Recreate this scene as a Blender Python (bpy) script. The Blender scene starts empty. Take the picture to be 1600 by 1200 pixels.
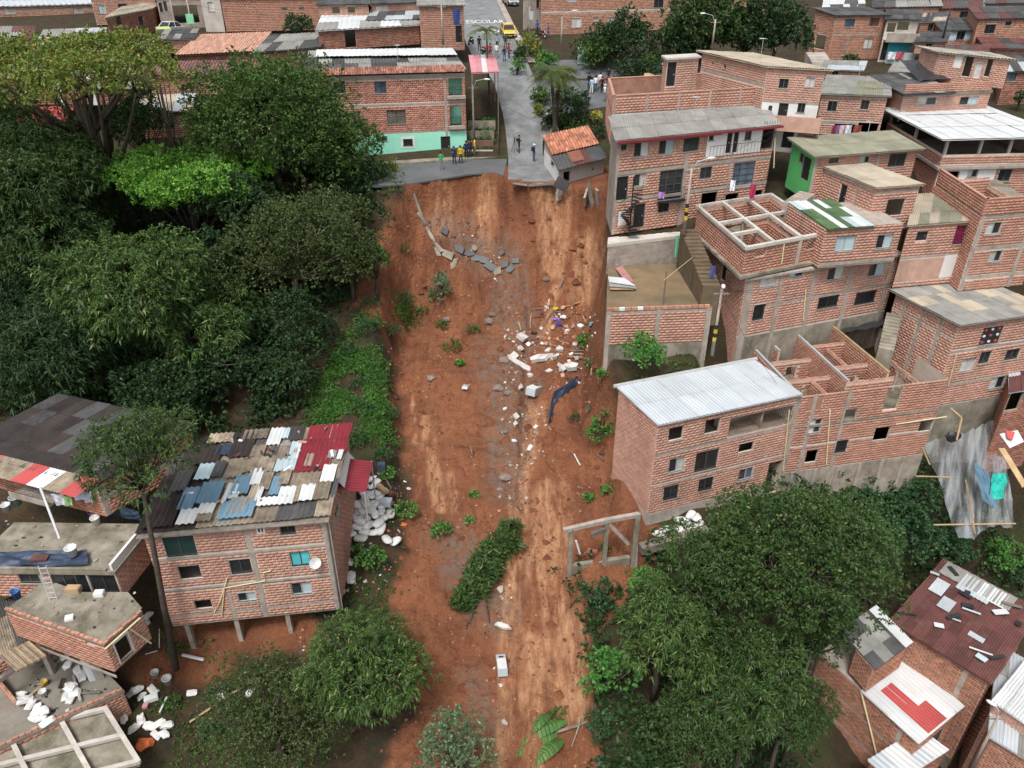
import bpy, bmesh, math, random
import numpy as np
from mathutils import Vector, Matrix
random.seed(7); RNG = np.random.default_rng(11)
SC = bpy.context.scene
COL = SC.collection

# ---------------------------------------------------------------- camera, light, exposure
CAM_H, PITCH, FPX = 20.0, math.radians(31), 1200.0
cd = bpy.data.cameras.new('camera'); cam = bpy.data.objects.new('camera', cd); COL.objects.link(cam)
cam.location = (0, 0, CAM_H); cam.rotation_euler = (math.pi/2 - PITCH, 0, 0)
cd.sensor_width = 36; cd.lens = FPX/1600*36; cd.clip_end = 3000; cd.clip_start = .5
SC.camera = cam
world = bpy.data.worlds.new('World'); SC.world = world; world.use_nodes = True
wn = world.node_tree; wn.nodes.clear()
sky = wn.nodes.new('ShaderNodeTexSky'); sky.sky_type = 'NISHITA'; sky.sun_disc = False
SUN_EL, SUN_AZ = math.radians(62), math.radians(200)      # azimuth clockwise from +Y
sky.sun_elevation = SUN_EL; sky.sun_rotation = SUN_AZ; sky.air_density = 1.0; sky.dust_density = 4.0; sky.ozone_density = .6
bw = wn.nodes.new('ShaderNodeRGBToBW'); mx = wn.nodes.new('ShaderNodeMixRGB'); mx.inputs[0].default_value = .8
bg = wn.nodes.new('ShaderNodeBackground'); bg.inputs[1].default_value = .122
wo = wn.nodes.new('ShaderNodeOutputWorld')
wn.links.new(sky.outputs[0], bw.inputs[0]); wn.links.new(sky.outputs[0], mx.inputs[1]); wn.links.new(bw.outputs[0], mx.inputs[2])
wn.links.new(mx.outputs[0], bg.inputs[0]); wn.links.new(bg.outputs[0], wo.inputs[0])
ld = bpy.data.lights.new('sun', 'SUN'); ld.energy = 1.4; ld.angle = math.radians(14); ld.color = (1, .97, .93)
lo = bpy.data.objects.new('sun', ld); COL.objects.link(lo)
sd = Vector((math.sin(SUN_AZ)*math.cos(SUN_EL), math.cos(SUN_AZ)*math.cos(SUN_EL), math.sin(SUN_EL)))
lo.rotation_euler = sd.to_track_quat('Z', 'Y').to_euler(); lo.location = (0, 0, 80)
SC.view_settings.view_transform = 'Standard'; SC.view_settings.look = 'None'
SC.view_settings.gamma = 1; SC.view_settings.use_curve_mapping = False; SC.view_settings.exposure = 1.02
SC.cycles.max_bounces = 5; SC.cycles.diffuse_bounces = 3; SC.cycles.transparent_max_bounces = 6

# ---------------------------------------------------------------- photograph pixel -> place
FW = np.array([0, math.cos(PITCH), -math.sin(PITCH)]); UP = np.array([0, math.sin(PITCH), math.cos(PITCH)])
CP = np.array([0, 0, CAM_H])
def ray(x, y): return FW*FPX + np.array([x-800., 0, 0]) + UP*(600.-y)
def atZ(x, y, z): d = ray(x, y); return CP + d*(z-CAM_H)/d[2]
def atY(x, y, Y): d = ray(x, y); return CP + d*Y/d[1]
def atD(x, y, D): return CP + ray(x, y)*D/FPX
def atPlane(x, y, p, n):
    d = ray(x, y); return CP + d*(np.dot(np.array(p)-CP, n)/np.dot(d, n))
def proj(P):
    q = np.asarray(P, float) - CP; d = q @ FW
    return 800+FPX*q[..., 0]/d, 600-FPX*(q @ UP)/d
def depth_of(P): return float((np.asarray(P)-CP) @ FW)

# ---------------------------------------------------------------- noise
def _h(i, j, s):
    n = (i.astype(np.int64)*374761393 + j.astype(np.int64)*668265263 + s*974711) & 0x7fffffff
    n = ((n ^ (n >> 13))*1274126177) & 0x7fffffff
    return ((n ^ (n >> 16)) & 0xffff)/65535.0
def vnoise(x, y, s=0):
    x = np.asarray(x, float); y = np.asarray(y, float)
    i = np.floor(x); j = np.floor(y); a = x-i; b = y-j
    a = a*a*(3-2*a); b = b*b*(3-2*b)
    return (_h(i, j, s)*(1-a)+_h(i+1, j, s)*a)*(1-b) + (_h(i, j+1, s)*(1-a)+_h(i+1, j+1, s)*a)*b
def fbm(x, y, o=4, s=0):
    t = 0; A = .5; n = 0
    for k in range(o): t = t+A*vnoise(x*2**k+17.3*k, y*2**k-9.1*k, s+k); n += A; A *= .5
    return t/n - .5
def sst(a, b, x): t = np.clip((x-a)/(b-a), 0, 1); return t*t*(3-2*t)

# ---------------------------------------------------------------- terrain height
XL = ([15, 22, 30, 36, 45, 55, 64, 70, 76], [-7, -7, -7.6, -8.2, -9.2, -10.3, -10, -9.9, -11])
XR = ([15, 22, 28, 32, 36, 39, 44, 47, 55, 64, 72, 76], [4.6, 4.6, 4.3, 3.8, 5.5, 8.2, 7.6, 6.3, 7.2, 8.6, 9.2, 9.3])
RIM = ([-30, -12, -9, -6, -3.5, -1.6, -.9, -.3, 1.5, 4.1, 5.2, 9], [66.5, 67, 67.8, 69.6, 71, 71.3, 70.6, 68.9, 68.2, 68.5, 67.4, 67])
def gz(x, y, fine=False):
    x = np.asarray(x, float); y = np.asarray(y, float)
    far = np.interp(y, [76, 85, 92, 100, 110, 130, 160, 260, 400, 800], [0, 2.5, 4.8, 6.3, 7, 8, 9.5, 12, 22, 60])
    left = np.interp(y, [5, 20, 25, 30, 35, 40, 45, 50, 60, 65, 68, 73, 76], [-24, -20, -19.3, -18.7, -16.2, -13.6, -11.6, -10, -6.0, -2.2, -.1, 0, 0])
    left = left - np.clip(-x-28, 0, 60)*.04*sst(70, 40, y)
    cen = np.interp(y, [5, 20, 25, 30, 35, 40, 45, 50, 60, 64, 67, 73, 76], [-24, -19.6, -18.3, -16.9, -15, -13.2, -11.6, -10, -6, -2.6, 0, 0, 0])
    yy = y-np.clip(x-15, -3, 26)*.33
    deep = np.interp(yy, [5, 20, 25, 30, 33, 35, 37, 38.5, 40, 41, 43, 46, 47.6, 50, 53, 56, 60, 75, 100], [-34, -32, -31, -29.6, -28.6, -27.6, -25, -20.5, -16.5, -14.6, -13.5, -12, -9.5, -5.5, -3, -.5, .5, 2, 6.3])
    deep2 = np.interp(yy, [5, 25, 30, 34, 36.5, 38.5, 40, 41, 43, 46], [-34, -31.5, -30, -28.5, -27, -22.5, -18.5, -14.6, -13.5, -10.5]); deep = np.where(yy < 46, deep+(deep2-deep)*sst(21, 27, x), deep)
    flat = np.interp(y-np.clip(x-7.5, 0, 6)*.25*sst(50, 54, y), [5, 20, 25, 30, 35, 38, 41, 43, 46, 49, 55.3, 55.9, 60, 76], [-24, -19.6, -18.6, -17.2, -15.6, -14.8, -13, -10.5, -6.6, -5.6, -3.6, -.5, 0, 0])
    k = sst(7, 15, x)*sst(44, 39, y)+sst(12.6, 14.6, x)*sst(39, 44, y); right = flat*(1-k)+deep*k
    right = np.where(y > 76, np.maximum(far, right), right)
    right = right + sst(18, 34, x)*sst(52, 62, y)*2.2*(1-sst(84, 100, y))
    xl = np.interp(y, *XL); xr = np.interp(y, *XR)
    wob = fbm(x*.35, y*.35, 3, 5)*2.2
    kl = sst(xl-3, xl+1, x); base = left*(1-kl)+cen*kl
    kr = sst(xr-.7, xr+.9, x+wob*.3); base = base*(1-kr)+right*kr
    base = np.where(y > 76, np.where(x > xr, right, far), base)
    rim = np.interp(x, *RIM)+fbm(x*.9, y*0+3, 3, 9)*1.3
    inx = sst(xl-.8, xl+1.2, x+wob*.6)*(1-sst(xr-1.6, xr-.2, x+wob*.4))
    dep = np.interp(y, [5, 20, 29, 35, 45, 55, 60, 64, 67, 80], [.4, .5, .8, 1.2, 2.0, 3.4, 4.8, 5.6, 5.5, 5])
    sc = np.interp(rim-y, [-.05, .25, 1.2, 3.5, 6], [0, .3, .6, .9, 1])
    z = base - dep*inx*sc*np.where(y < rim+1, 1, 0)
    if fine:
        am = inx*sst(-.2, 2.5, rim-y)
        z = z + am*(fbm(x*.55, y*.16, 4, 21)*.75 + fbm(x*1.3, y*1.1, 4, 31)*.6 + np.abs(fbm(x*.45, y*1.0, 3, 77))*.7 + np.abs(fbm(x*2.4, y*2.0, 4, 41))*.55)
        z = z + am*sst(57, 65, y)*np.abs(fbm(x*1.0, y*.22, 4, 91))*1.5 - am*.5*np.exp(-((x-(.6+.05*(y-40)+1.5*fbm(x*0, y*.14, 2, 12)))/.55)**2)*sst(66, 56, y)
        z = z + am*.35*np.exp(-((x-.35-.03*(50-y)+fbm(x*0, y*.3, 2, 8)*1.6)/.8)**2)*sst(56, 48, y)
        z = z + (1-inx)*np.where(y < 71, 1, 0)*(fbm(x*.5, y*.5, 4, 51)*.6)
    return z
def gzf(x, y): return float(gz(x, y, True))
def atG(px, py, off=0.0):
    d = ray(px, py); lo_, hi = 20.0, 60.0; t0 = .012; prev = t0
    t = t0
    while t < .3:
        p = CP+d*t
        if p[2] < gz(p[0], p[1], True)+off: break
        prev = t; t += .0004
    a, b = prev, t
    for _ in range(14):
        m = (a+b)/2; p = CP+d*m
        if p[2] < gz(p[0], p[1], True)+off: b = m
        else: a = m
    return CP+d*b

# ---------------------------------------------------------------- materials
MATS = {}
def M(name, c1, c2=None, scale=1.2, rough=.85, rnd=.12, rmix=False, stain=None, stain_amt=.5, stain_scale=.6, bump=0, bscale=18, spec=.25, metal=0, streak=False, attr=None):
    if name in MATS: return MATS[name]
    m = bpy.data.materials.new(name); m.use_nodes = True; MATS[name] = m
    nt = m.node_tree; N = nt.nodes; L = nt.links; bs = N['Principled BSDF']
    bs.inputs['Roughness'].default_value = rough; bs.inputs['Specular IOR Level'].default_value = spec; bs.inputs['Metallic'].default_value = metal
    c2 = c2 or tuple(v*.72 for v in c1)
    geo = N.new('ShaderNodeNewGeometry'); oi = N.new('ShaderNodeObjectInfo')
    add = N.new('ShaderNodeMath'); add.operation = 'ADD'; L.new(geo.outputs['Random Per Island'], add.inputs[0]); L.new(oi.outputs['Random'], add.inputs[1])
    fr = N.new('ShaderNodeMath'); fr.operation = 'FRACT'; L.new(add.outputs[0], fr.inputs[0])
    n1 = N.new('ShaderNodeTexNoise'); n1.inputs['Scale'].default_value = scale; n1.inputs['Detail'].default_value = 7; n1.inputs['Roughness'].default_value = .62
    if streak:
        mp = N.new('ShaderNodeMapping'); mp.inputs['Scale'].default_value = (1, 1, .18); L.new(geo.outputs['Position'], mp.inputs[0]); L.new(mp.outputs[0], n1.inputs['Vector'])
    else: L.new(geo.outputs['Position'], n1.inputs['Vector'])
    mr = N.new('ShaderNodeMapRange'); mr.inputs[1].default_value = .32; mr.inputs[2].default_value = .68; L.new(n1.outputs['Fac'], mr.inputs[0])
    mix = N.new('ShaderNodeMixRGB'); mix.inputs[1].default_value = (*c1, 1); mix.inputs[2].default_value = (*c2, 1)
    if rmix:
        bl = N.new('ShaderNodeMixRGB'); bl.inputs[0].default_value = .3; L.new(fr.outputs[0], bl.inputs[1]); L.new(mr.outputs[0], bl.inputs[2]); L.new(bl.outputs[0], mix.inputs[0])
    else: L.new(mr.outputs[0], mix.inputs[0])
    col = mix.outputs[0]
    vr = N.new('ShaderNodeMapRange'); vr.inputs[3].default_value = 1-rnd; vr.inputs[4].default_value = 1+rnd
    f2 = N.new('ShaderNodeMath'); f2.operation = 'MULTIPLY_ADD'; f2.inputs[1].default_value = 7.31; f2.inputs[2].default_value = .37; L.new(fr.outputs[0], f2.inputs[0])
    f3 = N.new('ShaderNodeMath'); f3.operation = 'FRACT'; L.new(f2.outputs[0], f3.inputs[0]); L.new(f3.outputs[0], vr.inputs[0])
    mu = N.new('ShaderNodeMixRGB'); mu.blend_type = 'MULTIPLY'; mu.inputs[0].default_value = 1; L.new(col, mu.inputs[1]); L.new(vr.outputs[0], mu.inputs[2]); col = mu.outputs[0]
    if stain:
        n2 = N.new('ShaderNodeTexNoise'); n2.inputs['Scale'].default_value = stain_scale; n2.inputs['Detail'].default_value = 9; n2.inputs['Roughness'].default_value = .7
        mp2 = N.new('ShaderNodeMapping'); mp2.inputs['Scale'].default_value = (1, 1, .45); mp2.inputs['Location'].default_value = (31, 7, 3)
        L.new(geo.outputs['Position'], mp2.inputs[0]); L.new(mp2.outputs[0], n2.inputs['Vector'])
        m2 = N.new('ShaderNodeMapRange'); m2.inputs[1].default_value = .5; m2.inputs[2].default_value = .72; m2.inputs[4].default_value = stain_amt; L.new(n2.outputs['Fac'], m2.inputs[0])
        mx2 = N.new('ShaderNodeMixRGB'); mx2.inputs[2].default_value = (*stain, 1); L.new(m2.outputs[0], mx2.inputs[0]); L.new(col, mx2.inputs[1]); col = mx2.outputs[0]
    if name.startswith('brick_'):
        n4 = N.new('ShaderNodeTexNoise'); n4.inputs['Scale'].default_value = 1.3; n4.inputs['Detail'].default_value = 8; n4.inputs['Roughness'].default_value = .7; L.new(geo.outputs['Position'], n4.inputs['Vector'])
        m4 = N.new('ShaderNodeMapRange'); m4.inputs[1].default_value = .56; m4.inputs[2].default_value = .70; m4.inputs[4].default_value = .6; L.new(n4.outputs['Fac'], m4.inputs[0])
        x4 = N.new('ShaderNodeMixRGB'); x4.inputs[2].default_value = (.46, .35, .285, 1); L.new(m4.outputs[0], x4.inputs[0]); L.new(col, x4.inputs[1]); col = x4.outputs[0]
    L.new(col, bs.inputs['Base Color'])
    if bump:
        n3 = N.new('ShaderNodeTexNoise'); n3.inputs['Scale'].default_value = bscale; n3.inputs['Detail'].default_value = 5; L.new(geo.outputs['Position'], n3.inputs['Vector'])
        bp = N.new('ShaderNodeBump'); bp.inputs['Strength'].default_value = bump; bp.inputs['Distance'].default_value = .1; L.new(n3.outputs['Fac'], bp.inputs['Height']); L.new(bp.outputs[0], bs.inputs['Normal'])
    return m
def leafmat(name, c1, c2, c3=None, rough=.55, nscale=.5):
    if name in MATS: return MATS[name]
    m = bpy.data.materials.new(name); m.use_nodes = True; MATS[name] = m
    nt = m.node_tree; N = nt.nodes; L = nt.links; bs = N['Principled BSDF']; out = N['Material Output']
    bs.inputs['Roughness'].default_value = rough; bs.inputs['Specular IOR Level'].default_value = .3
    geo = N.new('ShaderNodeNewGeometry'); oi = N.new('ShaderNodeObjectInfo')
    n1 = N.new('ShaderNodeTexNoise'); n1.inputs['Scale'].default_value = nscale; n1.inputs['Detail'].default_value = 4; L.new(geo.outputs['Position'], n1.inputs['Vector'])
    mr = N.new('ShaderNodeMapRange'); mr.inputs[1].default_value = .35; mr.inputs[2].default_value = .65; L.new(n1.outputs['Fac'], mr.inputs[0])
    av = N.new('ShaderNodeMixRGB'); av.inputs[0].default_value = .5; L.new(geo.outputs['Random Per Island'], av.inputs[1]); L.new(mr.outputs[0], av.inputs[2])
    mix = N.new('ShaderNodeMixRGB'); mix.inputs[1].default_value = (*c1, 1); mix.inputs[2].default_value = (*c2, 1); L.new(av.outputs[0], mix.inputs[0])
    col = mix.outputs[0]
    if c3:
        gt = N.new('ShaderNodeMath'); gt.operation = 'GREATER_THAN'; gt.inputs[1].default_value = .93; L.new(geo.outputs['Random Per Island'], gt.inputs[0])
        m3 = N.new('ShaderNodeMixRGB'); m3.inputs[2].default_value = (*c3, 1); L.new(gt.outputs[0], m3.inputs[0]); L.new(col, m3.inputs[1]); col = m3.outputs[0]
    L.new(col, bs.inputs['Base Color'])
    tr = N.new('ShaderNodeBsdfTranslucent'); L.new(col, tr.inputs[0]); ms = N.new('ShaderNodeMixShader'); ms.inputs[0].default_value = .22
    L.new(bs.outputs[0], ms.inputs[1]); L.new(tr.outputs[0], ms.inputs[2]); L.new(ms.outputs[0], out.inputs[0])
    return m

# ---------------------------------------------------------------- objects
WL = {}
def reg(o, loc): WL[o] = Vector(loc); return o
def tag(o, label=None, cat=None, group=None, kind=None):
    if label: o['label'] = label
    if cat: o['category'] = cat
    if group: o['group'] = group
    if kind: o['kind'] = kind
    return o
def thing(name, label, cat, loc, group=None):
    o = bpy.data.objects.new(name, None); COL.objects.link(o); o.location = loc; o.empty_display_size = .3
    reg(o, loc); return tag(o, label, cat, group)
def link(name, me, parent=None, loc=None):
    o = bpy.data.objects.new(name, me); COL.objects.link(o)
    if parent is not None: o.parent = parent; reg(o, WL[parent])
    if loc is not None: o.location = loc; reg(o, loc)
    return o
def npmesh(name, V, Fq, mats, mi=None, smooth=False):
    """V (n,3); Fq (m,k) all faces with k corners"""
    me = bpy.data.meshes.new(name); V = np.asarray(V, np.float32); Fq = np.asarray(Fq, np.int32); m, k = Fq.shape
    me.vertices.add(len(V)); me.vertices.foreach_set('co', V.ravel())
    me.loops.add(m*k); me.loops.foreach_set('vertex_index', Fq.ravel())
    me.polygons.add(m); me.polygons.foreach_set('loop_start', np.arange(0, m*k, k, dtype=np.int32)); me.polygons.foreach_set('loop_total', np.full(m, k, np.int32))
    for x in mats: me.materials.append(x)
    if mi is not None: me.polygons.foreach_set('material_index', np.asarray(mi, np.int32))
    if smooth: me.polygons.foreach_set('use_smooth', np.ones(m, bool))
    me.update(calc_edges=True); return me
class MB:
    def __init__(s): s.v = []; s.f = []; s.m = []
    def add(s, vs, fs, m=0):
        b = len(s.v); s.v += [tuple(map(float, q)) for q in vs]; s.f += [tuple(i+b for i in f) for f in fs]; s.m += [m]*len(fs)
    def quad(s, a, b, c, d, m=0): s.add([a, b, c, d], [(0, 1, 2, 3)], m)
    def obox(s, o, a, b, c, m=0):
        o, a, b, c = map(np.array, (o, a, b, c))
        s.add([o, o+a, o+a+b, o+b, o+c, o+a+c, o+a+b+c, o+b+c], [(0, 3, 2, 1), (4, 5, 6, 7), (0, 1, 5, 4), (1, 2, 6, 5), (2, 3, 7, 6), (3, 0, 4, 7)], m)
    def box(s, x0, y0, z0, x1, y1, z1, m=0): s.obox((x0, y0, z0), (x1-x0, 0, 0), (0, y1-y0, 0), (0, 0, z1-z0), m)
    def cbox(s, c, sx, sy, sz, rot=None, m=0):
        R = np.array(rot.to_3x3()) if rot is not None else np.eye(3); c = np.array(c, float)
        a, b, d = R @ np.array([sx, 0, 0]), R @ np.array([0, sy, 0]), R @ np.array([0, 0, sz]); s.obox(c-(a+b+d)/2, a, b, d, m)
    def tube(s, pts, r, n=6, m=0, cap=True):
        pts = [np.array(p, float) for p in pts]; rs = r if isinstance(r, (list, tuple)) else [r]*len(pts); rings = []
        for i, p in enumerate(pts):
            t = pts[min(i+1, len(pts)-1)]-pts[max(i-1, 0)]; t = t/(np.linalg.norm(t)+1e-9)
            h = np.array([0, 0, 1.]) if abs(t[2]) < .9 else np.array([1., 0, 0]); a = np.cross(t, h); a /= np.linalg.norm(a); b = np.cross(t, a)
            rings.append([p+rs[i]*(a*math.cos(q)+b*math.sin(q)) for q in [2*math.pi*k/n for k in range(n)]])
        vs = [q for R in rings for q in R]; fs = []
        for i in range(len(pts)-1):
            for k in range(n): fs.append((i*n+k, i*n+(k+1) % n, (i+1)*n+(k+1) % n, (i+1)*n+k))
        if cap: fs += [tuple(range(n-1, -1, -1)), tuple((len(pts)-1)*n+k for k in range(n))]
        s.add(vs, fs, m)
    def prism(s, poly, z0, z1, m=0):
        n = len(poly); vs = [(p[0], p[1], z0) for p in poly]+[(p[0], p[1], z1) for p in poly]
        s.add(vs, [tuple(range(n-1, -1, -1)), tuple(range(n, 2*n))]+[(i, (i+1) % n, n+(i+1) % n, n+i) for i in range(n)], m)
    def slabq(s, P, t, m=0):
        P = [np.array(p, float) for p in P]; nn = np.cross(P[1]-P[0], P[-1]-P[0]); nn /= np.linalg.norm(nn); n = len(P)
        vs = [p for p in P]+[p-nn*t for p in P]
        s.add(vs, [tuple(range(n)), tuple(range(2*n-1, n-1, -1))]+[(i, n+i, n+(i+1) % n, (i+1) % n) for i in range(n)], m)
    def blob(s, c, rx, ry, rz, seed=0, rough=.25, sub=1, m=0, rot=None):
        bm = bmesh.new(); bmesh.ops.create_icosphere(bm, subdivisions=sub, radius=1); r = random.Random(seed); c = np.array(c, float)
        R = np.array(rot.to_3x3()) if rot is not None else np.eye(3)
        vs = [c+R @ (np.array(v.co)*(1+r.uniform(-rough, rough))*np.array([rx, ry, rz])) for v in bm.verts]
        fs = [tuple(v.index for v in f.verts) for f in bm.faces]; bm.free(); s.add(vs, fs, m)
    def build(s, name, mats, parent=None, smooth=False, loc=None):
        if not isinstance(mats, (list, tuple)): mats = [mats]
        if parent is not None: o = WL[parent]
        elif loc is not None: o = Vector(loc)
        else:
            V = np.array(s.v); o = Vector(((V[:, 0].min()+V[:, 0].max())/2, (V[:, 1].min()+V[:, 1].max())/2, V[:, 2].min()))
        me = bpy.data.meshes.new(name); me.from_pydata([(a-o[0], b-o[1], c-o[2]) for a, b, c in s.v], [], s.f)
        for x in mats: me.materials.append(x)
        if len(mats) > 1: me.polygons.foreach_set('material_index', s.m)
        if smooth: me.polygons.foreach_set('use_smooth', [True]*len(s.f))
        me.update()
        return link(name, me, parent) if parent is not None else link(name, me, None, o)

# palette -------------------------------------------------------
BR = {}
def brickmat(key, c1, c2, rnd=.22):
    BR[key] = M('brick_'+key, c1, c2, scale=.9, rough=.9, rnd=rnd, rmix=True, stain=(.13, .085, .065), stain_amt=.5, stain_scale=.75)
brickmat('pink', (.47, .262, .195), (.40, .212, .158), .12)
brickmat('red', (.43, .22, .155), (.34, .162, .115), .14)
brickmat('orange', (.42, .205, .13), (.29, .125, .08))
brickmat('old', (.35, .155, .105), (.21, .09, .063), .3)
brickmat('far', (.42, .225, .16), (.32, .155, .11), .15)
MORT = M('mortar', (.60, .495, .42), (.47, .38, .32), scale=1.5, stain=(.15, .11, .085), stain_amt=.5, rough=.95)
MORTD = M('mortar_dirty', (.36, .27, .21), (.26, .19, .15), scale=1.5, stain=(.12, .09, .07), stain_amt=.6, rough=.95)
CONC = M('concrete', (.38, .33, .285), (.26, .22, .19), scale=1.8, stain=(.13, .11, .09), stain_amt=.65, stain_scale=1.1, bump=.15, rnd=.08)
CONCD = M('concrete_mossy', (.30, .27, .22), (.12, .105, .075), scale=.75, stain=(.05, .052, .03), stain_amt=.85, stain_scale=.7, bump=.2, rnd=.06)
CONCW = M('concrete_pale', (.5, .47, .43), (.36, .33, .29), scale=.8, stain=(.2, .17, .14), stain_amt=.5, bump=.1)
WHITE = M('white_paint', (.66, .66, .64), (.55, .55, .53), scale=.5, stain=(.4, .37, .33), stain_amt=.35, rough=.8, rnd=.04)
MINT = M('mint_paint', (.30, .68, .52), (.25, .60, .46), scale=.4, stain=(.25, .42, .34), stain_amt=.3, rough=.8, rnd=.03)
GREEN = M('green_paint', (.10, .42, .14), (.08, .34, .11), scale=.5, rough=.8, rnd=.03)
TURQ = M('turquoise_paint', (.06, .42, .50), (.05, .34, .42), rough=.7, rnd=.03)
LBLUE = M('pale_blue_paint', (.46, .58, .66), (.38, .48, .55), rough=.8, rnd=.05)
ZINC = M('zinc_sheet', (.50, .54, .57), (.42, .455, .48), scale=.5, rough=.42, metal=.2, rnd=.07, stain=(.42, .43, .42), stain_amt=.25, stain_scale=.9, spec=.4)
WZINC = M('white_sheet', (.55, .565, .57), (.45, .46, .465), scale=.5, rough=.5, rnd=.05, stain=(.42, .40, .36), stain_amt=.3)
FIBRE = M('fibre_cement_grey', (.27, .265, .245), (.19, .185, .17), scale=.8, rough=.92, rnd=.12, stain=(.10, .098, .085), stain_amt=.5)
FIBT = M('fibre_cement_tan', (.39, .34, .265), (.30, .26, .20), scale=.6, rough=.92, rnd=.09, stain=(.17, .145, .11), stain_amt=.4)
FIBG = M('fibre_cement_green', (.25, .245, .185), (.18, .18, .13), scale=.6, rough=.92, rnd=.1, stain=(.10, .095, .065), stain_amt=.5)
DARKR = M('dark_sheet', (.075, .075, .078), (.045, .043, .042), scale=.7, rough=.8, rnd=.3, stain=(.16, .15, .14), stain_amt=.4)
BLACKR = M('black_sheet', (.035, .028, .026), (.02, .017, .016), scale=.8, rough=.8, rnd=.3, stain=(.075, .05, .04), stain_amt=.5)
RUST = M('rusty_sheet', (.125, .048, .042), (.08, .034, .032), scale=.9, rough=.75, rnd=.22, stain=(.20, .125, .10), stain_amt=.4, stain_scale=1.2)
MAROON = M('maroon_sheet', (.21, .025, .035), (.15, .018, .026), scale=.7, rough=.5, rnd=.08, stain=(.09, .02, .022), stain_amt=.4)
REDR = M('red_sheet', (.42, .075, .07), (.33, .055, .055), scale=.6, rough=.6, rnd=.1, stain=(.2, .06, .05), stain_amt=.3)
BLUER = M('faded_blue_sheet', (.13, .23, .31), (.10, .18, .25), scale=.7, rough=.6, rnd=.15, stain=(.2, .26, .29), stain_amt=.4)
LTBL = M('pale_blue_sheet', (.40, .49, .52), (.30, .38, .41), scale=.7, rough=.6, rnd=.12)
TAN = M('weathered_tan_sheet', (.29, .24, .175), (.13, .105, .08), scale=1.8, rough=.92, rnd=.3, stain=(.06, .05, .04), stain_amt=.6, stain_scale=1.3)
TILE = M('clay_tile', (.42, .165, .10), (.24, .095, .062), scale=.8, rough=.9, rnd=.3, rmix=True, stain=(.10, .07, .055), stain_amt=.6)
TILED = M('clay_tile_dark', (.20, .10, .085), (.11, .06, .055), scale=.8, rough=.9, rnd=.3, rmix=True, stain=(.07, .05, .045), stain_amt=.6)
GLASS = M('dark_glass', (.018, .02, .022), (.03, .033, .036), rough=.12, spec=.5, rnd=.2)
GLASSB = M('bluish_glass', (.10, .14, .18), (.05, .07, .10), rough=.15, spec=.5, rnd=.3)
BACKB = M('rough_brick_back', (.38, .215, .155), (.26, .135, .095), scale=2.2, rough=.95, stain=(.12, .09, .07), stain_amt=.5)
CURT = M('pale_curtain', (.55, .54, .50), (.38, .38, .36), scale=3, rough=.9, rnd=.15)
TEALC = M('teal_curtain', (.10, .47, .50), (.07, .38, .42), scale=3, rough=.9, rnd=.1)
MAGC = M('magenta_curtain', (.42, .03, .14), (.22, .015, .07), scale=6, rough=.9, rnd=.1)
IRON = M('dark_iron', (.022, .022, .024), rough=.6, rnd=.1)
FRAME = M('window_frame_metal', (.10, .10, .10), (.06, .06, .06), rough=.5, rnd=.3)
ALU = M('window_frame_pale', (.42, .42, .42), (.33, .33, .33), rough=.45, rnd=.15)
WOOD = M('raw_timber', (.38, .27, .15), (.26, .18, .10), scale=2.5, rough=.85, rnd=.25, streak=True)
WOODG = M('grey_timber', (.22, .19, .16), (.13, .11, .095), scale=2.5, rough=.9, rnd=.3)
PVC = M('cream_pipe', (.66, .58, .36), (.54, .46, .28), rough=.5, rnd=.08)
PVCW = M('white_plastic', (.62, .63, .62), (.5, .51, .5), rough=.5, rnd=.08)
ASPH = M('asphalt', (.115, .118, .125), (.075, .078, .083), scale=.5, rough=.6, rnd=.06, stain=(.165, .165, .165), stain_amt=.6, stain_scale=.35, bump=.15, bscale=40)
ROADC = M('old_concrete_road', (.215, .22, .22), (.11, .115, .118), scale=.7, rough=.45, rnd=.06, stain=(.075, .08, .06), stain_amt=.8, stain_scale=.6, bump=.15, bscale=30)
TARP = M('black_tarp', (.018, .019, .022), (.035, .037, .042), scale=1.5, rough=.45, rnd=.1, spec=.4)
NAVY = M('navy_tarp', (.035, .055, .10), (.02, .03, .055), scale=1.5, rough=.5, rnd=.1, spec=.4)
BARK = M('bark', (.085, .065, .05), (.045, .036, .028), scale=4, rough=.95, rnd=.1, bump=.3)
BARKP = M('pale_bark', (.26, .22, .17), (.14, .12, .09), scale=3, rough=.95, rnd=.1)
MUDW = M('muddy_plaster', (.58, .57, .55), (.44, .42, .40), scale=1.5, rough=.9, rnd=.1, stain=(.24, .12, .065), stain_amt=.75, stain_scale=1.9)
SACK = M('white_sack', (.66, .66, .645), (.52, .52, .50), scale=3, rough=.75, rnd=.12, stain=(.42, .32, .25), stain_amt=.35, stain_scale=1.6, bump=.2)
DARKIN = M('dark_room', (.05, .042, .038), (.03, .026, .024), rough=.95)
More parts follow.
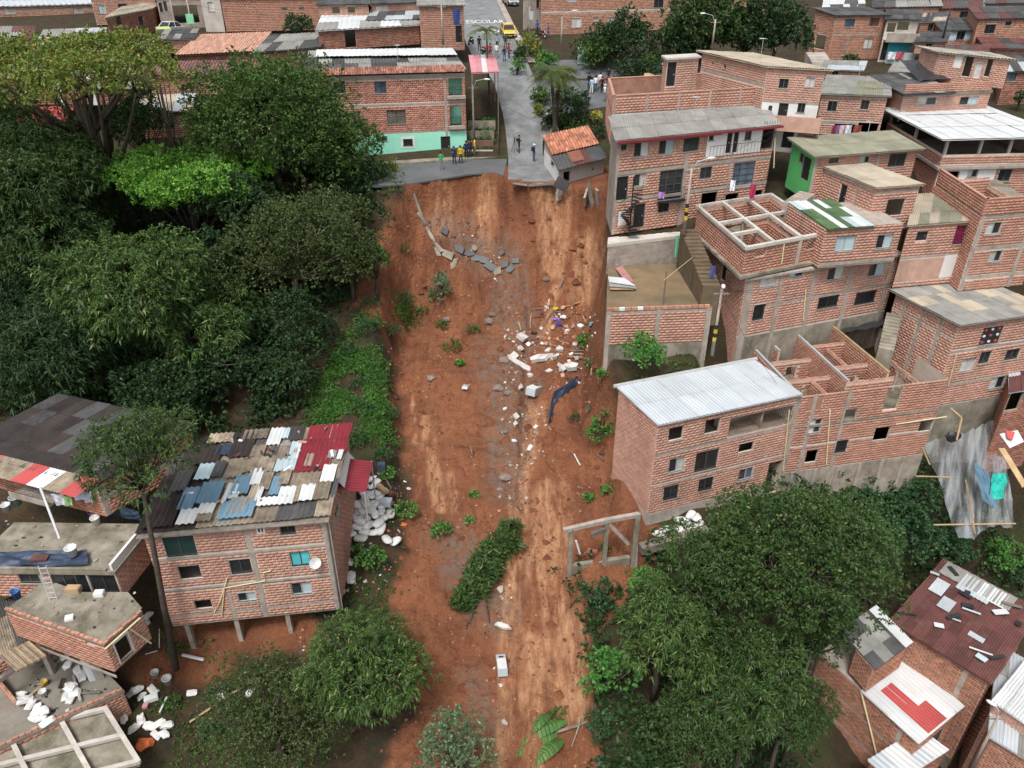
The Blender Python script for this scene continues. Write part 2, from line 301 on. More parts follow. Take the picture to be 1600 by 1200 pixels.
# ---------------------------------------------------------------- ground sheet
def ground_material():
    m = bpy.data.materials.new('ground_soil'); m.use_nodes = True; nt = m.node_tree; N = nt.nodes; L = nt.links; bs = N['Principled BSDF']
    bs.inputs['Roughness'].default_value = .9; bs.inputs['Specular IOR Level'].default_value = .22
    geo = N.new('ShaderNodeNewGeometry'); at = N.new('ShaderNodeAttribute'); at.attribute_name = 'zone'
    sp = N.new('ShaderNodeSeparateColor'); L.new(at.outputs['Color'], sp.inputs[0])
    def noise(sc, det=8, mp=None, ro=.62):
        n = N.new('ShaderNodeTexNoise'); n.inputs['Scale'].default_value = sc; n.inputs['Detail'].default_value = det; n.inputs['Roughness'].default_value = ro
        if mp:
            q = N.new('ShaderNodeMapping'); q.inputs['Scale'].default_value = mp; L.new(geo.outputs['Position'], q.inputs[0]); L.new(q.outputs[0], n.inputs['Vector'])
        else: L.new(geo.outputs['Position'], n.inputs['Vector'])
        return n.outputs['Fac']
    def ramp(f, a, b, lo=0, hi=1):
        r = N.new('ShaderNodeMapRange'); r.inputs[1].default_value = a; r.inputs[2].default_value = b; r.inputs[3].default_value = lo; r.inputs[4].default_value = hi; L.new(f, r.inputs[0]); return r.outputs[0]
    def mixc(f, a, b):
        x = N.new('ShaderNodeMixRGB'); L.new(f, x.inputs[0])
        for i, c in ((1, a), (2, b)):
            if isinstance(c, tuple): x.inputs[i].default_value = (*c, 1)
            else: L.new(c, x.inputs[i])
        return x.outputs[0]
    def mul(a, b):
        x = N.new('ShaderNodeMath'); x.operation = 'MULTIPLY'; L.new(a, x.inputs[0])
        if isinstance(b, float): x.inputs[1].default_value = b
        else: L.new(b, x.inputs[1])
        return x.outputs[0]
    soil = mixc(ramp(noise(.30), .36, .64), (.215, .083, .040), (.13, .049, .025))
    soil = mixc(ramp(noise(.7, 9, (1.8, .3, .6)), .5, .68, 0, .6), soil, (.245, .108, .052))
    soil = mixc(ramp(noise(1.9, 10, None, .7), .52, .68, 0, .7), soil, (.10, .036, .018))
    soil = mixc(ramp(noise(5.5, 8, None, .72), .55, .70, 0, .7), soil, (.31, .14, .072))
    soil = mixc(ramp(noise(9, 6, None, .7), .60, .72, 0, .6), soil, (.08, .03, .016))
    pale = mixc(ramp(noise(2.6, 9, (1.3, .4, .6), .7), .4, .62), (.42, .24, .135), (.28, .125, .06))
    pf = mul(sp.outputs[1], ramp(noise(1.1, 10, (1.6, .3, .4), .65), .37, .55, 0, .88))
    soil = mixc(pf, soil, pale)
    gf = mul(sp.outputs[2], ramp(noise(1.7, 8), .38, .6, .1, 1)); soil = mixc(gf, soil, (.15, .112, .088))
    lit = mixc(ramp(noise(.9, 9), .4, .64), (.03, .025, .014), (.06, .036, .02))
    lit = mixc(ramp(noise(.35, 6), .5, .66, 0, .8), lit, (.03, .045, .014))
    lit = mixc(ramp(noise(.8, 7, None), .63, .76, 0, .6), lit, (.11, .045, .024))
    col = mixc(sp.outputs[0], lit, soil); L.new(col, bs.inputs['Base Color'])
    h1 = noise(3.2, 9); h2 = noise(11, 6); ad = N.new('ShaderNodeMath'); ad.operation = 'MULTIPLY_ADD'; L.new(h2, ad.inputs[0]); ad.inputs[1].default_value = .35; L.new(h1, ad.inputs[2])
    bp = N.new('ShaderNodeBump'); bp.inputs['Strength'].default_value = .85; bp.inputs['Distance'].default_value = .3; L.new(ad.outputs[0], bp.inputs['Height']); L.new(bp.outputs[0], bs.inputs['Normal'])
    return m
SLIDE_L = ([240, 285, 330, 380, 430, 470, 520, 560, 640, 700, 800, 900, 940, 1000, 1100, 1200, 1400], [600, 640, 612, 590, 560, 545, 605, 612, 618, 632, 635, 630, 600, 630, 650, 600, 600])
SLIDE_R = ([240, 285, 400, 560, 640, 720, 800, 850, 900, 1000, 1100, 1200, 1400], [960, 955, 946, 950, 968, 985, 1005, 1060, 1010, 925, 930, 945, 950])
PALE = [([(646, 620), (648, 690)], 5), ([(664, 655), (676, 720), (690, 795)], 13), ([(703, 745), (709, 795)], 8), ([(905, 380), (930, 380), (912, 460)], 22),
        ([(760, 290), (755, 380)], 16), ([(850, 300), (862, 420)], 20), ([(885, 300), (880, 400)], 12), ([(838, 640), (815, 760), (800, 900), (785, 1190)], 16), ([(860, 780), (850, 900), (880, 1000), (890, 1100)], 34),
        ([(830, 1000), (835, 1200)], 22), ([(700, 300), (690, 360)], 14), ([(870, 450), (850, 520)], 10)]
GREY = [([(790, 400), (800, 470), (815, 560), (800, 640)], 34), ([(700, 350), (790, 420)], 30), ([(770, 560), (790, 640), (790, 760)], 34), ([(700, 850), (770, 960)], 40), ([(740, 1060), (770, 1130)], 26)]
def segd(px, py, pts):
    d = np.full(px.shape, 1e9)
    for (x0, y0), (x1, y1) in zip(pts[:-1], pts[1:]):
        ex, ey = x1-x0, y1-y0; t = np.clip(((px-x0)*ex+(py-y0)*ey)/(ex*ex+ey*ey), 0, 1); d = np.minimum(d, np.hypot(px-x0-t*ex, py-y0-t*ey))
    return d
def build_ground():
    xs = np.concatenate([[-900, -600, -400, -260, -180, -130, -100, -80, -65, -54], np.arange(-46, -14, .9), np.arange(-14, 13, .17), np.arange(13, 46, .9), [52, 60, 70, 84, 100, 130, 180, 260, 400, 600, 900]])
    ys = np.concatenate([[-60, -30, -10, 2, 8, 12], np.arange(15, 18, .5), np.arange(18, 77, .17), np.arange(77, 112, 1.0), [116, 122, 130, 140, 155, 175, 200, 240, 300, 400, 550, 800, 1200]])
    X, Y = np.meshgrid(xs, ys); Z = gz(X, Y, True)
    Z = Z+sst(150, 420, np.hypot(X, Y))*(fbm(X*.008, Y*.008, 4, 3)+.35)*60
    V = np.stack([X, Y, Z], -1).reshape(-1, 3); nx, ny = len(xs), len(ys)
    i = np.arange(nx-1)[None, :]+np.arange(ny-1)[:, None]*nx; i = i.ravel()
    me = npmesh('ground', V, np.stack([i, i+1, i+1+nx, i+nx], 1), [ground_material()], smooth=True)
    px, py = proj(V); bad = (V[:, 1] < 12)
    wob = fbm(V[:, 0]*.8, V[:, 1]*.8, 4, 61)*50
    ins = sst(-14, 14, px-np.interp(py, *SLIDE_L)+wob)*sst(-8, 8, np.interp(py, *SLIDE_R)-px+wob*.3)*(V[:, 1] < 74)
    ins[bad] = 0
    pale = np.zeros(len(V)); grey = np.zeros(len(V)); w2 = fbm(V[:, 0]*1.6, V[:, 1]*.7, 4, 71)
    for pts, w in PALE: pale = np.maximum(pale, sst(w*1.25, w*.45, segd(px, py, pts)+w2*w*1.1))
    for pts, w in GREY: grey = np.maximum(grey, sst(w*1.4, w*.3, segd(px, py, pts)+w2*w*1.2)*.8)
    extra = np.maximum(sst(46, 20, segd(px, py, [(300, 1000), (470, 985)])+wob*.4), sst(40, 15, segd(px, py, [(230, 1050), (330, 1040)])+wob*.5))
    ins = np.maximum(ins, extra)
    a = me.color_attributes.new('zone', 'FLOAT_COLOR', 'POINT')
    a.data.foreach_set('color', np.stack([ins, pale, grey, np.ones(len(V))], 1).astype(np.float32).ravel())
    o = link('ground', me); o['kind'] = 'structure'
build_ground()
def sheet(name, pts_px, mat, off, res=.5, fn=None, kind='structure', edge=0):
    """a strip of paving that follows the ground: outline given as plan polygon"""
    P = np.array(pts_px, float); x0, y0 = P.min(0); x1, y1 = P.max(0)
    bm = bmesh.new(); vs = [bm.verts.new((x, y, 0)) for x, y in P]; bm.faces.new(vs)
    for ax, lo_, hi in ((0, x0, x1), (1, y0, y1)):
        for c in np.arange(lo_+res, hi, res):
            co = [0, 0, 0]; no = [0, 0, 0]; co[ax] = c; no[ax] = 1
            bmesh.ops.bisect_plane(bm, geom=bm.verts[:]+bm.edges[:]+bm.faces[:], plane_co=co, plane_no=no)
    for v in bm.verts: v.co.z = float(gz(v.co.x, v.co.y) if fn is None else fn(v.co.x, v.co.y))+off
    bmesh.ops.recalc_face_normals(bm, faces=bm.faces[:])
    if sum(f.normal.z for f in bm.faces) < 0: bmesh.ops.reverse_faces(bm, faces=bm.faces[:])
    if edge:
        r = bmesh.ops.extrude_face_region(bm, geom=bm.faces[:])
        for e in r['geom']:
            if isinstance(e, bmesh.types.BMVert): e.co.z += edge
        bmesh.ops.recalc_face_normals(bm, faces=bm.faces[:])
    me = bpy.data.meshes.new(name); bm.to_mesh(me); bm.free(); me.materials.append(mat); o = link(name, me); o['kind'] = kind; return o
# ---------------------------------------------------------------- houses
def rsub(R, holes):
    """rectangle minus rectangles -> list of rectangles (s0,s1,z0,z1)"""
    s0, s1, z0, z1 = R; H = [h for h in holes if h[0] < s1-1e-4 and h[1] > s0+1e-4 and h[2] < z1-1e-4 and h[3] > z0+1e-4]
    zs = sorted({z0, z1, *[min(max(v, z0), z1) for h in H for v in h[2:4]]}); out = []
    for a, b in zip(zs[:-1], zs[1:]):
        if b-a < 1e-4: continue
        ivs = [(s0, s1)]
        for h in H:
            if h[2] < b-1e-4 and h[3] > a+1e-4:
                n = []
                for p, q in ivs:
                    if h[1] <= p or h[0] >= q: n.append((p, q)); continue
                    if h[0] > p: n.append((p, h[0]))
                    if h[1] < q: n.append((h[1], q))
                ivs = n
        out += [(p, q, a, b) for p, q in ivs if q-p > 1e-3]
    return out
_unit = {}
def unit_brick(mat):
    if mat.name not in _unit:
        L_, H_, T_ = .372, .168, .03
        V = [(0, 0, 0), (L_, 0, 0), (L_, 0, H_), (0, 0, H_), (.006, -T_, .004), (L_-.006, -T_, .004), (L_-.006, -T_, H_-.004), (.006, -T_, H_-.004)]
        _unit[mat.name] = npmesh('brick', V, [(4, 5, 6, 7), (0, 1, 5, 4), (1, 2, 6, 5), (2, 3, 7, 6), (3, 0, 4, 7)], [mat])
    return _unit[mat.name]
class House:
    def __init__(s, label, FL, Y, FR, BL, base, rise=0.0, cat='house', name='house', brick='pink', mortar=None, group=None, single=0, bl=.4, bh=.2, dz=0, BRp=None):
        A = atY(*FL, Y); A[2] += dz; s.z1 = A[2]; B = atZ(*FR, s.z1); s.rise = rise; C = atZ(*BL, s.z1+rise) if BRp is None else atZ(*BRp, s.z1+rise)-B+A
        s.A = A[:2]; s.u = (B-A)[:2]; s.b = (C-A)[:2]; s.W = np.linalg.norm(s.u); s.D = np.linalg.norm(s.b)
        if s.u[0]*s.b[1]-s.u[1]*s.b[0] < 0: print('FLIPPED', label)
        rb = random.Random(len(label)*7+ord(label[-1])); s.brick = BR[brick]; s.mort = mortar or (MORTD if brick == 'old' or rb.random() < .3 else MORT); s.single = single; s.bl = bl if single else rb.uniform(.33, .40); s.bh = bh if single else rb.uniform(.165, .2); s.bk = []; s.fr = []
        s.z0 = base if isinstance(base, (int, float)) else s.hit('F', *base)[1]
        s.root = thing(name, label, cat, (A[0], A[1], s.z0), group)
    def face(s, f):
        A, u, b = s.A, s.u, s.b
        o, t, w = {'F': (A, u, s.W), 'R': (A+u, b, s.D), 'B': (A+u+b, -u, s.W), 'L': (A+b, -b, s.D)}[f]
        t = t/np.linalg.norm(t); n = np.array([t[1], -t[0]]); return np.array([*o, 0.]), np.array([*t, 0.]), np.array([*n, 0.]), w
    def hit(s, f, px, py):
        o, t, n, w = s.face(f); p = atPlane(px, py, o, n); return float((p-o) @ t), float(p[2])
    def rect(s, f, x0, y0, x1, y1):
        cx, cy = (x0+x1)/2, (y0+y1)/2
        a = s.hit(f, x0, cy)[0]; b = s.hit(f, x1, cy)[0]; z1 = s.hit(f, cx, y0)[1]; z0 = s.hit(f, cx, y1)[1]
        return [min(a, b), max(a, b), z0, z1]
    def pt(s, u, v, z): p = s.A+s.u*u+s.b*v; return np.array([p[0], p[1], z])
    def P(s, f, a, z, out=0): o, t, n, w = s.face(f); q = o+t*a+n*out; q[2] = z; return q
    def plate(s, mb, f, r, out, thick, m=0):
        o, t, n, w = s.face(f); q = s.P(f, r[0], r[2], out); mb.obox(q, t*(r[1]-r[0]), -n*thick, (0, 0, r[3]-r[2]), m)
    def walls(s, faces='FLRB', wins=(), bands=(), cols=(), plains=(), zt=None, zb=None, nobrick='', top=None, inner=True, parts=True, detail=True):
        """wins: (face,x0,y0,x1,y1,kind[,pane]) in photo pixels; bands: (face,px,py[,height]); cols (face,px,py[,width]); plains (face,x0,y0,x1,y1,mat) or (face,'zrange',z0,z1,mat)"""
        for f in faces:
            o, t, n, w = s.face(f); z0 = s.z0 if zb is None else zb; z1 = s.z1 if zt is None else zt
            zl = zr = z1
            if s.rise and zt is None:
                if f == 'B': zl = zr = z1+s.rise
                if f == 'L': zl, zr = z1+s.rise, z1
                if f == 'R': zl, zr = z1, z1+s.rise
            zm = min(zl, zr)
            W = []
            for q in wins:
                if q[0] != f: continue
                r = s.rect(f, *q[1:5]) if q[1] != 's' else list(q[2])
                if q[1] == 's': q = (f, 0, 0, 0, 0)+tuple(q[3:])
                r[0] = max(.06, r[0]); r[1] = min(w-.06, r[1]); r[2] = max(z0+.02, r[2]); r[3] = min(zm-.04, r[3])
                if r[1]-r[0] > .15 and r[3]-r[2] > .15: W.append((r, q[5], q[6] if len(q) > 6 else None))
            holes = [k[0] for k in W]
            mb = MB(); D_ = .16
            for r in rsub([0, w, z0, zm], holes):
                a, b = s.P(f, r[0], r[2]), s.P(f, r[1], r[2]); c, d = s.P(f, r[1], r[3]), s.P(f, r[0], r[3]); mb.quad(a, b, c, d)
            if max(zl, zr) > zm+.01:
                tri = [s.P(f, 0, zm), s.P(f, w, zm)]+([s.P(f, w, zr)] if zr > zm else [])+([s.P(f, 0, zl)] if zl > zm else []); mb.add(tri, [tuple(range(len(tri)))])
            for r, k, pn in W:
                a, b, c, d = [(r[0], r[2]), (r[1], r[2]), (r[1], r[3]), (r[0], r[3])]
                for (p, q) in ((a, b), (b, c), (c, d), (d, a)): mb.quad(s.P(f, *p), s.P(f, *p, -D_), s.P(f, *q, -D_), s.P(f, *q))
            mb.build('wall', s.mort, s.root)
            bl_ = list(holes); B_ = []
            for q in bands:
                if q[0] != f: continue
                z = s.hit(f, q[1], q[2])[1] if q[1] != 'z' else q[2]; h = (q[3] if len(q) > 3 else .24)*.78; B_.append((0, w, z-h/2, z+h/2))
            C_ = []
            for q in cols:
                if q[0] != f: continue
                a = s.hit(f, q[1], q[2])[0] if q[1] != 's' else q[2]; wd = q[3] if len(q) > 3 else .28; zz = (q[4], q[5]) if len(q) > 5 else (z0, zm); C_.append((max(0, a-wd/2), min(w, a+wd/2), *zz))
            P_ = []
            for q in plains:
                if q[0] != f: continue
                r = (0, w, q[2], q[3]) if q[1] == 'z' else s.rect(f, *q[1:5]); mt = q[4] if q[1] == 'z' else q[5]
                r = (max(0, r[0]), min(w, r[1]), max(z0, r[2]), min(zm, r[3])); P_.append((r, mt))
            used = []
            for r in B_:
                for k in rsub(r, holes+used): m_ = MB(); s.plate(m_, f, k, .028, .05); m_.build('beam', CONC, s.root)
                used.append(r)
            for r in C_:
                for k in rsub(r, holes+used): m_ = MB(); s.plate(m_, f, k, .024, .05); m_.build('column', CONC, s.root)
                used.append(r)
            for r, mt in P_:
                m_ = MB()
                for k in rsub(r, holes+used): s.plate(m_, f, k, .021, .05)
                if m_.v: m_.build('plaster', mt, s.root)
                used.append(r)
            if f not in nobrick:
                blk = holes+used; nrow = int((max(zl, zr)-z0)/s.bh); rr = random.Random(int(w*100)+ord(f))
                for j in range(nrow):
                    a, b = z0+j*s.bh+.014, z0+(j+1)*s.bh-.016; off = (j % 2)*s.bl/2
                    lo_, hi = 0.0, w
                    if abs(zl-zr) > .01 and b > zm:
                        k = (b-zl)/(zr-zl)*w
                        if zr > zl: lo_ = max(lo_, k)
                        else: hi = min(hi, k)
                    if lo_ >= hi: continue
                    free = [(p, q) for p, q, _, _ in rsub([lo_, hi, a, b], [(h[0], h[1], min(h[2], a) if h[2] < b-.03 else 1e6, max(h[3], b) if h[3] > a+.03 else -1e6) for h in blk if h[2] < b-.03 and h[3] > a+.03])]
                    for p, q in free:
                        k = math.floor((p+off)/s.bl)
                        while True:
                            x0 = k*s.bl-off; x1 = x0+s.bl; k += 1
                            if x0 >= q: break
                            c0, c1 = max(x0, p)+.013, min(x1, q)-.014
                            if c1-c0 > .05: s.bk.append((f, c0, c1, a, b, c1-c0 > .37))
            if detail:
                for r, k, pn in W: s.opening(f, r, k, pn)
    def opening(s, f, r, kind, pn=None):
        o, t, n, w = s.face(f); a, b, c, d = r; W, H = b-a, d-c; pn0 = pn
        if kind == 'open':
            m = MB(); e = .035
            s.plate(m, f, (a-.05, b+.05, c-.05, c), .045, .09); m.build('sill', CONC, s.root); return
        if kind == 'hole': return
        if kind == 'vent':
            m = MB()
            for q in ((a-.1, b+.1, c-.1, c), (a-.1, b+.1, d, d+.1), (a-.1, a, c, d), (b, b+.1, c, d), ((a+b)/2-.03, (a+b)/2+.03, c, d)): s.plate(m, f, q, .05, .08)
            m.build('vent_frame', WHITE, s.root); return
        if kind in ('door', 'doorw', 'doorg'):
            m = MB(); e = .05
            for q in ((a, a+e, c, d), (b-e, b, c, d), (a+e, b-e, d-e, d)): s.plate(m, f, q, -.04, .07)
            fo = m.build('door', FRAME if kind != 'doorw' else ALU, s.root); m = MB(); s.plate(m, f, (a+e, b-e, c, d-e), -.09, .04); m.build('door_leaf', pn or IRON, fo)
            m = MB(); s.plate(m, f, (b-e-.14, b-e-.08, c+H*.45, c+H*.5), -.05, .04); m.build('handle', ALU, fo); return
        m = MB(); e = .045
        for q in ((a, b, c, c+e), (a, b, d-e, d), (a, a+e, c+e, d-e), (b-e, b, c+e, d-e)): s.plate(m, f, q, -.06, .05)
        nm = 2 if W < 1.9 else 3
        for k in range(1, nm): x = a+W*k/nm; s.plate(m, f, (x-.02, x+.02, c+e, d-e), -.065, .04)
        if kind == 'grid':
            for k in range(1, 4): z = c+H*k/4; s.plate(m, f, (a+e, b-e, z-.015, z+.015), -.07, .03)
        hk = random.Random(int(a*97+c*31)).choice([0, nm-1]); pn = pn or random.Random(int(a*57+d*13)).choice([CURT, CURT, LTBL, CONCW])
        fo = m.build('window', ALU if kind in ('pale', 'half') else FRAME, s.root)
        m = MB(); mats = [GLASS, pn or CURT]
        for k in range(nm):
            x0 = a+W*k/nm; x1 = a+W*(k+1)/nm; mi = 1 if (pn0 and kind != 'half') or (kind == 'half' and k == hk) or (kind == 'pale') else 0
            s.plate(m, f, (x0+.03, x1-.03, c+e, d-e), -.10-.01*k, .015, mi)
        m.build('pane', mats, fo)
        if kind == 'grille':
            m = MB(); nb = max(3, int(W/.14))
            for k in range(nb): x = a+W*(k+.5)/nb; s.plate(m, f, (x-.012, x+.012, c-.02, d+.02), .05, .024)
            for z in (c+.05, (c+d)/2, d-.05): s.plate(m, f, (a-.03, b+.03, z-.012, z+.012), .055, .022)
            m.build('grille', IRON, fo)
        m = MB(); s.plate(m, f, (a-.08, b+.08, c-.07, c), .06, .12); m.build('sill', CONC, fo)
    def finish(s):
        if not s.bk: return
        sing = []
        if s.single:
            cand = [k for k in s.bk if k[5]]
            def key(k): q = s.P(k[0], k[1], k[3]); return depth_of(q) + (0 if k[0] in 'FL' else 50)
            cand.sort(key=key); sing = cand[:s.single]; ids = set(map(id, sing)); rest = [k for k in s.bk if id(k) not in ids]
        else: rest = s.bk
        R = WL[s.root]; me = unit_brick(s.brick)
        for f, c0, c1, a, b, _ in sing:
            o, t, n, w = s.face(f); q = s.P(f, c0, a, 0.0)
            ob = link('brick', me, s.root); y = -n
            ob.matrix_local = Matrix(((t[0], y[0], 0, q[0]-R[0]), (t[1], y[1], 0, q[1]-R[1]), (0, 0, 1, q[2]-R[2]), (0, 0, 0, 1)))
        if rest:
            nb = len(rest); F_ = {f: s.face(f) for f in 'FLRB'}
            O = np.array([F_[k[0]][0] for k in rest]); T = np.array([F_[k[0]][1] for k in rest]); Nn = np.array([F_[k[0]][2] for k in rest])
            c0 = np.array([k[1] for k in rest])[:, None]; c1 = np.array([k[2] for k in rest])[:, None]; a = np.array([k[3] for k in rest])[:, None]; b = np.array([k[4] for k in rest])[:, None]
            th = (.016+RNG.random((nb, 1))*.008); zz = np.array([[0, 0, 1.]])
            V = np.stack([O+T*c0+zz*a, O+T*c1+zz*a, O+T*c1+zz*b, O+T*c0+zz*b, O+T*(c0+.005)+zz*(a+.004)+Nn*th, O+T*(c1-.005)+zz*(a+.004)+Nn*th, O+T*(c1-.005)+zz*(b-.004)+Nn*th, O+T*(c0+.005)+zz*(b-.004)+Nn*th], 1)
            V = V.reshape(-1, 3)-np.array(R)
            q = np.array([(4, 5, 6, 7), (0, 1, 5, 4), (1, 2, 6, 5), (2, 3, 7, 6), (3, 0, 4, 7)])
            Fq = (np.arange(nb)[:, None, None]*8+q[None]).reshape(-1, 4)
            ob = link('brickwork', npmesh('brickwork', V, Fq, [s.brick]), s.root); ob['kind'] = 'stuff'
    def slab(s, z, t=.2, ov=.0, mat=None, name='floor_slab', dz=0):
        m = MB(); e = ov; U = s.u/s.W; B = s.b/s.D
        P = [s.A-U*e-B*e, s.A+s.u+U*e-B*e, s.A+s.u+s.b+U*e+B*e, s.A+s.b-U*e+B*e]
        m.prism([(p[0], p[1]) for p in P], z-t, z); return m.build(name, mat or CONC, s.root)
    def parapet(s, z, h, t=.16, faces='FLRB', mat=None, capm=None):
        """brick parapet walls round a flat roof"""
        for f in faces:
            o, tt, n, w = s.face(f); m = MB(); q = s.P(f, 0 if f in 'FB' else 0.0, z); m.obox(q, tt*w, -n*t, (0, 0, h)); m.build('parapet', BACKB, s.root)
            nrow = int(h/s.bh)
            for j in range(nrow):
                a, b = z+j*s.bh+.014, z+(j+1)*s.bh-.016; off = (j % 2)*s.bl/2; k = 0
                while True:
                    x0 = k*s.bl-off; k += 1
                    if x0 >= w: break
                    c0, c1 = max(x0, 0)+.013, min(x0+s.bl, w)-.014
                    if c1-c0 > .05: s.bk.append((f, c0, c1, a, b, c1-c0 > .37))
            m = MB(); m.obox(s.P(f, -.02, z+h, .03), tt*(w+.04), -n*(t+.06), (0, 0, .06)); m.build('coping', capm or s.brick, s.root)
def corr_mesh(name, U, V, waves, amp, mat, t=.0):
    """corrugated sheet from origin along U (ridges across U, running along V)"""
    U = np.array(U, float); V = np.array(V, float); n = np.cross(U, V); n /= np.linalg.norm(n)
    k = waves*4; xs = np.linspace(0, 1, k+1); hs = amp*np.sin(xs*waves*2*math.pi)
    top = [U*x+n*h for x, h in zip(xs, hs)]; bot = [p+V for p in top]
    Vv = top+bot; Fq = [(i, i+1, k+2+i, k+1+i) for i in range(k)]
    return npmesh(name, Vv, Fq, [mat], smooth=True)
def sheet_roof(root, P0, U, V, nu, nv, mats, weights=None, waves=5, amp=.04, parent_name='roof', jit=.012, lift=.0, ridge=None, seed=1, flat=False):
    """roof of single sheets on a dark deck; sheets are children of the roof"""
    P0, U, V = map(lambda q: np.array(q, float), (P0, U, V)); n = np.cross(U, V); n /= np.linalg.norm(n); r = random.Random(seed)
    m = MB(); d = n*-.06; m.slabq([P0+d, P0+U+d, P0+U+V+d, P0+V+d], .05); ro = m.build(parent_name, FIBRE if not isinstance(mats, list) else mats[0], root)
    mats = mats if isinstance(mats, list) else [mats]; R = WL[root]; cache = {}
    for i in range(nu):
        for j in range(nv):
            mt = r.choices(mats, weights)[0] if weights else r.choice(mats)
            if mt.name not in cache: cache[mt.name] = corr_mesh('roof_sheet', U/nu*1.03, V/nv*1.06, waves, amp, mt)
            o = link('roof_sheet', cache[mt.name], ro)
            q = P0+U*(i/nu)+V*(j/nv)+n*(lift+.012*(i % 2)+.02*(j % 2)+r.uniform(0, .006)); q = q-np.array(R)
            rz = Matrix.Rotation(r.gauss(0, jit), 4, Vector(n)); o.matrix_local = Matrix.Translation(Vector(q)) @ rz
    return ro
def hroof(s, nu, nv, mats, over=.25, front=None, lift=.06, **k):
    """sheet roof over a house frame: slope from front eave up (or down) to the back"""
    U = s.u/s.W; B = s.b/s.D; fo = over if front is None else front
    P0 = np.array([*(s.A-U*over-B*fo), s.z1+lift-fo*s.rise/s.D]); Uv = np.array([*(U*(s.W+2*over)), 0]); L_ = s.D+over+fo
    Vv = np.array([*(B*L_), s.rise/s.D*L_]); return sheet_roof(s.root, P0, Uv, Vv, nu, nv, mats, **k)
def brick_run(s, p0, p1, z0, z1, t=.14, cap=None, name='partition', hole=None):
    """a free-standing brick wall (both faces bricked) as part of house s"""
    p0 = np.array(p0[:2], float); p1 = np.array(p1[:2], float); L_ = np.linalg.norm(p1-p0); d = (p1-p0)/L_; n = np.array([d[1], -d[0]])
    h0 = House.__new__(House); h0.A = p0+n*t/2; h0.u = d*L_; h0.b = -n*t; h0.W = L_; h0.D = t; h0.z0 = z0; h0.z1 = z1; h0.rise = 0; h0.brick = s.brick; h0.mort = s.mort; h0.bl = s.bl; h0.bh = s.bh; h0.root = s.root; h0.bk = []; h0.single = 0
    m = MB(); rects = rsub((0, L_, z0, z1), [hole] if hole else [])
    for r in rects: m.obox((*(p0+d*r[0]+n*t/2), r[2]), (*(d*(r[1]-r[0])), 0), (*(-n*t), 0), (0, 0, r[3]-r[2]))
    m.build(name, s.mort, s.root)
    for f in 'FB':
        for j in range(int((z1-z0)/s.bh)):
            a, b = z0+j*s.bh+.014, z0+(j+1)*s.bh-.016; off = (j % 2)*s.bl/2; k = 0
            while True:
                x0 = k*s.bl-off; k += 1
                if x0 >= L_: break
                c0, c1 = max(x0, 0)+.013, min(x0+s.bl, L_)-.014
                if c1-c0 < .05: continue
                if hole:
                    q0, q1 = (hole[0], hole[1]) if f == 'F' else (L_-hole[1], L_-hole[0])
                    if c1 > q0+.02 and c0 < q1-.02 and b > hole[2]+.02 and a < hole[3]-.02: continue
                h0.bk.append((f, c0, c1, a, b, False))
    h0.finish()
    if cap:
        m = MB(); m.obox((*(p0+n*(t/2+.02)-d*.02), z1), (*(d*(L_+.04)), 0), (*(-n*(t+.04)), 0), (0, 0, .12)); m.build('ring_beam', cap, s.root)
    else:
        m = MB(); k = 0
        while k*.4 < L_-.1:
            e = min(L_, (k+1)*.4-.015); m.obox((*(p0+n*t/2+d*k*.4), z1), (*(d*(e-k*.4)), 0), (*(-n*t), 0), (0, 0, .03+.02*((k*7) % 3))); k += 1
        o = m.build('top_course', s.brick, s.root); o['kind'] = 'stuff'
def rail(mb, p, q, h=.9, step=.14, r=.012):
    p = np.array(p, float); q = np.array(q, float); L_ = np.linalg.norm(q-p); n = max(2, int(L_/step))
    for z in (0.05, h): mb.tube([p+(0, 0, z), q+(0, 0, z)], r*1.4, 4)
    for k in range(n+1): c = p+(q-p)*k/n; mb.tube([c, c+(0, 0, h)], r, 4)
# ---------------------------------------------------------------- houses right of the slide
# three-storey house on the rim
h = House('three storey brick house at the cliff edge with dark red eaves and grey roof', (966, 217), 56, (1213, 193), (957, 186), (962, 366), rise=.45, single=300)
RIMH = h
Wn = [('F', 971, 225, 979, 235, 'dark'), ('F', 991, 222, 1014, 245, 'half'), ('F', 1030, 219, 1053, 241, 'half'), ('F', 1068, 215, 1092, 236, 'dark'),
      ('F', 1108, 208, 1115, 219, 'dark'), ('F', 1135, 206, 1143, 239, 'doorg'), ('F', 1146, 205, 1153, 238, 'doorg'), ('F', 1164, 203, 1174, 218, 'dark'), ('F', 1190, 200, 1208, 232, 'hole'),
      ('F', 991, 272, 1010, 291, 'half'), ('F', 1030, 266, 1066, 311, 'grid'), ('F', 1094, 261, 1112, 279, 'dark'), ('F', 1145, 254, 1178, 292, 'grid', GLASSB),
      ('F', 963, 276, 981, 315, 'door'), ('F', 990, 319, 1007, 355, 'door'), ('F', 1029, 313, 1045, 331, 'grille'), ('F', 1096, 301, 1120, 322, 'hole'), ('F', 1132, 303, 1152, 330, 'hole'), ('F', 1172, 298, 1190, 320, 'hole')]
h.walls(wins=Wn, bands=[('F', 962, 272, .3), ('F', 962, 314, .3)], cols=[('F', 958, 340, .35), ('F', 1062, 340, .3), ('F', 1146, 225, .15)],
        plains=[('F', 1105, 203, 1189, 241, WHITE), ('L', 'z', h.z0, h.z1+.5, CONC), ('F', 966, 330, 978, 352, WHITE)], nobrick='L')
h.slab(h.hit('F', 962, 270)[1]); h.slab(h.hit('F', 962, 314)[1])
hroof(h, 12, 2, [FIBRE], over=.3, front=.5, waves=6, seed=3)
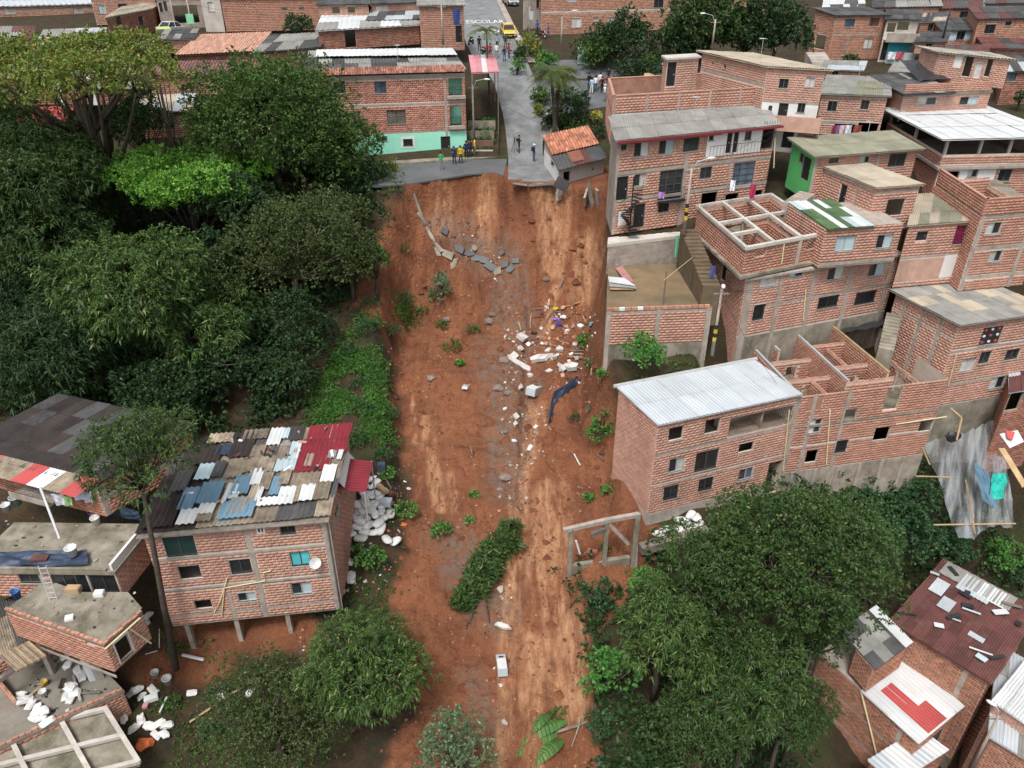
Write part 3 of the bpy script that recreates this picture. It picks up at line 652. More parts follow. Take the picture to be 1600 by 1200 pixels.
m = MB(); h.plate(m, 'F', (-.3, h.W+.3, h.z1-.22, h.z1-.06), .56, .06); m.build('fascia', MAROON, h.root)
m = MB()
for k in range(44): h.plate(m, 'F', (k*.2, k*.2+.1, h.z1-.42, h.z1-.26), .12, .1)
m.build('corbel_course', h.brick, h.root)['kind'] = 'stuff'
m = MB(); za = h.hit('F', 1145, 241)[1]; rail(m, h.P('F', h.hit('F', 1105, 243)[0], za, .3), h.P('F', h.hit('F', 1190, 232)[0], za, .3), .85, .3); m.build('balcony_railing', IRON, h.root)
m = MB(); a0, a1 = h.hit('F', 1190, 220)[0], h.hit('F', 1209, 220)[0]; zz = h.hit('F', 1200, 232)[1]
for k in range(6): m.tube([h.P('F', a0+(a1-a0)*k/5, zz, .05), h.P('F', a0+(a1-a0)*k/5, zz+2.1, .05)], .02, 4)
for k in range(5): m.tube([h.P('F', a0, zz+.1+.45*k, .05), h.P('F', a1, zz+.5+.35*k, .05)], .015, 4)
m.build('window_grille', IRON, h.root)
m = MB(); rr = h.rect('F', 1028, 262, 1068, 312); rail(m, h.P('F', rr[0], rr[2], .35), h.P('F', rr[1], rr[2], .35), 1.0, .15); m.obox(h.P('F', rr[0]-.1, rr[2]-.1, .4), (*(h.u/h.W*(rr[1]-rr[0]+.2)), 0), (*(h.b/h.D*.4), 0), (0, 0, .1)); m.build('balcony_cage', IRON, h.root)
h.finish()
m = MB(); p = h.P('F', h.hit('F', 975, 352)[0], h.z0, .9)
m.tube([p, p+(0, 0, 4.6)], .05, 6)
for k in range(16): a = k*.42; m.obox(p+(0, 0, .22*k+.2), (.75*math.cos(a), .75*math.sin(a), 0), (-.28*math.sin(a), .28*math.cos(a), 0), (0, 0, .03))
m.tube([p+(.75*math.cos(.42*k), .75*math.sin(.42*k), 1.05+.22*k) for k in range(16)], .02, 4)
tag(m.build('spiral_stair', IRON), 'small black spiral stair climbing beside the lowest door of the rim house', 'stair')
# roof terrace house behind it
h = House('brick roof terrace house with low parapets and a small stair room on top', (958, 150), 61.6, (1185, 137), (950, 122), 5.0, single=0); TERR = h
zt = h.z1-1.35
h.walls(zt=zt, plains=[('F', 'z', zt-.5, zt, WHITE)], faces='FL', detail=False); h.slab(zt+.02, .2, 0, CONCD); h.parapet(zt+.02, 1.3, faces='FLB', capm=h.brick)
m = MB()
for k in range(5): h.plate(m, 'F', (.1+k*2.7, .28+k*2.7, zt, h.z1), .03, .1)
m.build('parapet_column', CONC, h.root); h.finish()
sr = House('small square brick stair room with a dark door on the roof terrace', (1043, 95), 66.0, (1092, 90), (1037, 89), zt, cat='stair room', name='stair_room', dz=.1)
sr.walls(wins=[('F', 1041, 97, 1056, 135, 'door')]); sr.slab(sr.z1+.12, .14, .18, CONCW, name='roof'); sr.finish()
sx = h.pt(.24, .45, zt+.03)
# taller block at the back with the beige roof
h = House('tall brick block with pale beige roof and two small square upper windows', (1200, 104), 64, (1290, 109), (1098, 81), (1205, 236), rise=.0, brick='pink'); TALLB = h
h.walls(wins=[('F', 1217, 123, 1232, 138, 'dark'), ('F', 1258, 121, 1273, 136, 'pale'), ('F', 1200, 165, 1206, 180, 'dark'), ('F', 1216, 161, 1231, 183, 'doorg'), ('F', 1246, 161, 1258, 176, 'dark'), ('F', 1222, 204, 1239, 231, 'doorg'), ('L', 1130, 101, 1134, 107, 'open'), ('L', 1112, 97, 1115, 101, 'open')],
        bands=[('F', 1205, 158, .25)], plains=[('F', 1185, 160, 1279, 184, WHITE), ('F', 1190, 203, 1245, 235, WHITE), ('L', 'z', h.z1-1.5, h.z1-1.3, CONC)])
hroof(h, 6, 5, [FIBT], over=.35, waves=4, seed=5)
m = MB(); zz = h.hit('F', 1240, 198)[1]; h.plate(m, 'F', (-.4, h.W+.4, zz-.2, zz), 1.0, 1.0); h.plate(m, 'F', (-.4, h.W+.4, zz, zz+.95), 1.0, .12); m.build('balcony', M('brick_wash', (.46, .30, .235), (.36, .21, .16), scale=1.6, rnd=.1, stain=(.16, .12, .1), stain_amt=.5), h.root); h.finish()
# house right of it
h = House('brick house with flat grey roof between the beige roofed block and the white roof', (1285, 146), 70, (1387, 150), (1296, 119), (1275, 210), brick='pink')
h.walls(wins=[('F', 1293, 158, 1308, 174, 'dark'), ('F', 1345, 157, 1358, 171, 'dark'), ('F', 1303, 194, 1335, 209, 'hole'), ('F', 1340, 192, 1372, 207, 'hole')], bands=[('F', 1280, 147, .3), ('F', 1280, 190, .25)])
hroof(h, 8, 3, [FIBRE, FIBRE, FIBG], over=.3, waves=5, seed=8); h.finish(); CLOTH_HOUSE = h
# green-walled house
h = House('brick house with bright green side wall and olive corrugated roof', (1275, 243), 58, (1435, 231), (1240, 219), (1278, 312), rise=.25, brick='pink', single=120); GRNH = h
h.walls(wins=[('F', 1295, 247, 1310, 255, 'dark'), ('F', 1344, 244, 1359, 258, 'half'), ('F', 1389, 240, 1415, 260, 'dark'), ('L', 1253, 244, 1266, 283, 'door'), ('L', 1249, 239, 1256, 254, 'dark')],
        plains=[('L', 'z', h.z0, h.z1+.3, GREEN)], cols=[('F', 's', .12, .24), ('F', 1372, 250, .25)], nobrick='L')
hroof(h, 9, 2, [FIBG], over=.35, front=.45, waves=7, seed=9); h.finish()
# tall tower block with tan roof
h = House('narrow brick block with tan corrugated roof standing behind the open roof beams', (1370, 293), 53, (1438, 288), (1279, 257), (1370, 362), brick='pink', single=120)
h.walls(wins=[('F', 1385, 311, 1412, 337, 'open'), ('L', 1311, 287, 1321, 325, 'doorg')], bands=[('F', 1370, 301, .2), ('F', 1370, 356, .35), ('L', 1320, 277, .2)], cols=[('L', 's', .5, .2), ('L', 's', 4.5, .2)])
hroof(h, 4, 4, [FIBT], over=.2, waves=6, seed=11); h.finish()
# middle storey with green sheet roof
h = House('brick storey with green and white corrugated roof patched with clear sheets', (1291, 358), 49.6, (1412, 349), (1232, 318), (1291, 418), rise=.2, brick='pink', single=120)
h.walls(wins=[('F', 1306, 369, 1336, 392, 'pale'), ('F', 1370, 367, 1394, 388, 'half')], bands=[('F', 1291, 413, .3)], faces='FLR')
GRSH = M('green_sheet', (.09, .15, .07), (.055, .095, .045), scale=1.2, rough=.8, rnd=.25, stain=(.03, .04, .02), stain_amt=.5)
U = h.u*.6; sheet_roof(h.root, np.array([*(h.A-h.b/h.D*.2), h.z1+.08]), np.array([*U, 0]), np.array([*(h.b*1.05), .2]), 7, 3, [GRSH, WZINC, LTBL], weights=[5, 3, 1], waves=4, seed=4)
h.slab(h.z1+.02, .15); h.finish()
# frame house
h = House('brick house whose roofless top floor carries a grid of pale concrete beams', (1166, 388), 48, (1293, 364), (1090, 323), (1158, 432), brick='red', single=150, mortar=M('mortar_reddish', (.47, .35, .285), (.35, .25, .2), scale=1.5, stain=(.15, .1, .08), stain_amt=.5)); FRAMEH = h
h.walls(wins=[('F', 1262, 364, 1279, 389, 'open'), ('F', 1180, 389, 1196, 401, 'hole')], bands=[('F', 'z', h.z1-.12, .24), ('L', 'z', h.z1-.12, .24)], faces='FLRB')
h.slab(h.z0+.1, .2, .25, CONCD); zt = h.z1
for p, q in (((.02, .97), (.98, .97)), ((.025, .03), (.025, .96)), ((.975, .03), (.975, .96))): brick_run(h, h.pt(*p, 0), h.pt(*q, 0), h.z0+.1, zt-.15)
bm_ = [((0, 0), (1, 0)), ((0, 0), (0, 1)), ((1, 0), (1, 1)), ((0, 1), (1, 1)), ((0, .55), (1, .55)), ((.33, 0), (.33, 1)), ((.66, .55), (.66, 1)), ((0, .28), (.33, .28)), ((.66, 0), (.66, .55))]
for k, (p, q) in enumerate(bm_):
    m = MB(); a, b = h.pt(*p, zt), h.pt(*q, zt); d = (b-a); L_ = np.linalg.norm(d); d /= L_; n = np.array([-d[1], d[0], 0]); m.obox(a-n*.12-d*.1+(0, 0, -.1+.004*k), d*(L_+.2), n*.24, (0, 0, .22)); m.build('roof_beam', CONCW, h.root)
for p, q in (((.33, .55), (1, .55)), ((.66, .1), (.66, .55)), ((.33, 0), (.33, .4))): brick_run(h, h.pt(*p, 0), h.pt(*q, 0), h.z0+.1, zt-.4)
for p in ((.33, .55), (.66, .55), (.66, 0), (.33, 1), (.02, .55)):
    m = MB(); a = h.pt(*p, h.z0); m.box(a[0]-.12, a[1]-.12, h.z0, a[0]+.12, a[1]+.12, zt-.1); m.build('post', CONC, h.root)
h.finish()
# lower body under it
h = House('wide lower brick storeys stepping along the stairs below the open roof beams', (1167, 434), 48.3, (1407, 396), (1098, 372), -9.5, brick='pink', single=200); LOWB = h
h.walls(wins=[('F', 1188, 432, 1214, 448, 'pale', CURT), ('F', 1234, 422, 1255, 433, 'half'), ('F', 1294, 418, 1318, 437, 'half'), ('F', 1358, 412, 1382, 431, 'half'),
              ('F', 1177, 476, 1194, 499, 'grille'), ('F', 1279, 463, 1309, 480, 'grille'), ('F', 1337, 456, 1367, 474, 'grille'), ('L', 1128, 405, 1135, 440, 'doorg')],
        bands=[('F', 1160, 483, .25), ('L', 'z', h.z1-.15, .3)], cols=[('F', 1163, 510, .3), ('F', 1210, 495, .3), ('F', 1168, 455, .25), ('F', 1262, 480, .3), ('F', 1320, 470, .3), ('F', 1380, 462, .3)],
        plains=[('F', 'z', h.z0, h.hit('F', 1155, 528)[1], CONCD)])
h.slab(h.z1+.0, .15, .2, CONC); h.finish()
# house with magenta curtain
h = House('brick house with tan roof, magenta curtained window and open white hatch below', (1421, 352), 51.5, (1531, 344), (1432, 306), (1415, 448), brick='pink', single=150)
h.walls(wins=[('F', 1432, 362, 1449, 376, 'door', IRON), ('F', 1492, 352, 1525, 380, 'grille', MAGC), ('F', 1499, 396, 1520, 425, 'hole')], bands=[('F', 1415, 402, .2)], plains=[('F', 1472, 397, 1500, 432, WHITE), ('F', 1400, 405, 1470, 437, MATS['brick_wash'])])
hroof(h, 7, 3, [FIBT, FIBG], over=.2, weights=[1, 2], waves=5, seed=13); h.finish()
# right-hand one with terrace
h = House('brick house at the right edge with stepped parapet terrace above an empty window', (1534, 338), 51, (1640, 330), (1462, 288), (1528, 452), brick='red')
h.walls(wins=[('F', 1541, 348, 1564, 366, 'half'), ('F', 1546, 392, 1565, 409, 'half')], bands=[('F', 1528, 388, .3), ('F', 1528, 432, .3), ('F', 1534, 341, .15)], cols=[('F', 's', .2, .3), ('F', 1588, 410, .3)])
h.slab(h.z1+.05, .2, 0, CONCD); h.parapet(h.z1+.05, 1.1, faces='FL'); brick_run(h, h.pt(.45, .1, 0), h.pt(.45, .8, 0), h.z1+.05, h.z1+.8); brick_run(h, h.pt(.0, .55, 0), h.pt(.45, .55, 0), h.z1+.05, h.z1+1.3); h.finish()
# white roofed open hall
h = House('open sided upper hall under a huge white sheet roof with brick parapet', (1474, 242), 60, (1640, 238), (1387, 190), (1468, 330), brick='red'); HALL = h
h.walls(wins=[('F', 1470, 268, 1497, 288, 'hole'), ('F', 1512, 264, 1528, 277, 'half'), ('F', 1560, 265, 1580, 283, 'dark')], plains=[('F', 1440, 263, 1553, 292, WHITE)], bands=[('F', 1470, 260, .2)])
h.slab(h.z1-.9, .2, .3, CONC); zr = atY(1474, 216, 60)[2]
for i, p in enumerate(((.02, .02), (.34, .02), (.62, .02), (.9, .02), (.02, .5), (.02, .98))):
    m = MB(); a = h.pt(*p, 0); m.box(a[0]-.1, a[1]-.1, h.z1-.9, a[0]+.1, a[1]+.1, zr); m.build('post', CONCW, h.root)
m = MB(); m.obox(h.pt(.02, .75, h.z1-.9), (*(h.u*.96), 0), (*(h.b/h.D*.15), 0), (0, 0, zr-h.z1+.8)); m.build('back_wall', DARKIN, h.root)
hz = h.z1; h.z1 = zr; h.rise = -.25; hroof(h, 12, 3, [WZINC], over=.7, front=.6, waves=4, amp=.012, seed=15); h.z1 = hz; h.finish()
# brick house with roof terrace and black tarp
h = House('brick house with two wide windows above the white roof and black tarp on top', (1413, 148), 70, (1549, 142), (1366, 123), (1413, 190), brick='pink')
h.walls(wins=[('F', 1434, 152, 1463, 164, 'half'), ('F', 1500, 151, 1528, 164, 'half')], bands=[('F', 1413, 151, .25)])
h.slab(h.z1+.05, .2, .1, CONCD); U = h.u*.6; sheet_roof(h.root, np.array([*(h.A-h.u*.04-h.b*.08), h.z1+.15]), np.array([*U, 0]), np.array([*(h.b*1.15), .1]), 5, 3, [DARKR, FIBRE, DARKR], waves=5, seed=17); h.parapet(h.z1+.05, .7, faces='F'); h.finish()
m = MB(); P0 = h.pt(.35, .5, h.z1+.4); gx, gy = 9, 6; vs = []
for j in range(gy):
    for i in range(gx): q = P0+np.array([*(h.u*.42*i/(gx-1)), 0])+np.array([*(h.b*.7*j/(gy-1)), 0]); vs.append(q+(0, 0, .25*fbm(i*.7, j*.7, 3, 4)*2+.9*j/(gy-1)))
m.add(vs, [(j*gx+i, j*gx+i+1, (j+1)*gx+i+1, (j+1)*gx+i) for j in range(gy-1) for i in range(gx-1)]); tag(m.build('tarp', TARP, smooth=False), 'crumpled black tarp sloping over a brick roof below the small upper room', 'tarp')
h = House('small upper brick room with pale plaster patch and pale door under a flat grey roof', (1468, 82), 76.5, (1580, 93), (1440, 74), (1475, 128), brick='pink')
h.walls(wins=[('F', 1506, 86, 1519, 120, 'hole'), ('F', 1522, 98, 1534, 122, 'doorw', CURT), ('F', 1540, 92, 1549, 120, 'hole')], plains=[('F', 1491, 86, 1503, 106, WHITE)]); hroof(h, 6, 3, [FIBRE, FIBT], over=.4, waves=4, seed=19); h.finish()
# R10 big right house
h = House('big brick house with flat grey sheet roof and polka dot curtains at right', (1500, 506), 46, (1640, 486), (1401, 456), -15.5, brick='pink', single=250); BIGR = h
h.walls(wins=[('F', 1534, 511, 1564, 538, 'open'), ('F', 1502, 561, 1522, 580, 'pale'), ('F', 1531, 550, 1547, 567, 'dark'), ('F', 1572, 546, 1592, 561, 'dark'), ('F', 1547, 589, 1569, 607, 'half'), ('L', 1388, 520, 1399, 545, 'hole')],
        bands=[('F', 1495, 549, .2), ('F', 1490, 600, .25), ('L', 1430, 500, .15)], cols=[('L', 's', 1.0, .25), ('L', 's', 2.6, .25), ('L', 's', 4.2, .25)], plains=[('F', 'z', h.z0, h.hit('F', 1482, 632)[1], CONCD)])
hroof(h, 10, 4, [FIBRE, FIBT], weights=[3, 2], over=.3, waves=5, seed=21); h.finish()
r_ = h.rect('F', 1534, 511, 1564, 538); m = MB(); h.plate(m, 'F', r_, -.08, .02); cu = m.build('curtain', TARP, h.root)
for k in range(9):
    i, j = k % 3, k//3; m = MB(); q = h.P('F', r_[0]+(i+.5)*(r_[1]-r_[0])/3, r_[2]+(j+.5)*(r_[3]-r_[2])/3, -.06); m.blob(q, .12, .02, .12, k, .1); m.build('dot', [REDR, PVCW][(i+j) % 2], cu)
# white roofed corner house
h = House('three storey brick house leaning over the slide with shiny white metal roof', (1028, 662), 39, (1248, 615), (967, 606), (1006, 822), rise=.35, brick='pink', single=300); WHR = h
zc = h.hit('F', 1008, 805)[1]
h.walls(wins=[('F', 1045, 667, 1067, 688, 'open'), ('F', 1102, 655, 1124, 677, 'open'), ('F', 1141, 644, 1236, 672, 'hole'), ('F', 1046, 716, 1069, 737, 'half'), ('F', 1087, 705, 1121, 734, 'dark'), ('F', 1155, 692, 1177, 706, 'open'),
              ('F', 1037, 759, 1059, 779, 'grille'), ('F', 1092, 747, 1113, 765, 'grille'), ('F', 1155, 732, 1176, 749, 'half', GLASSB), ('F', 1198, 722, 1226, 768, 'hole')],
        bands=[('F', 1022, 713, .3), ('F', 1013, 762, .14), ('L', 1010, 700, .0)], plains=[('F', 'z', h.z0, zc, CONC), ('L', 'z', h.z0, zc, CONC)])
for z in (h.hit('F', 1022, 713)[1], h.hit('F', 1013, 762)[1]): h.slab(z, .2)
r_ = h.rect('F', 1141, 644, 1236, 672); rb = h.rect('F', 1141, 646, 1192, 672)
m = MB(); o, t, n, w = h.face('F')
m.obox(h.P('F', r_[0]-.05, r_[2]-.05, -1.5), t*(r_[1]-r_[0]+.1), -n*.1, (0, 0, r_[3]-r_[2]+.2)); m.obox(h.P('F', rb[1], r_[2]-.05, -.2), t*.12, -n*1.3, (0, 0, r_[3]-r_[2]+.1)); m.obox(h.P('F', r_[0]-.05, r_[2]-.05, -.17), t*(r_[1]-r_[0]+.1), -n*1.33, (0, 0, .05)); m.build('loggia', MORTD, h.root)
m = MB(); rail(m, h.P('F', r_[0], r_[2], -.03), h.P('F', r_[1], r_[2], -.03), .62, .12)
for k in range(12): x = rb[1]+.2+k*(r_[1]-rb[1]-.2)/11; m.tube([h.P('F', x, r_[2]+.6, -.03), h.P('F', x, r_[3], -.03)], .015, 4)
m.build('railing', IRON, h.root)
hroof(h, 11, 2, [ZINC], over=.12, front=.2, waves=4, amp=.018, seed=23)
m = MB(); o = h.P('B', -.3, h.z1+h.rise+.08, .15); e = h.P('B', h.W+.3, h.z1+h.rise+.08, .15); m.tube([o, e], .14, 8); m.build('gutter', ALU, h.root); h.finish()
# unfinished roofless house
FRb = WHR.A+WHR.u
h = House('long unfinished roofless brick house with inner partition walls open to the sky', (1246, 620), 42.6, (1482, 592), (1158, 528), -16, brick='red', single=300, dz=0); UNF = h
z2 = h.z1; zf = h.hit('F', 1240, 668)[1]
h.walls(wins=[('F', 1264, 656, 1283, 677, 'half'), ('F', 1319, 639, 1338, 660, 'open'), ('F', 1259, 704, 1277, 723, 'open'), ('F', 1306, 688, 1323, 706, 'grille'), ('F', 1366, 668, 1389, 688, 'open'), ('F', 1437, 656, 1462, 674, 'open'), ('F', 1384, 605, 1406, 640, 'hole')],
        bands=[('F', 1240, 668, .16), ('F', 1240, 700, .1)], cols=[('F', 1256, 700, .25), ('F', 1316, 660, .25), ('F', 's', .15, .3)], faces='FLBR', plains=[('F', 'z', h.z0, h.hit('F', 1232, 738)[1], M('stained_footing', (.37, .32, .26), (.2, .17, .135), scale=1.3, stain=(.10, .085, .06), stain_amt=.7, bump=.15)), ('F', 1262, 622, 1284, 640, M('brick_screen', (.40, .22, .15), (.3, .15, .1), rnd=.2))])
h.slab(zf, .2, 0, CONCD)
for k in range(6): m = MB(); a_ = .8+k*1.75; h.plate(m, 'F', (a_, a_+.26, h.z0, h.hit('F', 1232, 738)[1]), .1, .12); m.build('footing_pier', CONC, h.root)
GAL = M('grey_ring_beam', (.36, .365, .37), (.28, .285, .29), rough=.7)
for p, q, cap, z in [((.015, .02), (.015, .98), GAL, z2), ((.33, .03), (.33, 1.0), GAL, z2+.55), ((.6, .05), (.6, 1.0), WOOD, z2+.75), ((0, .98), (.33, .98), GAL, z2), ((.16, .7), (.16, 1.0), GAL, z2), ((.34, .985), (.59, .985), GAL, z2+.7),
                     ((.02, .55), (.33, .55), None, z2-.1), ((.02, .25), (.33, .25), None, z2-.1), ((.335, .65), (.595, .65), None, z2+.4), ((.335, .3), (.595, .3), None, z2+.3), ((.46, .3), (.46, .62), None, z2+.2), ((.6, .45), (.85, .45), None, z2-.6), ((.85, .02), (.85, .5), None, z2-.5), ((.2, .02), (.2, .25), None, z2-.2)]:
    L_ = np.linalg.norm(h.pt(*q, 0)-h.pt(*p, 0)); hole = (L_*.45, min(L_*.45+.8, L_-.15), zf, zf+1.9) if cap is None and L_ > 2 else None
    brick_run(h, h.pt(*p, 0), h.pt(*q, 0), zf, z, cap=cap, hole=hole)
brick_run(h, h.pt(.31, .012, 0), h.pt(.62, .012, 0), z2+.005, z2+.55)
h.finish()
# concrete wall and terrace below the rim house
h = House('old terrace with mossy concrete floor held by a brick and concrete retaining wall', (948, 487), 47, (1113, 481), (951, 416), (948, 590), cat='terrace', name='terrace', brick='pink', single=150); TER = h
zc = h.hit('F', 1000, 538)[1]
h.walls(faces='FLR', bands=[('F', 'z', h.z1-.14, .2)], cols=[('F', 's', .15, .3), ('F', 1027, 510, .25), ('F', 's', h.W-.18, .35)], plains=[('F', 'z', h.z0, zc, CONCD), ('L', 'z', h.z0, h.z1, CONCD)], nobrick='L')
h.slab(h.z1+.03, .25, 0, M('mossy_clay_floor', (.22, .145, .085), (.12, .095, .055), scale=.5, stain=(.07, .07, .04), stain_amt=.7, stain_scale=.4, bump=.15), name='terrace_floor')
k = 0
while k*.42 < h.W-.3:
    m = MB(); h.plate(m, 'F', (k*.42+.02, k*.42+.40, h.z1+.03, h.z1+.22), .0, .16); m.build('edge_brick', [BR['red'], WHITE, BR['pink']][(k*5) % 3 if 1 < k < 7 else 0], h.root); k += 1
h.finish()
h2 = House('grey stained block retaining wall under the cliff edge house', (950, 382), 54.6, (1066, 368), (951, 372), (950, 428), cat='wall', name='retaining_wall', brick='pink'); RW = h2
h2.mort = CONC
h2.walls(faces='FLR', plains=[], nobrick='FLR', detail=False)
m = MB()
for j in range(12):
    for i in range(22):
        x0 = i*.42-(j % 2)*.21; z0_ = h2.z0+j*.2
        if x0 < 0 or x0+.4 > h2.W or z0_+.2 > h2.z1: continue
        h2.plate(m, 'F', (x0, x0+.4, z0_, z0_+.185), .02, .03)
m.build('block', CONC, h2.root)['kind'] = 'stuff'
h2.slab(h2.z1+.04, .25, .05, CONCW, name='landing')
# ---------------------------------------------------------------- patched-roof house, left of the slide
h = House('three storey brick house on stilts with patchwork corrugated roof left of the slide', (224, 836), 31.5, (508, 811), (296, 690), (282, 976), rise=.75, brick='pink', single=300); PATCH = h
h.walls(wins=[('F', 256, 838, 306, 869, 'dark', M('green_shutter', (.02, .05, .045), rough=.6)), ('F', 403, 823, 411, 831, 'vent'), ('F', 437, 820, 462, 835, 'dark'), ('F', 279, 884, 314, 906, 'open'), ('F', 359, 874, 393, 896, 'dark'), ('F', 454, 862, 485, 884, 'dark', TEALC),
              ('F', 304, 938, 331, 952, 'open'), ('F', 371, 926, 400, 940, 'half'), ('F', 455, 910, 487, 929, 'half'), ('R', 518, 722, 526, 745, 'dark'), ('R', 522, 790, 531, 812, 'dark')],
        bands=[('F', 512, 851, .22), ('F', 520, 898, .2), ('R', 512, 851, .22), ('F', 526, 938, .2)], cols=[('F', 's', 3.6, .2, h.z0, h.z0+2.2), ('F', 408, 925, .3), ('F', 's', h.W-.12, .22), ('R', 's', .12, .22)])
for z in (h.hit('F', 512, 851)[1], h.hit('F', 520, 898)[1], h.z0+.12): h.slab(z, .2)
# roof: dark deck plus sheets
o3 = np.array([*(h.A-h.b/h.D*.35-h.u/h.W*.25), h.z1+.10-.35*h.rise/h.D]); Ur = np.array([*(h.u/h.W*(h.W+.5)), 0]); Vr = np.array([*(h.b/h.D), h.rise/h.D])*(h.D+.5); nr = np.cross(Ur, Vr); nr /= np.linalg.norm(nr)
m = MB(); m.slabq([o3, o3+Ur, o3+Ur+Vr, o3+Vr], .06); roof = m.build('roof', WOODG, h.root); Rr = WL[h.root]
def roof_uv(x, y):
    p = atPlane(x, y, o3, nr)-o3; return p @ Ur/(Ur @ Ur), p @ Vr/(Vr @ Vr)
npatch = [0]
def patch(x0, y0, x1, y1, mt, lift=.05, rot=0, per=.27):
    X0, Y0, X1, Y1 = [200+x0/4, 660+y0/4, 200+x1/4, 660+y1/4]; cx, cy = (X0+X1)/2, (Y0+Y1)/2
    u0, u1 = roof_uv(X0, cy)[0], roof_uv(X1, cy)[0]; v1, v0 = roof_uv(cx, Y0)[1], roof_uv(cx, Y1)[1]
    u0, u1, v0, v1 = max(-.02, u0), min(1.01, u1), max(-.03, v0), min(1.01, v1)
    if u1-u0 < .01 or v1-v0 < .01: return
    me = corr_mesh('roof_sheet', Ur*(u1-u0), Vr*(v1-v0), max(2, int((u1-u0)*np.linalg.norm(Ur)/per)), .05, mt); ob = link('roof_sheet', me, roof); npatch[0] += 1
    q = o3+Ur*u0+Vr*v0+nr*(lift+.0035*npatch[0])-np.array(Rr); ob.matrix_local = Matrix.Translation(Vector(q)) @ Matrix.Rotation(rot, 4, Vector(nr))
rg = random.Random(5)
for i in range(10):
    for j in range(5): 
        x0 = 60+i*122; y0 = 80+j*122; patch(x0+(4-j)*(60-i*6)*.35, y0, x0+140+(4-j)*(60-i*6)*.35, y0+135, rg.choice([TAN, TAN, DARKR, TAN, FIBRE] if i > 2 else [DARKR, BLACKR, TAN, BLACKR]), .045, rg.gauss(0, .02))
for a in [(1030, 72, 1345, 200, MAROON), (1005, 190, 1310, 296, MAROON), (985, 280, 1205, 402, MAROON), (410, 105, 560, 165, TAN), (560, 110, 700, 270, BLACKR), (470, 180, 580, 250, NAVY), (625, 95, 780, 160, TAN), (785, 90, 870, 208, WZINC), (872, 105, 912, 172, LTBL),
          (912, 85, 1005, 190, DARKR), (340, 190, 500, 300, BLACKR), (690, 205, 775, 290, TAN), (860, 205, 930, 318, TAN), (930, 200, 995, 380, LTBL), (968, 200, 998, 312, WHITE), (372, 300, 470, 400, LTBL), (470, 290, 540, 390, DARKR), (560, 285, 750, 405, TAN),
          (750, 285, 852, 385, TAN), (855, 310, 985, 390, LTBL), (1040, 290, 1090, 372, TAN), (1180, 280, 1232, 330, FIBRE), (300, 450, 400, 590, BLUER), (412, 425, 548, 560, BLUER), (590, 450, 662, 545, LTBL), (612, 400, 722, 520, BLUER), (722, 362, 788, 466, WZINC),
          (785, 390, 850, 505, TAN), (850, 425, 912, 545, BLUER), (895, 385, 965, 482, TAN), (980, 415, 1152, 505, TAN), (1160, 375, 1248, 490, WZINC), (1240, 282, 1272, 345, WZINC), (95, 500, 300, 695, BLACKR), (305, 595, 420, 692, WZINC), (420, 565, 520, 635, WZINC),
          (415, 632, 512, 682, TAN), (556, 565, 770, 678, BLUER), (608, 545, 732, 652, FIBRE), (718, 470, 768, 605, TAN), (768, 490, 806, 580, WZINC), (780, 562, 905, 616, WZINC), (908, 502, 1015, 617, WZINC), (1012, 500, 1050, 608, TAN), (1048, 500, 1136, 606, WZINC), (1132, 490, 1232, 606, TAN), (250, 340, 340, 470, DARKR), (570, 450, 596, 580, WZINC)]:
    patch(*a, lift=.10, rot=rg.gauss(0, .012))
for k in range(34):
    x, y = rg.uniform(300, 1230), rg.uniform(130, 580); u, v = roof_uv(200+x/4, 660+y/4); m = MB(); q = o3+Ur*u+Vr*v+nr*.36; L_ = rg.uniform(.12, .7)
    m.cbox(q, L_, rg.uniform(.06, .18), .06, Matrix.Rotation(rg.uniform(0, 3.14), 4, 'Z')); m.build('roof_weight', rg.choice([WOODG, BR['red'], WHITE, TARP, CONC, RUST]), roof)
# stilts, ground beams, awning, pipes
for (x, y, x2, y2) in ((290, 976, 302, 1012), (367, 966, 383, 1018), (447, 955, 459, 1012)):
    m = MB(); p = h.P('F', h.hit('F', x, y)[0], h.z0+.02, -.25); zb = gzf(p[0], p[1])-.3; m.obox((p[0]-.14, p[1]-.14, zb), (.28, 0, 0), (0, .28, 0), (0, 0, p[2]-zb)); m.build('stilt', CONC, h.root)
m = MB(); p = atY(300, 1006, 32.6); q = atY(372, 997, 32.6); m.tube([p, q], .13, 4); q2 = atY(450, 1000, 32.6); m.tube([atY(385, 1005, 32.6), q2], .13, 4); m.build('ground_beam', CONCW, h.root)
m = MB(); zr = h.z1-1.0
P0 = h.pt(1.0, .42, h.z1-.5); P1 = h.pt(1.0, .80, h.z1-.35); ex = np.array([*(h.u/h.W), -.25])
me = corr_mesh('awning', P1-P0, ex*1.7, 12, .025, MAROON); ob = link('awning', me, h.root); ob.location = tuple(P0-np.array(Rr))
m = MB(); m.tube([P0+ex*1.6, P0+ex*1.6-(0, 0, 3.2)], .05, 6); m.tube([P1+ex*1.6, P1+ex*1.6-(0, 0, 3.2)], .05, 6); m.build('awning_post', ALU, h.root)
m = MB(); m.slabq([h.pt(1.0, .45, h.z1-.05)+ex*.1, h.pt(1.0, .45, h.z1-.6)+ex*.5, h.pt(1.0, .85, h.z1-.6)+ex*.5, h.pt(1.0, .85, h.z1-.05)+ex*.1], .03); m.build('flashing', WHITE, h.root)
def fpx(H, f, x, y, out=.08): s_, z = H.hit(f, x, y); return H.P(f, s_, z, out)
for pts in ([(356, 900), (344, 938), (335, 955)], [(351, 916), (347, 960)], [(352, 917), (415, 906), (412, 893), (424, 890)]):
    m = MB(); m.tube([fpx(h, 'F', *p) for p in pts], .035, 6); m.build('drain_pipe', PVC, h.root)
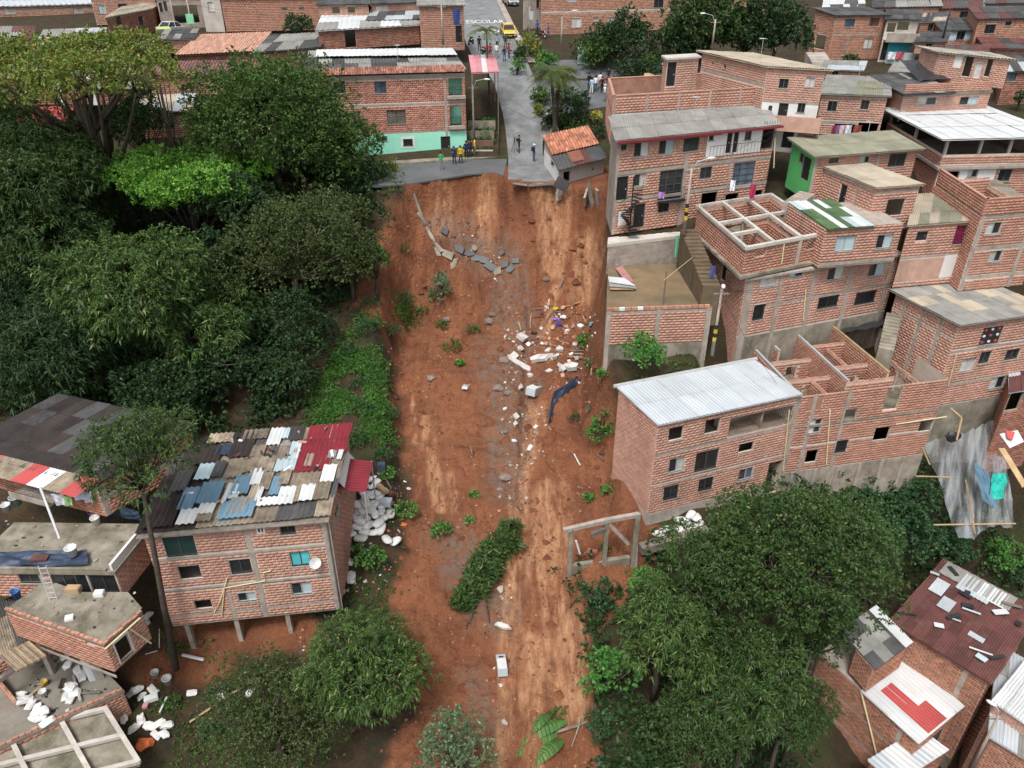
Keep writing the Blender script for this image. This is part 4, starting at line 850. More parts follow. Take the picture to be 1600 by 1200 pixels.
m = MB(); m.tube([h.P('R', .25, h.z1-.4, .08), h.P('R', .25, h.z0-.4, .08)], .05, 6); m.build('drain_pipe', CONCW, h.root)
h.finish()
p = fpx(h, 'F', 493, 874, .3); m = MB(); n_ = h.face('F')[2]; rings = []
ax = Vector((n_[0]+.25, n_[1], .55)).normalized(); q = ax.to_track_quat('Z', 'Y').to_matrix()
V = [p-np.array(ax)*.06]; 
for k in range(16): V.append(p+np.array(q @ Vector((.34*math.cos(k*math.pi/8), .34*math.sin(k*math.pi/8), .06))))
m.add(V, [(0, 1+k, 1+(k+1) % 16) for k in range(16)]); m.tube([p, p-n_*.3], .025, 5); m.tube([p-np.array(ax)*.05+np.array([0, 0, -.25]), p+np.array(ax)*.3], .012, 4)
tag(m.build('satellite_dish', PVCW), 'round white satellite dish bolted beside the teal curtained window', 'satellite dish')
# ---------------------------------------------------------------- dark-roofed house behind the thin tree
h = House('long house with blackened roof and a red and white sheet fringe at far left', (-70, 702), 37.2, (148, 757), None, (150, 803), rise=.5, brick='orange', single=200, BRp=(297, 666)); DARKH = h
h.walls(wins=[('F', 41, 762, 60, 776, 'dark'), ('F', 105, 757, 115, 768, 'dark'), ('F', 75, 755, 95, 778, 'hole')], bands=[('R', 175, 772, .25)], cols=[('R', 's', .2, .25)])
hroof(h, 10, 4, [BLACKR, BLACKR, DARKR], over=.2, front=.2, waves=6, seed=31)
o3 = np.array([*(h.A-h.b/h.D*1.2), h.z1-.12]); Uf = np.array([*h.u, 0])
for k in range(9):
    mt = [REDR, TAN, REDR, TAN, TAN, REDR, WZINC, TAN, REDR][k]; me = corr_mesh('eave_sheet', Uf/9*1.02, np.array([*(h.b/h.D*1.5), .28]), 5, .025, mt); ob = link('eave_sheet', me, h.root); ob.location = tuple(o3+Uf*k/9+np.array([0, 0, .012*(k % 2)])-np.array(WL[h.root]))
h.finish()
m = MB(); p0, p1 = h.P('F', h.W-5.2, h.z0+1.05, 0), h.P('F', h.W-2.4, h.z0+1.05, 0); n_ = h.face('F')[2]; m.obox(p0, p1-p0, n_*1.3, (0, 0, .12)); m.obox(p0+n_*1.25+(0, 0, .12), p1-p0, n_*.1, (0, 0, .35)); tag(m.build('balcony_deck', CONC), 'small raised brick balcony with iron railing under the red eave sheets', 'balcony')
m = MB(); rail(m, p0+n_*1.3+(0, 0, .45), p1+n_*1.3+(0, 0, .45), .5, .12); tag(m.build('balcony_railing', IRON), 'short black iron railing on the balcony at far left', 'railing')
m = MB(); m.tube([p1+n_*1.35+(0, 0, 1.5), h.P('F', h.W-1.2, h.z0-.1, 2.2)], .07, 6); tag(m.build('prop_pole', PVCW), 'slanting white pole propping the balcony roof at far left', 'pole')
# terrace house below
h = House('flat roofed house with stained concrete terrace roof and glazed ground floor', (-50, 890), 30.4, (178, 893), None, (182, 934), brick='pink', BRp=(236, 822), single=100); TERL = h
h.walls(wins=[('F', 30, 897, 62, 911, 'dark'), ('F', 83, 897, 139, 929, 'dark'), ('F', 142, 897, 198, 928, 'dark')], cols=[('F', 72, 915, .35), ('F', 140, 915, .25), ('F', 's', h.W-.2, .3)])
h.slab(h.z1+.06, .22, .12, CONCD, name='terrace_floor'); m = MB(); m.obox(h.P('R', .0, h.z1+.05, -.02), h.face('R')[1]*h.D*.95, -h.face('R')[2]*.15, (0, 0, .45)); m.build('parapet', WHITE, h.root)
m = MB(); m.obox(h.P('F', -.2, h.z1+.05, .1), h.face('F')[1]*(h.W*.98), -h.face('F')[2]*.14, (0, 0, .18)); m.build('edge_wall', CONCD, h.root); h.finish()
WRINK = []
def wrink(P0, U, V, nx, ny, amp, seed, mat, drop=0, name='tarp'):
    P0, U, V = map(np.array, (P0, U, V)); vs = []; n = np.cross(U, V); n = n/np.linalg.norm(n)
    for j in range(ny):
        for i in range(nx):
            a, b = i/(nx-1), j/(ny-1); w = fbm(a*6, b*2.5, 3, seed)*2; vs.append(P0+U*(a+.03*fbm(a*3, b*3, 2, seed+1))+V*(b+.05*fbm(a*4+3, b*3, 2, seed+2))+n*amp*w)
    m = MB(); m.add(vs, [(j*nx+i, j*nx+i+1, (j+1)*nx+i+1, (j+1)*nx+i) for j in range(ny-1) for i in range(nx-1)]); return m
q0, q1 = atZ(0, 885, h.z1+.25), atZ(138, 883, h.z1+.25); m = wrink(q0, q1-q0, atZ(0, 862, h.z1+.35)-q0, 18, 7, .22, 3, NAVY); tag(m.build('tarp', NAVY), 'crumpled navy tarp along the front edge of the stained terrace', 'tarp')
q0 = atZ(155, 800, h.z1+.1); m = wrink(q0, atZ(220, 815, h.z1+.1)-q0, atZ(152, 783, h.z1+.9)-q0, 12, 6, .15, 5, NAVY); tag(m.build('tarp', NAVY), 'dark blue tarp bunched against the wall behind the thin tree', 'tarp')
m = MB(); q = atZ(62, 872, h.z1+.35); m.cbox(q, .9, .45, .12, Matrix.Rotation(.1, 4, 'Z')); tag(m.build('plank_board', RUST), 'rusty board weighing down the navy tarp', 'board')
# lower-left yard house
h = House('low brick house with concrete roof yard and square white framed window at lower left', (8, 953), 28.5, (163, 1009), None, (195, 1056), brick='red', BRp=(223, 957), single=120); YARD = h
h.walls(wins=[('R', 180, 993, 207, 1031, 'open'), ('F', 134, 1000, 146, 1008, 'hole')], bands=[('F', 163, 1050, .2)])
r_ = h.rect('R', 180, 993, 207, 1031); m = MB()
for q in ((r_[0]-.08, r_[0], r_[2]-.08, r_[3]+.08), (r_[1], r_[1]+.08, r_[2]-.08, r_[3]+.08), (r_[0], r_[1], r_[3], r_[3]+.08), (r_[0], r_[1], r_[2]-.08, r_[2])): h.plate(m, 'R', q, .03, .08)
m.build('window_surround', WHITE, h.root)
h.slab(h.z1+.02, .2, .0, CONCD, name='roof_yard'); P = [atZ(20, 935, h.z1+.03), atZ(225, 918, h.z1+.03), atZ(240, 950, h.z1+.03)]
for f, k0 in (('F', 1.0), ('R', 1.0)):
    o, t, n, w = h.face(f); k = 0
    while k*.3 < w-.1: m = MB(); m.obox(h.P(f, k*.3, h.z1+.02, .02), t*.27, -n*.14, (0, 0, .1+.03*((k*5) % 3))); m.build('edge_brick', BR['red'], h.root); k += 1
m = MB(); m.tube([h.P('R', -.1, h.z1-.1, .12), h.P('R', h.D-.3, h.z1-.05, .12)], .05, 6); m.tube([h.P('R', h.D-1.0, h.z1-.1, .12), h.P('R', h.D-.2, h.z0-.1, .12)], .05, 6); m.build('drain_pipe', PVC, h.root); h.finish()
sheet('concrete_yard', [tuple(atZ(x, y, h.z1+.05)[:2]) for x, y in ((25, 945), (165, 1000), (222, 950), (200, 925), (60, 925))], CONCD, 0, res=2, fn=lambda x, y: h.z1+.05)
# log roof corner
q0 = atZ(-40, 1050, -13.2); q1 = atZ(70, 985, -13.2); q2 = atZ(-60, 975, -12.6)
sheet_roof(tag(thing('shed', 'shed roof of tan fibre sheets and old poles at the lower left edge', 'shed', tuple(q0))), q0, q1-q0, (q2-q0), 5, 3, [TAN, TAN, DARKR], waves=6, seed=37)
# lower-left terrace with sacks
h = House('half built brick terrace with concrete floor littered with sacks at lower left', (-20, 1178), 24.2, (192, 1079), None, (200, 1190), brick='red', BRp=(118, 1003), single=80); SACKT = h
h.walls(bands=[('R', 190, 1085, .15)]); h.slab(h.z1+.03, .2, .05, M('dusty_concrete', (.24, .22, .185), (.16, .145, .115), scale=.7, stain=(.08, .075, .055), stain_amt=.6, bump=.1), name='terrace_floor')
for f in 'F':
    o, t, n, w = h.face(f); k = 0
    while k*.3 < w-.1: m = MB(); m.obox(h.P(f, k*.3, h.z1+.03, .02), t*.27, -n*.14, (0, 0, .1+.04*((k*5) % 3))); m.build('edge_brick', BR['red'], h.root); k += 1
brick_run(h, h.pt(.35, .98, 0), h.pt(.98, .98, 0), h.z1, h.z1+1.2); brick_run(h, h.pt(.35, .4, 0), h.pt(.35, .98, 0), h.z1, h.z1+.7)
m = MB(); q0, q1 = atZ(-10, 1075, h.z1+1.6), atZ(100, 997, h.z1+1.6); d = q1-q0; n = np.array([-d[1], d[0], 0]); n /= np.linalg.norm(n); m.obox(q0, d, n*.25, (0, 0, .25)); m.build('tie_beam', CONC, h.root)
m = MB(); q = atZ(83, 1052, h.z1); m.box(q[0]-.13, q[1]-.13, h.z1, q[0]+.13, q[1]+.13, h.z1+1.7); m.build('post', CONC, h.root); h.finish()
# frame of beams at the bottom left
h = House('bare concrete beam grid over brick walls at the bottom left corner', (-60, 1260), 21.6, (216, 1190), None, -17.5, brick='red', BRp=(165, 1108)); GRID = h
h.walls(faces='R', nobrick=''); zt = h.z1
for k, (p, q) in enumerate([((0, 0), (1, 0)), ((0, .48), (1, .48)), ((0, 1), (1, 1)), ((1, 0), (1, 1)), ((.72, 0), (.72, 1)), ((.4, 0), (.4, 1)), ((.1, 0), (.1, 1))]):
    m = MB(); a, b = h.pt(*p, zt), h.pt(*q, zt); d = b-a; L_ = np.linalg.norm(d); d /= L_; n = np.array([-d[1], d[0], 0]); m.obox(a-n*.12-d*.1+(0, 0, -.1+.004*k), d*(L_+.2), n*.24, (0, 0, .22)); m.build('roof_beam', CONCW, h.root)
for p, q in (((.4, .02), (.4, .98)), ((0, .52), (1, .52)), ((0, .97), (1, .97)), ((.72, .02), (.72, .98))): brick_run(h, h.pt(*p, 0), h.pt(*q, 0), h.z0, zt-.5)
h.slab(h.z0+.15, .2, 0, CONCD); h.finish()
# ---------------------------------------------------------------- lower right houses
h = House('large plain brick house with white and red sheet roof at lower right', (1434, 1157), 30, (1500, 1103), (1268, 1010), -33, rise=0, brick='orange', single=300); B2 = h
h.walls(bands=[('L', 1349, 1105, .0)] and [('L', 'z', h.z1-2.2, .14), ('L', 'z', h.z1-4.4, .14)], cols=[('L', 1400, 1160, .28), ('L', 's', .2, .3)], wins=[('F', 1452, 1150, 1464, 1175, 'dark')])
Lb = np.linalg.norm(atZ(1349, 1080, h.z1)[:2]-h.A); fr_ = Lb/h.D
P0 = np.array([*(h.A-h.b/h.D*.2-h.u/h.W*.2), h.z1+.08]); U = np.array([*(h.u*1.08), 0]); V = np.array([*(h.b*fr_*1.03), .1])
sheet_roof(h.root, P0, U, V, 5, 2, [WZINC], waves=3, amp=.012, seed=41)
for k, (a, b, c, d) in enumerate([(.22, .62, .02, .38), (.22, .46, .38, .86)]):
    me = corr_mesh('red_roof_sheet', U*(b-a), V*(d-c), int((b-a)*24), .03, REDR); ob = link('red_roof_sheet', me, h.root); ob.location = tuple(P0+U*a+V*c+np.array([0, 0, .07])-np.array(WL[h.root]))
m = MB(); m.obox(h.pt(0, fr_+.005, h.z1), (*(h.u), 0), (*(h.b*(.995-fr_)), 0), (0, 0, .05)); m.build('roof_slab', CONC, h.root)
m = MB(); m.tube([h.P('L', h.D-Lb-.1, h.z1+.1, .1), h.P('L', h.D-1.4, h.z1-4.6, .12)], .055, 6); m.build('drain_pipe', PVC, h.root); h.finish()
h = House('upper brick block with slate grey sheet roof edged by a white strip', (1365, 1045), 33.3, (1418, 1008), (1337, 1014), -23.9, brick='orange', single=60)
h.walls(); h.slab(h.z1, .1)
sheet_roof(h.root, np.array([*(h.A-h.b/h.D*.15), h.z1+.08]), np.array([*(h.u*1.03), .25]), np.array([*(h.b*2.0), 0]), 4, 3, [DARKR, FIBRE], waves=2, amp=.01, seed=43)
m = MB(); e = h.A+h.u*.84-h.b/h.D*.2; m.slabq([np.array([*e, h.z1+.35]), np.array([*(e+h.u*.22), h.z1+.4]), np.array([*(e+h.u*.22+h.b*2.05), h.z1+.4]), np.array([*(e+h.b*2.05), h.z1+.35])], .04); m.build('white_strip', WZINC, h.root); h.finish()
h = House('brick house under a wide rust brown sheet roof with loose scraps at lower right', (1396, 972), 36.9, (1545, 1063), (1476, 880), -31, brick='orange', single=120); B1 = h
h.walls(plains=[('F', 'z', h.z0, h.z0+1.5, CONCD)], cols=[('F', 1500, 1070, .3)]); rg = random.Random(9)
hroof(h, 9, 4, [RUST, RUST, RUST, FIBRE], weights=[5, 4, 3, .5], over=.25, waves=5, seed=45)
for k in range(16):
    a, b = rg.random(), rg.random(); m = MB(); q = h.pt(a, b, h.z1+.3); L_ = rg.uniform(.4, 1.5); ang = rg.uniform(0, 3)
    m.cbox(q, L_, rg.uniform(.1, .5), .04, Matrix.Rotation(ang, 4, 'Z')); m.build('roof_scrap', rg.choice([ZINC, TARP, WOODG, WZINC, LTBL, TARP]), h.root)
for a, b, c, d, mt in ((.02, .82, .8, 1.02, FIBRE), (.25, .75, .6, .99, ZINC), (.45, .8, .75, 1.0, WZINC), (.05, .55, .2, .75, ZINC), (.22, .42, .36, .58, ZINC), (.62, .3, .78, .36, ZINC)):
    me = corr_mesh('loose_sheet', np.array([*(h.u*(c-a)), 0]), np.array([*(h.b*(d-b)), 0]), 8, .02, mt); ob = link('loose_sheet', me, h.root); ob.location = tuple(h.pt(a, b, h.z1+.2)-np.array(WL[h.root]))
h.finish()
h = House('small house with white sheet roof at the right edge of the alley', (1555, 1097), 30.8, (1640, 1155), None, -31, brick='pink', BRp=(1690, 1085)); h.walls(); h.z1 += .05; hroof(h, 5, 3, [WZINC], over=.2, waves=4, seed=47); h.finish()
h = House('brick house with pale grey sheet roof at the bottom right corner', (1550, 1150), 29.2, (1680, 1230), None, -32, brick='orange', single=60, BRp=(1680, 1080)); h.walls(); hroof(h, 6, 3, [ZINC, FIBRE], over=.25, waves=4, seed=49); h.finish()
h = House('dark corrugated shed roof hidden under the trees near the bottom', (965, 1215), 24.5, (1090, 1200), (960, 1085), -23.5, brick='old'); h.walls(detail=False); hroof(h, 6, 3, [DARKR, RUST, BLACKR], over=.2, waves=6, amp=.035, seed=51); h.finish()
h = House('flat grey sheet roof poking out beside the alley at the bottom edge', (1400, 1222), 28.2, (1478, 1172), (1360, 1190), -33, brick='old'); h.walls(detail=False); hroof(h, 4, 2, [WZINC, ZINC], over=.1, waves=3, seed=52); h.finish()
# ---------------------------------------------------------------- mint house and the town behind
h = House('old brick house with mint green ground floor and clay tile eave by the rim road', (478, 121), 76, (726, 114), (485, 84), -.15, rise=.35, brick='old', single=0, mortar=MORT); MINTH = h
h.brick = M('brick_mint_house', (.43, .185, .125), (.27, .10, .07), scale=.7, rnd=.28, rmix=True, stain=(.13, .08, .06), stain_amt=.6, stain_scale=.5)
zm = h.hit('F', 700, 206)[1]
h.walls(wins=[('F', 521, 127, 540, 146, 'dark'), ('F', 585, 127, 604, 146, 'dark', GLASSB), ('F', 550, 175, 564, 192, 'half', MAGC), ('F', 605, 172, 634, 193, 'grille', WOODG), ('F', 595, 213, 605, 220, 'dark'), ('F', 630, 217, 645, 228, 'grille'), ('F', 689, 213, 704, 246, 'door'), ('F', 701, 122, 722, 149, 'hole'), ('F', 703, 166, 721, 196, 'hole')],
        bands=[('F', 600, 122, .3), ('F', 600, 164, .22), ('F', 640, 206, .14)], cols=[('F', 518, 150, .12), ('F', 697, 180, .25)], plains=[('F', 'z', h.z0+.35, zm, MINT), ('F', 'z', h.z0, h.z0+.35, M('maroon_plinth', (.16, .07, .05), rnd=.05))])
o, t, n, w = h.face('F')
for r_ in (h.rect('F', 701, 122, 722, 149), h.rect('F', 703, 166, 721, 196)):
    m = MB(); m.obox(h.P('F', r_[0]-.1, r_[2]-.1, -1.2), t*(r_[1]-r_[0]+.2), -n*.1, (0, 0, r_[3]-r_[2]+.2)); m.build('balcony_back_wall', MINT, h.root); m = MB(); rail(m, h.P('F', r_[0], r_[2], .02), h.P('F', r_[1], r_[2], .02), .8, .12); m.build('railing', IRON, h.root)
    m = MB(); m.obox(h.P('F', r_[0]-.2, r_[2]-.3, .35), t*(r_[1]-r_[0]+.5), -n*.35, (0, 0, .28)); m.build('balcony_edge', CONC, h.root)
r_ = h.rect('F', 630, 217, 645, 228); m = MB()
for q in ((r_[0]-.2, r_[0], r_[2]-.2, r_[3]+.2), (r_[1], r_[1]+.2, r_[2]-.2, r_[3]+.2), (r_[0], r_[1], r_[3], r_[3]+.2), (r_[0], r_[1], r_[2]-.2, r_[2])): h.plate(m, 'F', q, .05, .06)
m.build('window_surround', WHITE, h.root)
hroof(h, 12, 3, [FIBRE, DARKR, FIBRE], over=.2, front=-.8, waves=4, seed=61, lift=.25)
def tile_strip(root, P0, U, V, n, mat, rows=2, name='clay_tile', stuff=True):
    """barrel tiles side by side along U, running down V"""
    P0, U, V = map(lambda q: np.array(q, float), (P0, U, V)); w = np.linalg.norm(U)/n; uu = U/np.linalg.norm(U); nn = np.cross(U, V); nn /= np.linalg.norm(nn); nn = nn if nn[2] > 0 else -nn; m = MB(); r = random.Random(n)
    for i in range(n):
        for j in range(rows):
            c = P0+uu*w*(i+.5)+V*(j/rows)+nn*r.uniform(0, .03); e = V/rows*1.08; vs = []
            for s_ in (0, 1):
                for k in range(5): a = math.pi*k/4; vs.append(c+e*s_+uu*(-math.cos(a)*w*.52)+nn*(math.sin(a)*w*.45+.03*(1-s_)))
            m.add(vs, [(k, k+1, 6+k, 5+k) for k in range(4)])
    o = m.build(name, mat, root); o['kind'] = 'stuff'; return o
dn = np.array([*(-h.b/h.D*1.15), -.42]); tile_strip(h.root, np.array([*(h.A+h.b/h.D*.75), h.z1+.55]), np.array([*h.u, 0]), dn, 62, M('clay_tile_eave', (.30, .13, .09), (.15, .07, .055), scale=1.0, rnd=.35, rmix=True, stain=(.5, .42, .36), stain_amt=.3), rows=3); h.finish()
for k in range(5):
    a = .05+k*.19; me = corr_mesh('white_roof_sheet', np.array([*(h.u*.2), 0]), np.array([*(h.b*.34), .1]), 6, .02, WZINC); ob = link('white_roof_sheet', me, h.root); ob.location = tuple(h.pt(a, .6-.02*k, h.z1+.75)-np.array(WL[h.root]))
cnt = [0]
def far(label, FL, Y, FR, BL, base, roof, brick='far', wins=(), rise=.3, plains=(), nu=6, nv=2, over=.3, bands=(), tiles=False, waves=4, top=None, doroof=True):
    cnt[0] += 1
    h = House(label, FL, Y, FR, BL, base, rise=rise, brick=brick)
    h.walls(wins=wins, plains=plains, bands=bands, faces='FLR')
    if doroof:
        if tiles:
            U = np.array([*(h.u*1.04), 0]); P0 = np.array([*(h.A-h.u*.02-h.b/h.D*over), h.z1-.05]); V = np.array([*(h.b*1.05), rise]); m = MB(); m.slabq([P0, P0+U, P0+U+V, P0+V], .08); ro = m.build('roof', TILED, h.root)
            tile_strip(h.root, P0+V+(0, 0, .03), U, -V, max(8, int(h.W/.3)), roof, rows=8)
        else: hroof(h, nu, nv, roof if isinstance(roof, list) else [roof], over=over, waves=waves, seed=70+cnt[0])
    h.finish(); return h
far('brick house roofed in white sheet, clay tile and grey above the mint house', (497, 48), 92, (655, 39), (505, 26), (497, 80), [WZINC, FIBRE], 'old', wins=[('F', 539, 44, 556, 74, 'hole')], nu=5)
far('narrow brick house with grey corrugated roof and hanging blue laundry by the street', (655, 9), 96, (724, 8), (655, -2), (655, 80), FIBRE, 'far', wins=[('F', 712, 40, 722, 66, 'doorg')], nu=5)
far('long plain brick wall building above the dark tree at the top', (345, -4), 112, (500, -6), (345, -16), (345, 50), CONC, 'red', wins=[('F', 440, 12, 449, 16, 'open'), ('F', 467, 11, 475, 15, 'open')])
far('brick house with two small square windows under a low dark roof at the top', (497, 8), 104, (575, 7), (505, -6), (497, 28), DARKR, 'far', wins=[('F', 519, 10, 531, 21, 'open'), ('F', 543, 10, 555, 20, 'open')])
far('brick house with a pale lattice window in the row above the white roofs', (580, 6), 106, (655, 4), (585, -8), (580, 34), DARKR, 'far', wins=[('F', 588, 10, 606, 25, 'pale', CURT)])
far('low house with faded pink tile roof behind the tall trees', (276, 86), 88, (402, 80), (312, 56), (280, 100), M('pink_tile', (.50, .29, .21), (.40, .22, .16), rnd=.2), 'old', tiles=True)
far('low house with two slate grey corrugated roofs left of the white sheets', (398, 82), 86, (497, 74), (425, 57), (400, 112), [DARKR, FIBRE], 'old', nu=6, nv=2, wins=[('F', 462, 80, 482, 95, 'dark', WOODG)])
far('long low house with dark clay tile roof behind the yellow tree', (236, 118), 80, (420, 114), (250, 98), (240, 150), TILED, 'red', tiles=True)
h = far('open sided concrete building with white columns half hidden by the yellow tree', (10, 120), 80, (205, 118), (20, 92), (10, 165), FIBRE, 'old', wins=[('F', 40, 112, 85, 138, 'hole'), ('F', 95, 112, 135, 138, 'hole'), ('F', 145, 112, 180, 138, 'hole')])
for x in (40, 90, 140, 185):
    m = MB(); a = h.hit('F', x, 120)[0]; h.plate(m, 'F', (a-.2, a+.2, h.z0, h.z1), .3, .35); m.build('column', WHITE, h.root)
far('unfinished brick building with concrete columns at the top left corner', (-60, 12), 125, (150, 6), (-60, -4), (-60, 45), ZINC, 'far', wins=[('F', 5, 13, 24, 22, 'pale'), ('F', 115, 12, 130, 24, 'pale')], bands=[('F', 0, 18, .4)])
far('brick row house with thin concrete columns beside the top left street', (140, -8), 118, (240, -10), (140, -20), (140, 40), FIBRE, 'far', wins=[('F', 154, 8, 165, 21, 'pale'), ('F', 186, 6, 200, 25, 'dark')])
far('brick house with pale fibre roof overhang next to the steep street', (165, 28), 104, (238, 14), (190, 12), (175, 68), FIBT, 'old', wins=[('F', 182, 25, 190, 42, 'dark'), ('F', 217, 25, 224, 40, 'dark')])
far('grey plastered house with open garage on the steep street at top left', (243, -6), 116, (312, -8), (243, -18), (246, 50), FIBRE, 'far', plains=[('F', 'z', -3, 30, CONC)], wins=[('F', 249, 4, 254, 19, 'dark'), ('F', 256, 2, 261, 17, 'dark'), ('F', 270, 8, 310, 36, 'hole')])
far('narrow plastered house with white door beside the long brick wall', (312, -8), 114, (342, -8), (312, -18), (312, 50), FIBRE, 'far', plains=[('F', 'z', -3, 30, CONCW)], wins=[('F', 325, 3, 334, 18, 'pale')])
far('low shed with red corrugated roof under the yellow tree', (25, 193), 70, (100, 188), (40, 172), (25, 200), REDR, 'old')
far('small house with pale grey roof and brick side below the yellow tree', (212, 176), 72, (296, 172), (222, 152), (215, 218), [FIBT, ZINC], 'old')
far('long brick apartment row along the upper street right of the taxi', (846, -12), 112, (1050, -16), (846, -26), (846, 60), CONC, 'orange', wins=[('F', 893, 28, 908, 43, 'pale'), ('F', 928, 28, 935, 33, 'pale'), ('F', 949, 28, 963, 40, 'pale'), ('F', 888, -6, 900, 3, 'pale'), ('F', 1022, -2, 1037, 12, 'dark'), ('F', 984, 28, 996, 36, 'pale')], bands=[('F', 900, 20, .3)])
far('white rendered corner house where the upper street meets the taxi', (818, -10), 116, (846, -12), (818, -20), (820, 58), CONC, 'far', plains=[('F', 'z', -5, 40, CONCW)], wins=[('F', 838, 0, 843, 12, 'dark')])
h = far('orange brick house with a gabled dark roof, blue window and maroon shutter', (1307, 24), 98, (1388, 23), (1275, 14), (1312, 98), DARKR, 'orange', wins=[('F', 1320, 29, 1336, 42, 'dark', GLASSB), ('F', 1359, 28, 1374, 41, 'dark', RUST), ('F', 1350, 60, 1364, 76, 'dark', CURT), ('L', 1273, 54, 1290, 77, 'hole')], bands=[('F', 1320, 54, .2)], rise=.4)
h = far('house with turquoise ground floor and flag draped balcony under a slate roof', (1386, 30), 97, (1436, 31), (1388, 16), (1378, 122), DARKR, 'far', plains=[('F', 1384, 66, 1421, 84, TURQ), ('F', 'z', -2, 30, CONCW)], wins=[('F', 1386, 36, 1399, 50, 'hole'), ('F', 1402, 34, 1420, 47, 'hole'), ('F', 1377, 66, 1386, 94, 'door'), ('F', 1375, 100, 1385, 120, 'door')])
for i, (x0, y0, x1, y1, mt) in enumerate(((1382, 50, 1432, 62, CONC), (1382, 80, 1425, 95, M('balcony_pale', (.45, .5, .5), rnd=.05)))):
    m = MB(); r_ = h.rect('F', x0, y0, x1, y1); h.plate(m, 'F', (r_[0], r_[1], r_[2], r_[3]), 1.3, .12); h.plate(m, 'F', (r_[0], r_[1], r_[2]-.15, r_[2]), 1.3, 1.3); b_ = m.build('balcony', mt, h.root)
far('pale blue house with grey roof and one dark door on the far hillside', (1474, 48), 100, (1528, 47), (1458, 30), (1474, 76), DARKR, 'orange', plains=[('F', 1472, 46, 1529, 62, LBLUE), ('L', 'z', -2, 30, BR['orange'])], wins=[('F', 1495, 47, 1508, 62, 'dark')])
far('tan brick house with barred window and dark tile roof at the top right', (1530, 30), 98, (1640, 28), (1515, 12), (1530, 80), [DARKR, RUST], 'orange', wins=[('F', 1539, 38, 1555, 52, 'grille'), ('F', 1571, 33, 1581, 40, 'dark')], bands=[('F', 1540, 62, .25)])
far('brick house with small blue window at the right edge under a dark roof', (1574, 112), 82, (1650, 110), (1560, 85), (1574, 165), [DARKR, ZINC], 'old', wins=[('F', 1574, 114, 1588, 127, 'dark', GLASSB)])
far('low roofed house with white sheets far behind the gabled house', (1285, 18), 118, (1350, 16), (1290, 0), (1285, 30), [WZINC, DARKR], 'far')
far('brick house with long white edged roof at the top of the right hillside', (1365, 12), 122, (1470, 10), (1370, -6), (1365, 40), [DARKR, FIBRE], 'far', wins=[('F', 1380, 15, 1392, 24, 'dark')])
far('brick house with slate roof at the crest of the right hillside', (1470, 14), 124, (1600, 10), (1478, -8), (1470, 45), [DARKR, RUST, FIBRE], 'far', wins=[('F', 1500, 18, 1514, 28, 'dark')])
far('rust roofed house behind the small upper room', (1545, 75), 92, (1640, 78), (1530, 60), (1545, 110), [RUST, DARKR], 'old')
far('flat roofed brick house above the dark oval trees', (1060, -6), 128, (1200, -8), (1060, -22), (1060, 40), FIBRE, 'far')
far('brick house closing the view at the top of the street', (690, -22), 150, (800, -24), (690, -34), (690, 2), FIBRE, 'far', wins=[('F', 716, -16, 730, -4, 'dark')])
far('brick house far up behind the lattice window house', (560, -16), 135, (690, -18), (560, -30), (560, 10), [FIBRE, WZINC], 'far')
far('distant brick terrace row behind the grey plastered house', (200, -24), 150, (420, -26), (200, -38), (200, 0), [FIBRE, DARKR], 'far')
for lab, fl, Y, fr, bl, bs, rf, bk, wn in [('low brick house with white sheet roof left of the turquoise house', (1285, 108), 86, (1345, 110), (1292, 96), (1285, 122), [FIBRE, ZINC], 'far', [(1300, 111, 1310, 119)]), ('dark roofed brick house stepping down right of the turquoise house', (1432, 66), 92, (1476, 66), (1440, 52), (1432, 84), [DARKR], 'far', [(1446, 68, 1456, 78)]), ('small rust roofed house under the pale blue house', (1478, 84), 88, (1540, 84), (1484, 72), (1478, 100), [RUST, DARKR], 'orange', [(1500, 86, 1510, 95)]),
   ('brick house with grey roof at the foot of the gabled orange house', (1392, 112), 84, (1440, 114), (1400, 100), (1392, 126), [FIBRE], 'old', [(1410, 114, 1420, 122)]), ('brick house with tan roof beside the tan barred house', (1440, 34), 106, (1474, 33), (1446, 22), (1440, 60), [FIBT, DARKR], 'orange', [(1450, 38, 1458, 48)]), ('pale house with dark roof above the barred window house', (1540, 6), 112, (1640, 4), (1545, -8), (1540, 28), [DARKR, RUST], 'far', [(1560, 8, 1572, 18)]),
   ('brick house with zinc roof hidden behind the umbrella tree', (60, 70), 98, (160, 66), (72, 48), (60, 100), [ZINC, FIBRE], 'old', [(90, 72, 104, 84), (130, 70, 142, 82)]), ('grey roofed house at the far left behind the umbrella tree', (-60, 62), 100, (50, 60), (-50, 44), (-60, 95), [FIBRE, RUST], 'far', [(10, 64, 24, 78)]), ('brick house with rust roof under the pale roofed house at left', (150, 140), 76, (212, 138), (158, 122), (150, 165), [RUST, FIBRE], 'old', [(170, 142, 182, 152)]), ('long low brick house above the dark clay tile roof', (240, 62), 96, (300, 60), (250, 48), (240, 85), [FIBRE, DARKR], 'red', [(255, 66, 268, 76)]), ('brick house with slate roof between the lattice house and the long wall', (500, 40), 98, (560, 38), (505, 28), (500, 50), [DARKR], 'far', []), ('brick house row left of the narrow street house', (575, 32), 100, (655, 30), (582, 20), (575, 50), [DARKR, ZINC], 'far', [(600, 34, 612, 44)])]:
    far(lab, fl, Y, fr, bl, bs, rf, bk, wins=[('F',)+w+('dark',) for w in wn])
far('distant brick row at the top right behind the hillside roofs', (1200, -14), 150, (1420, -16), (1200, -30), (1200, 12), [DARKR, WZINC], 'far')
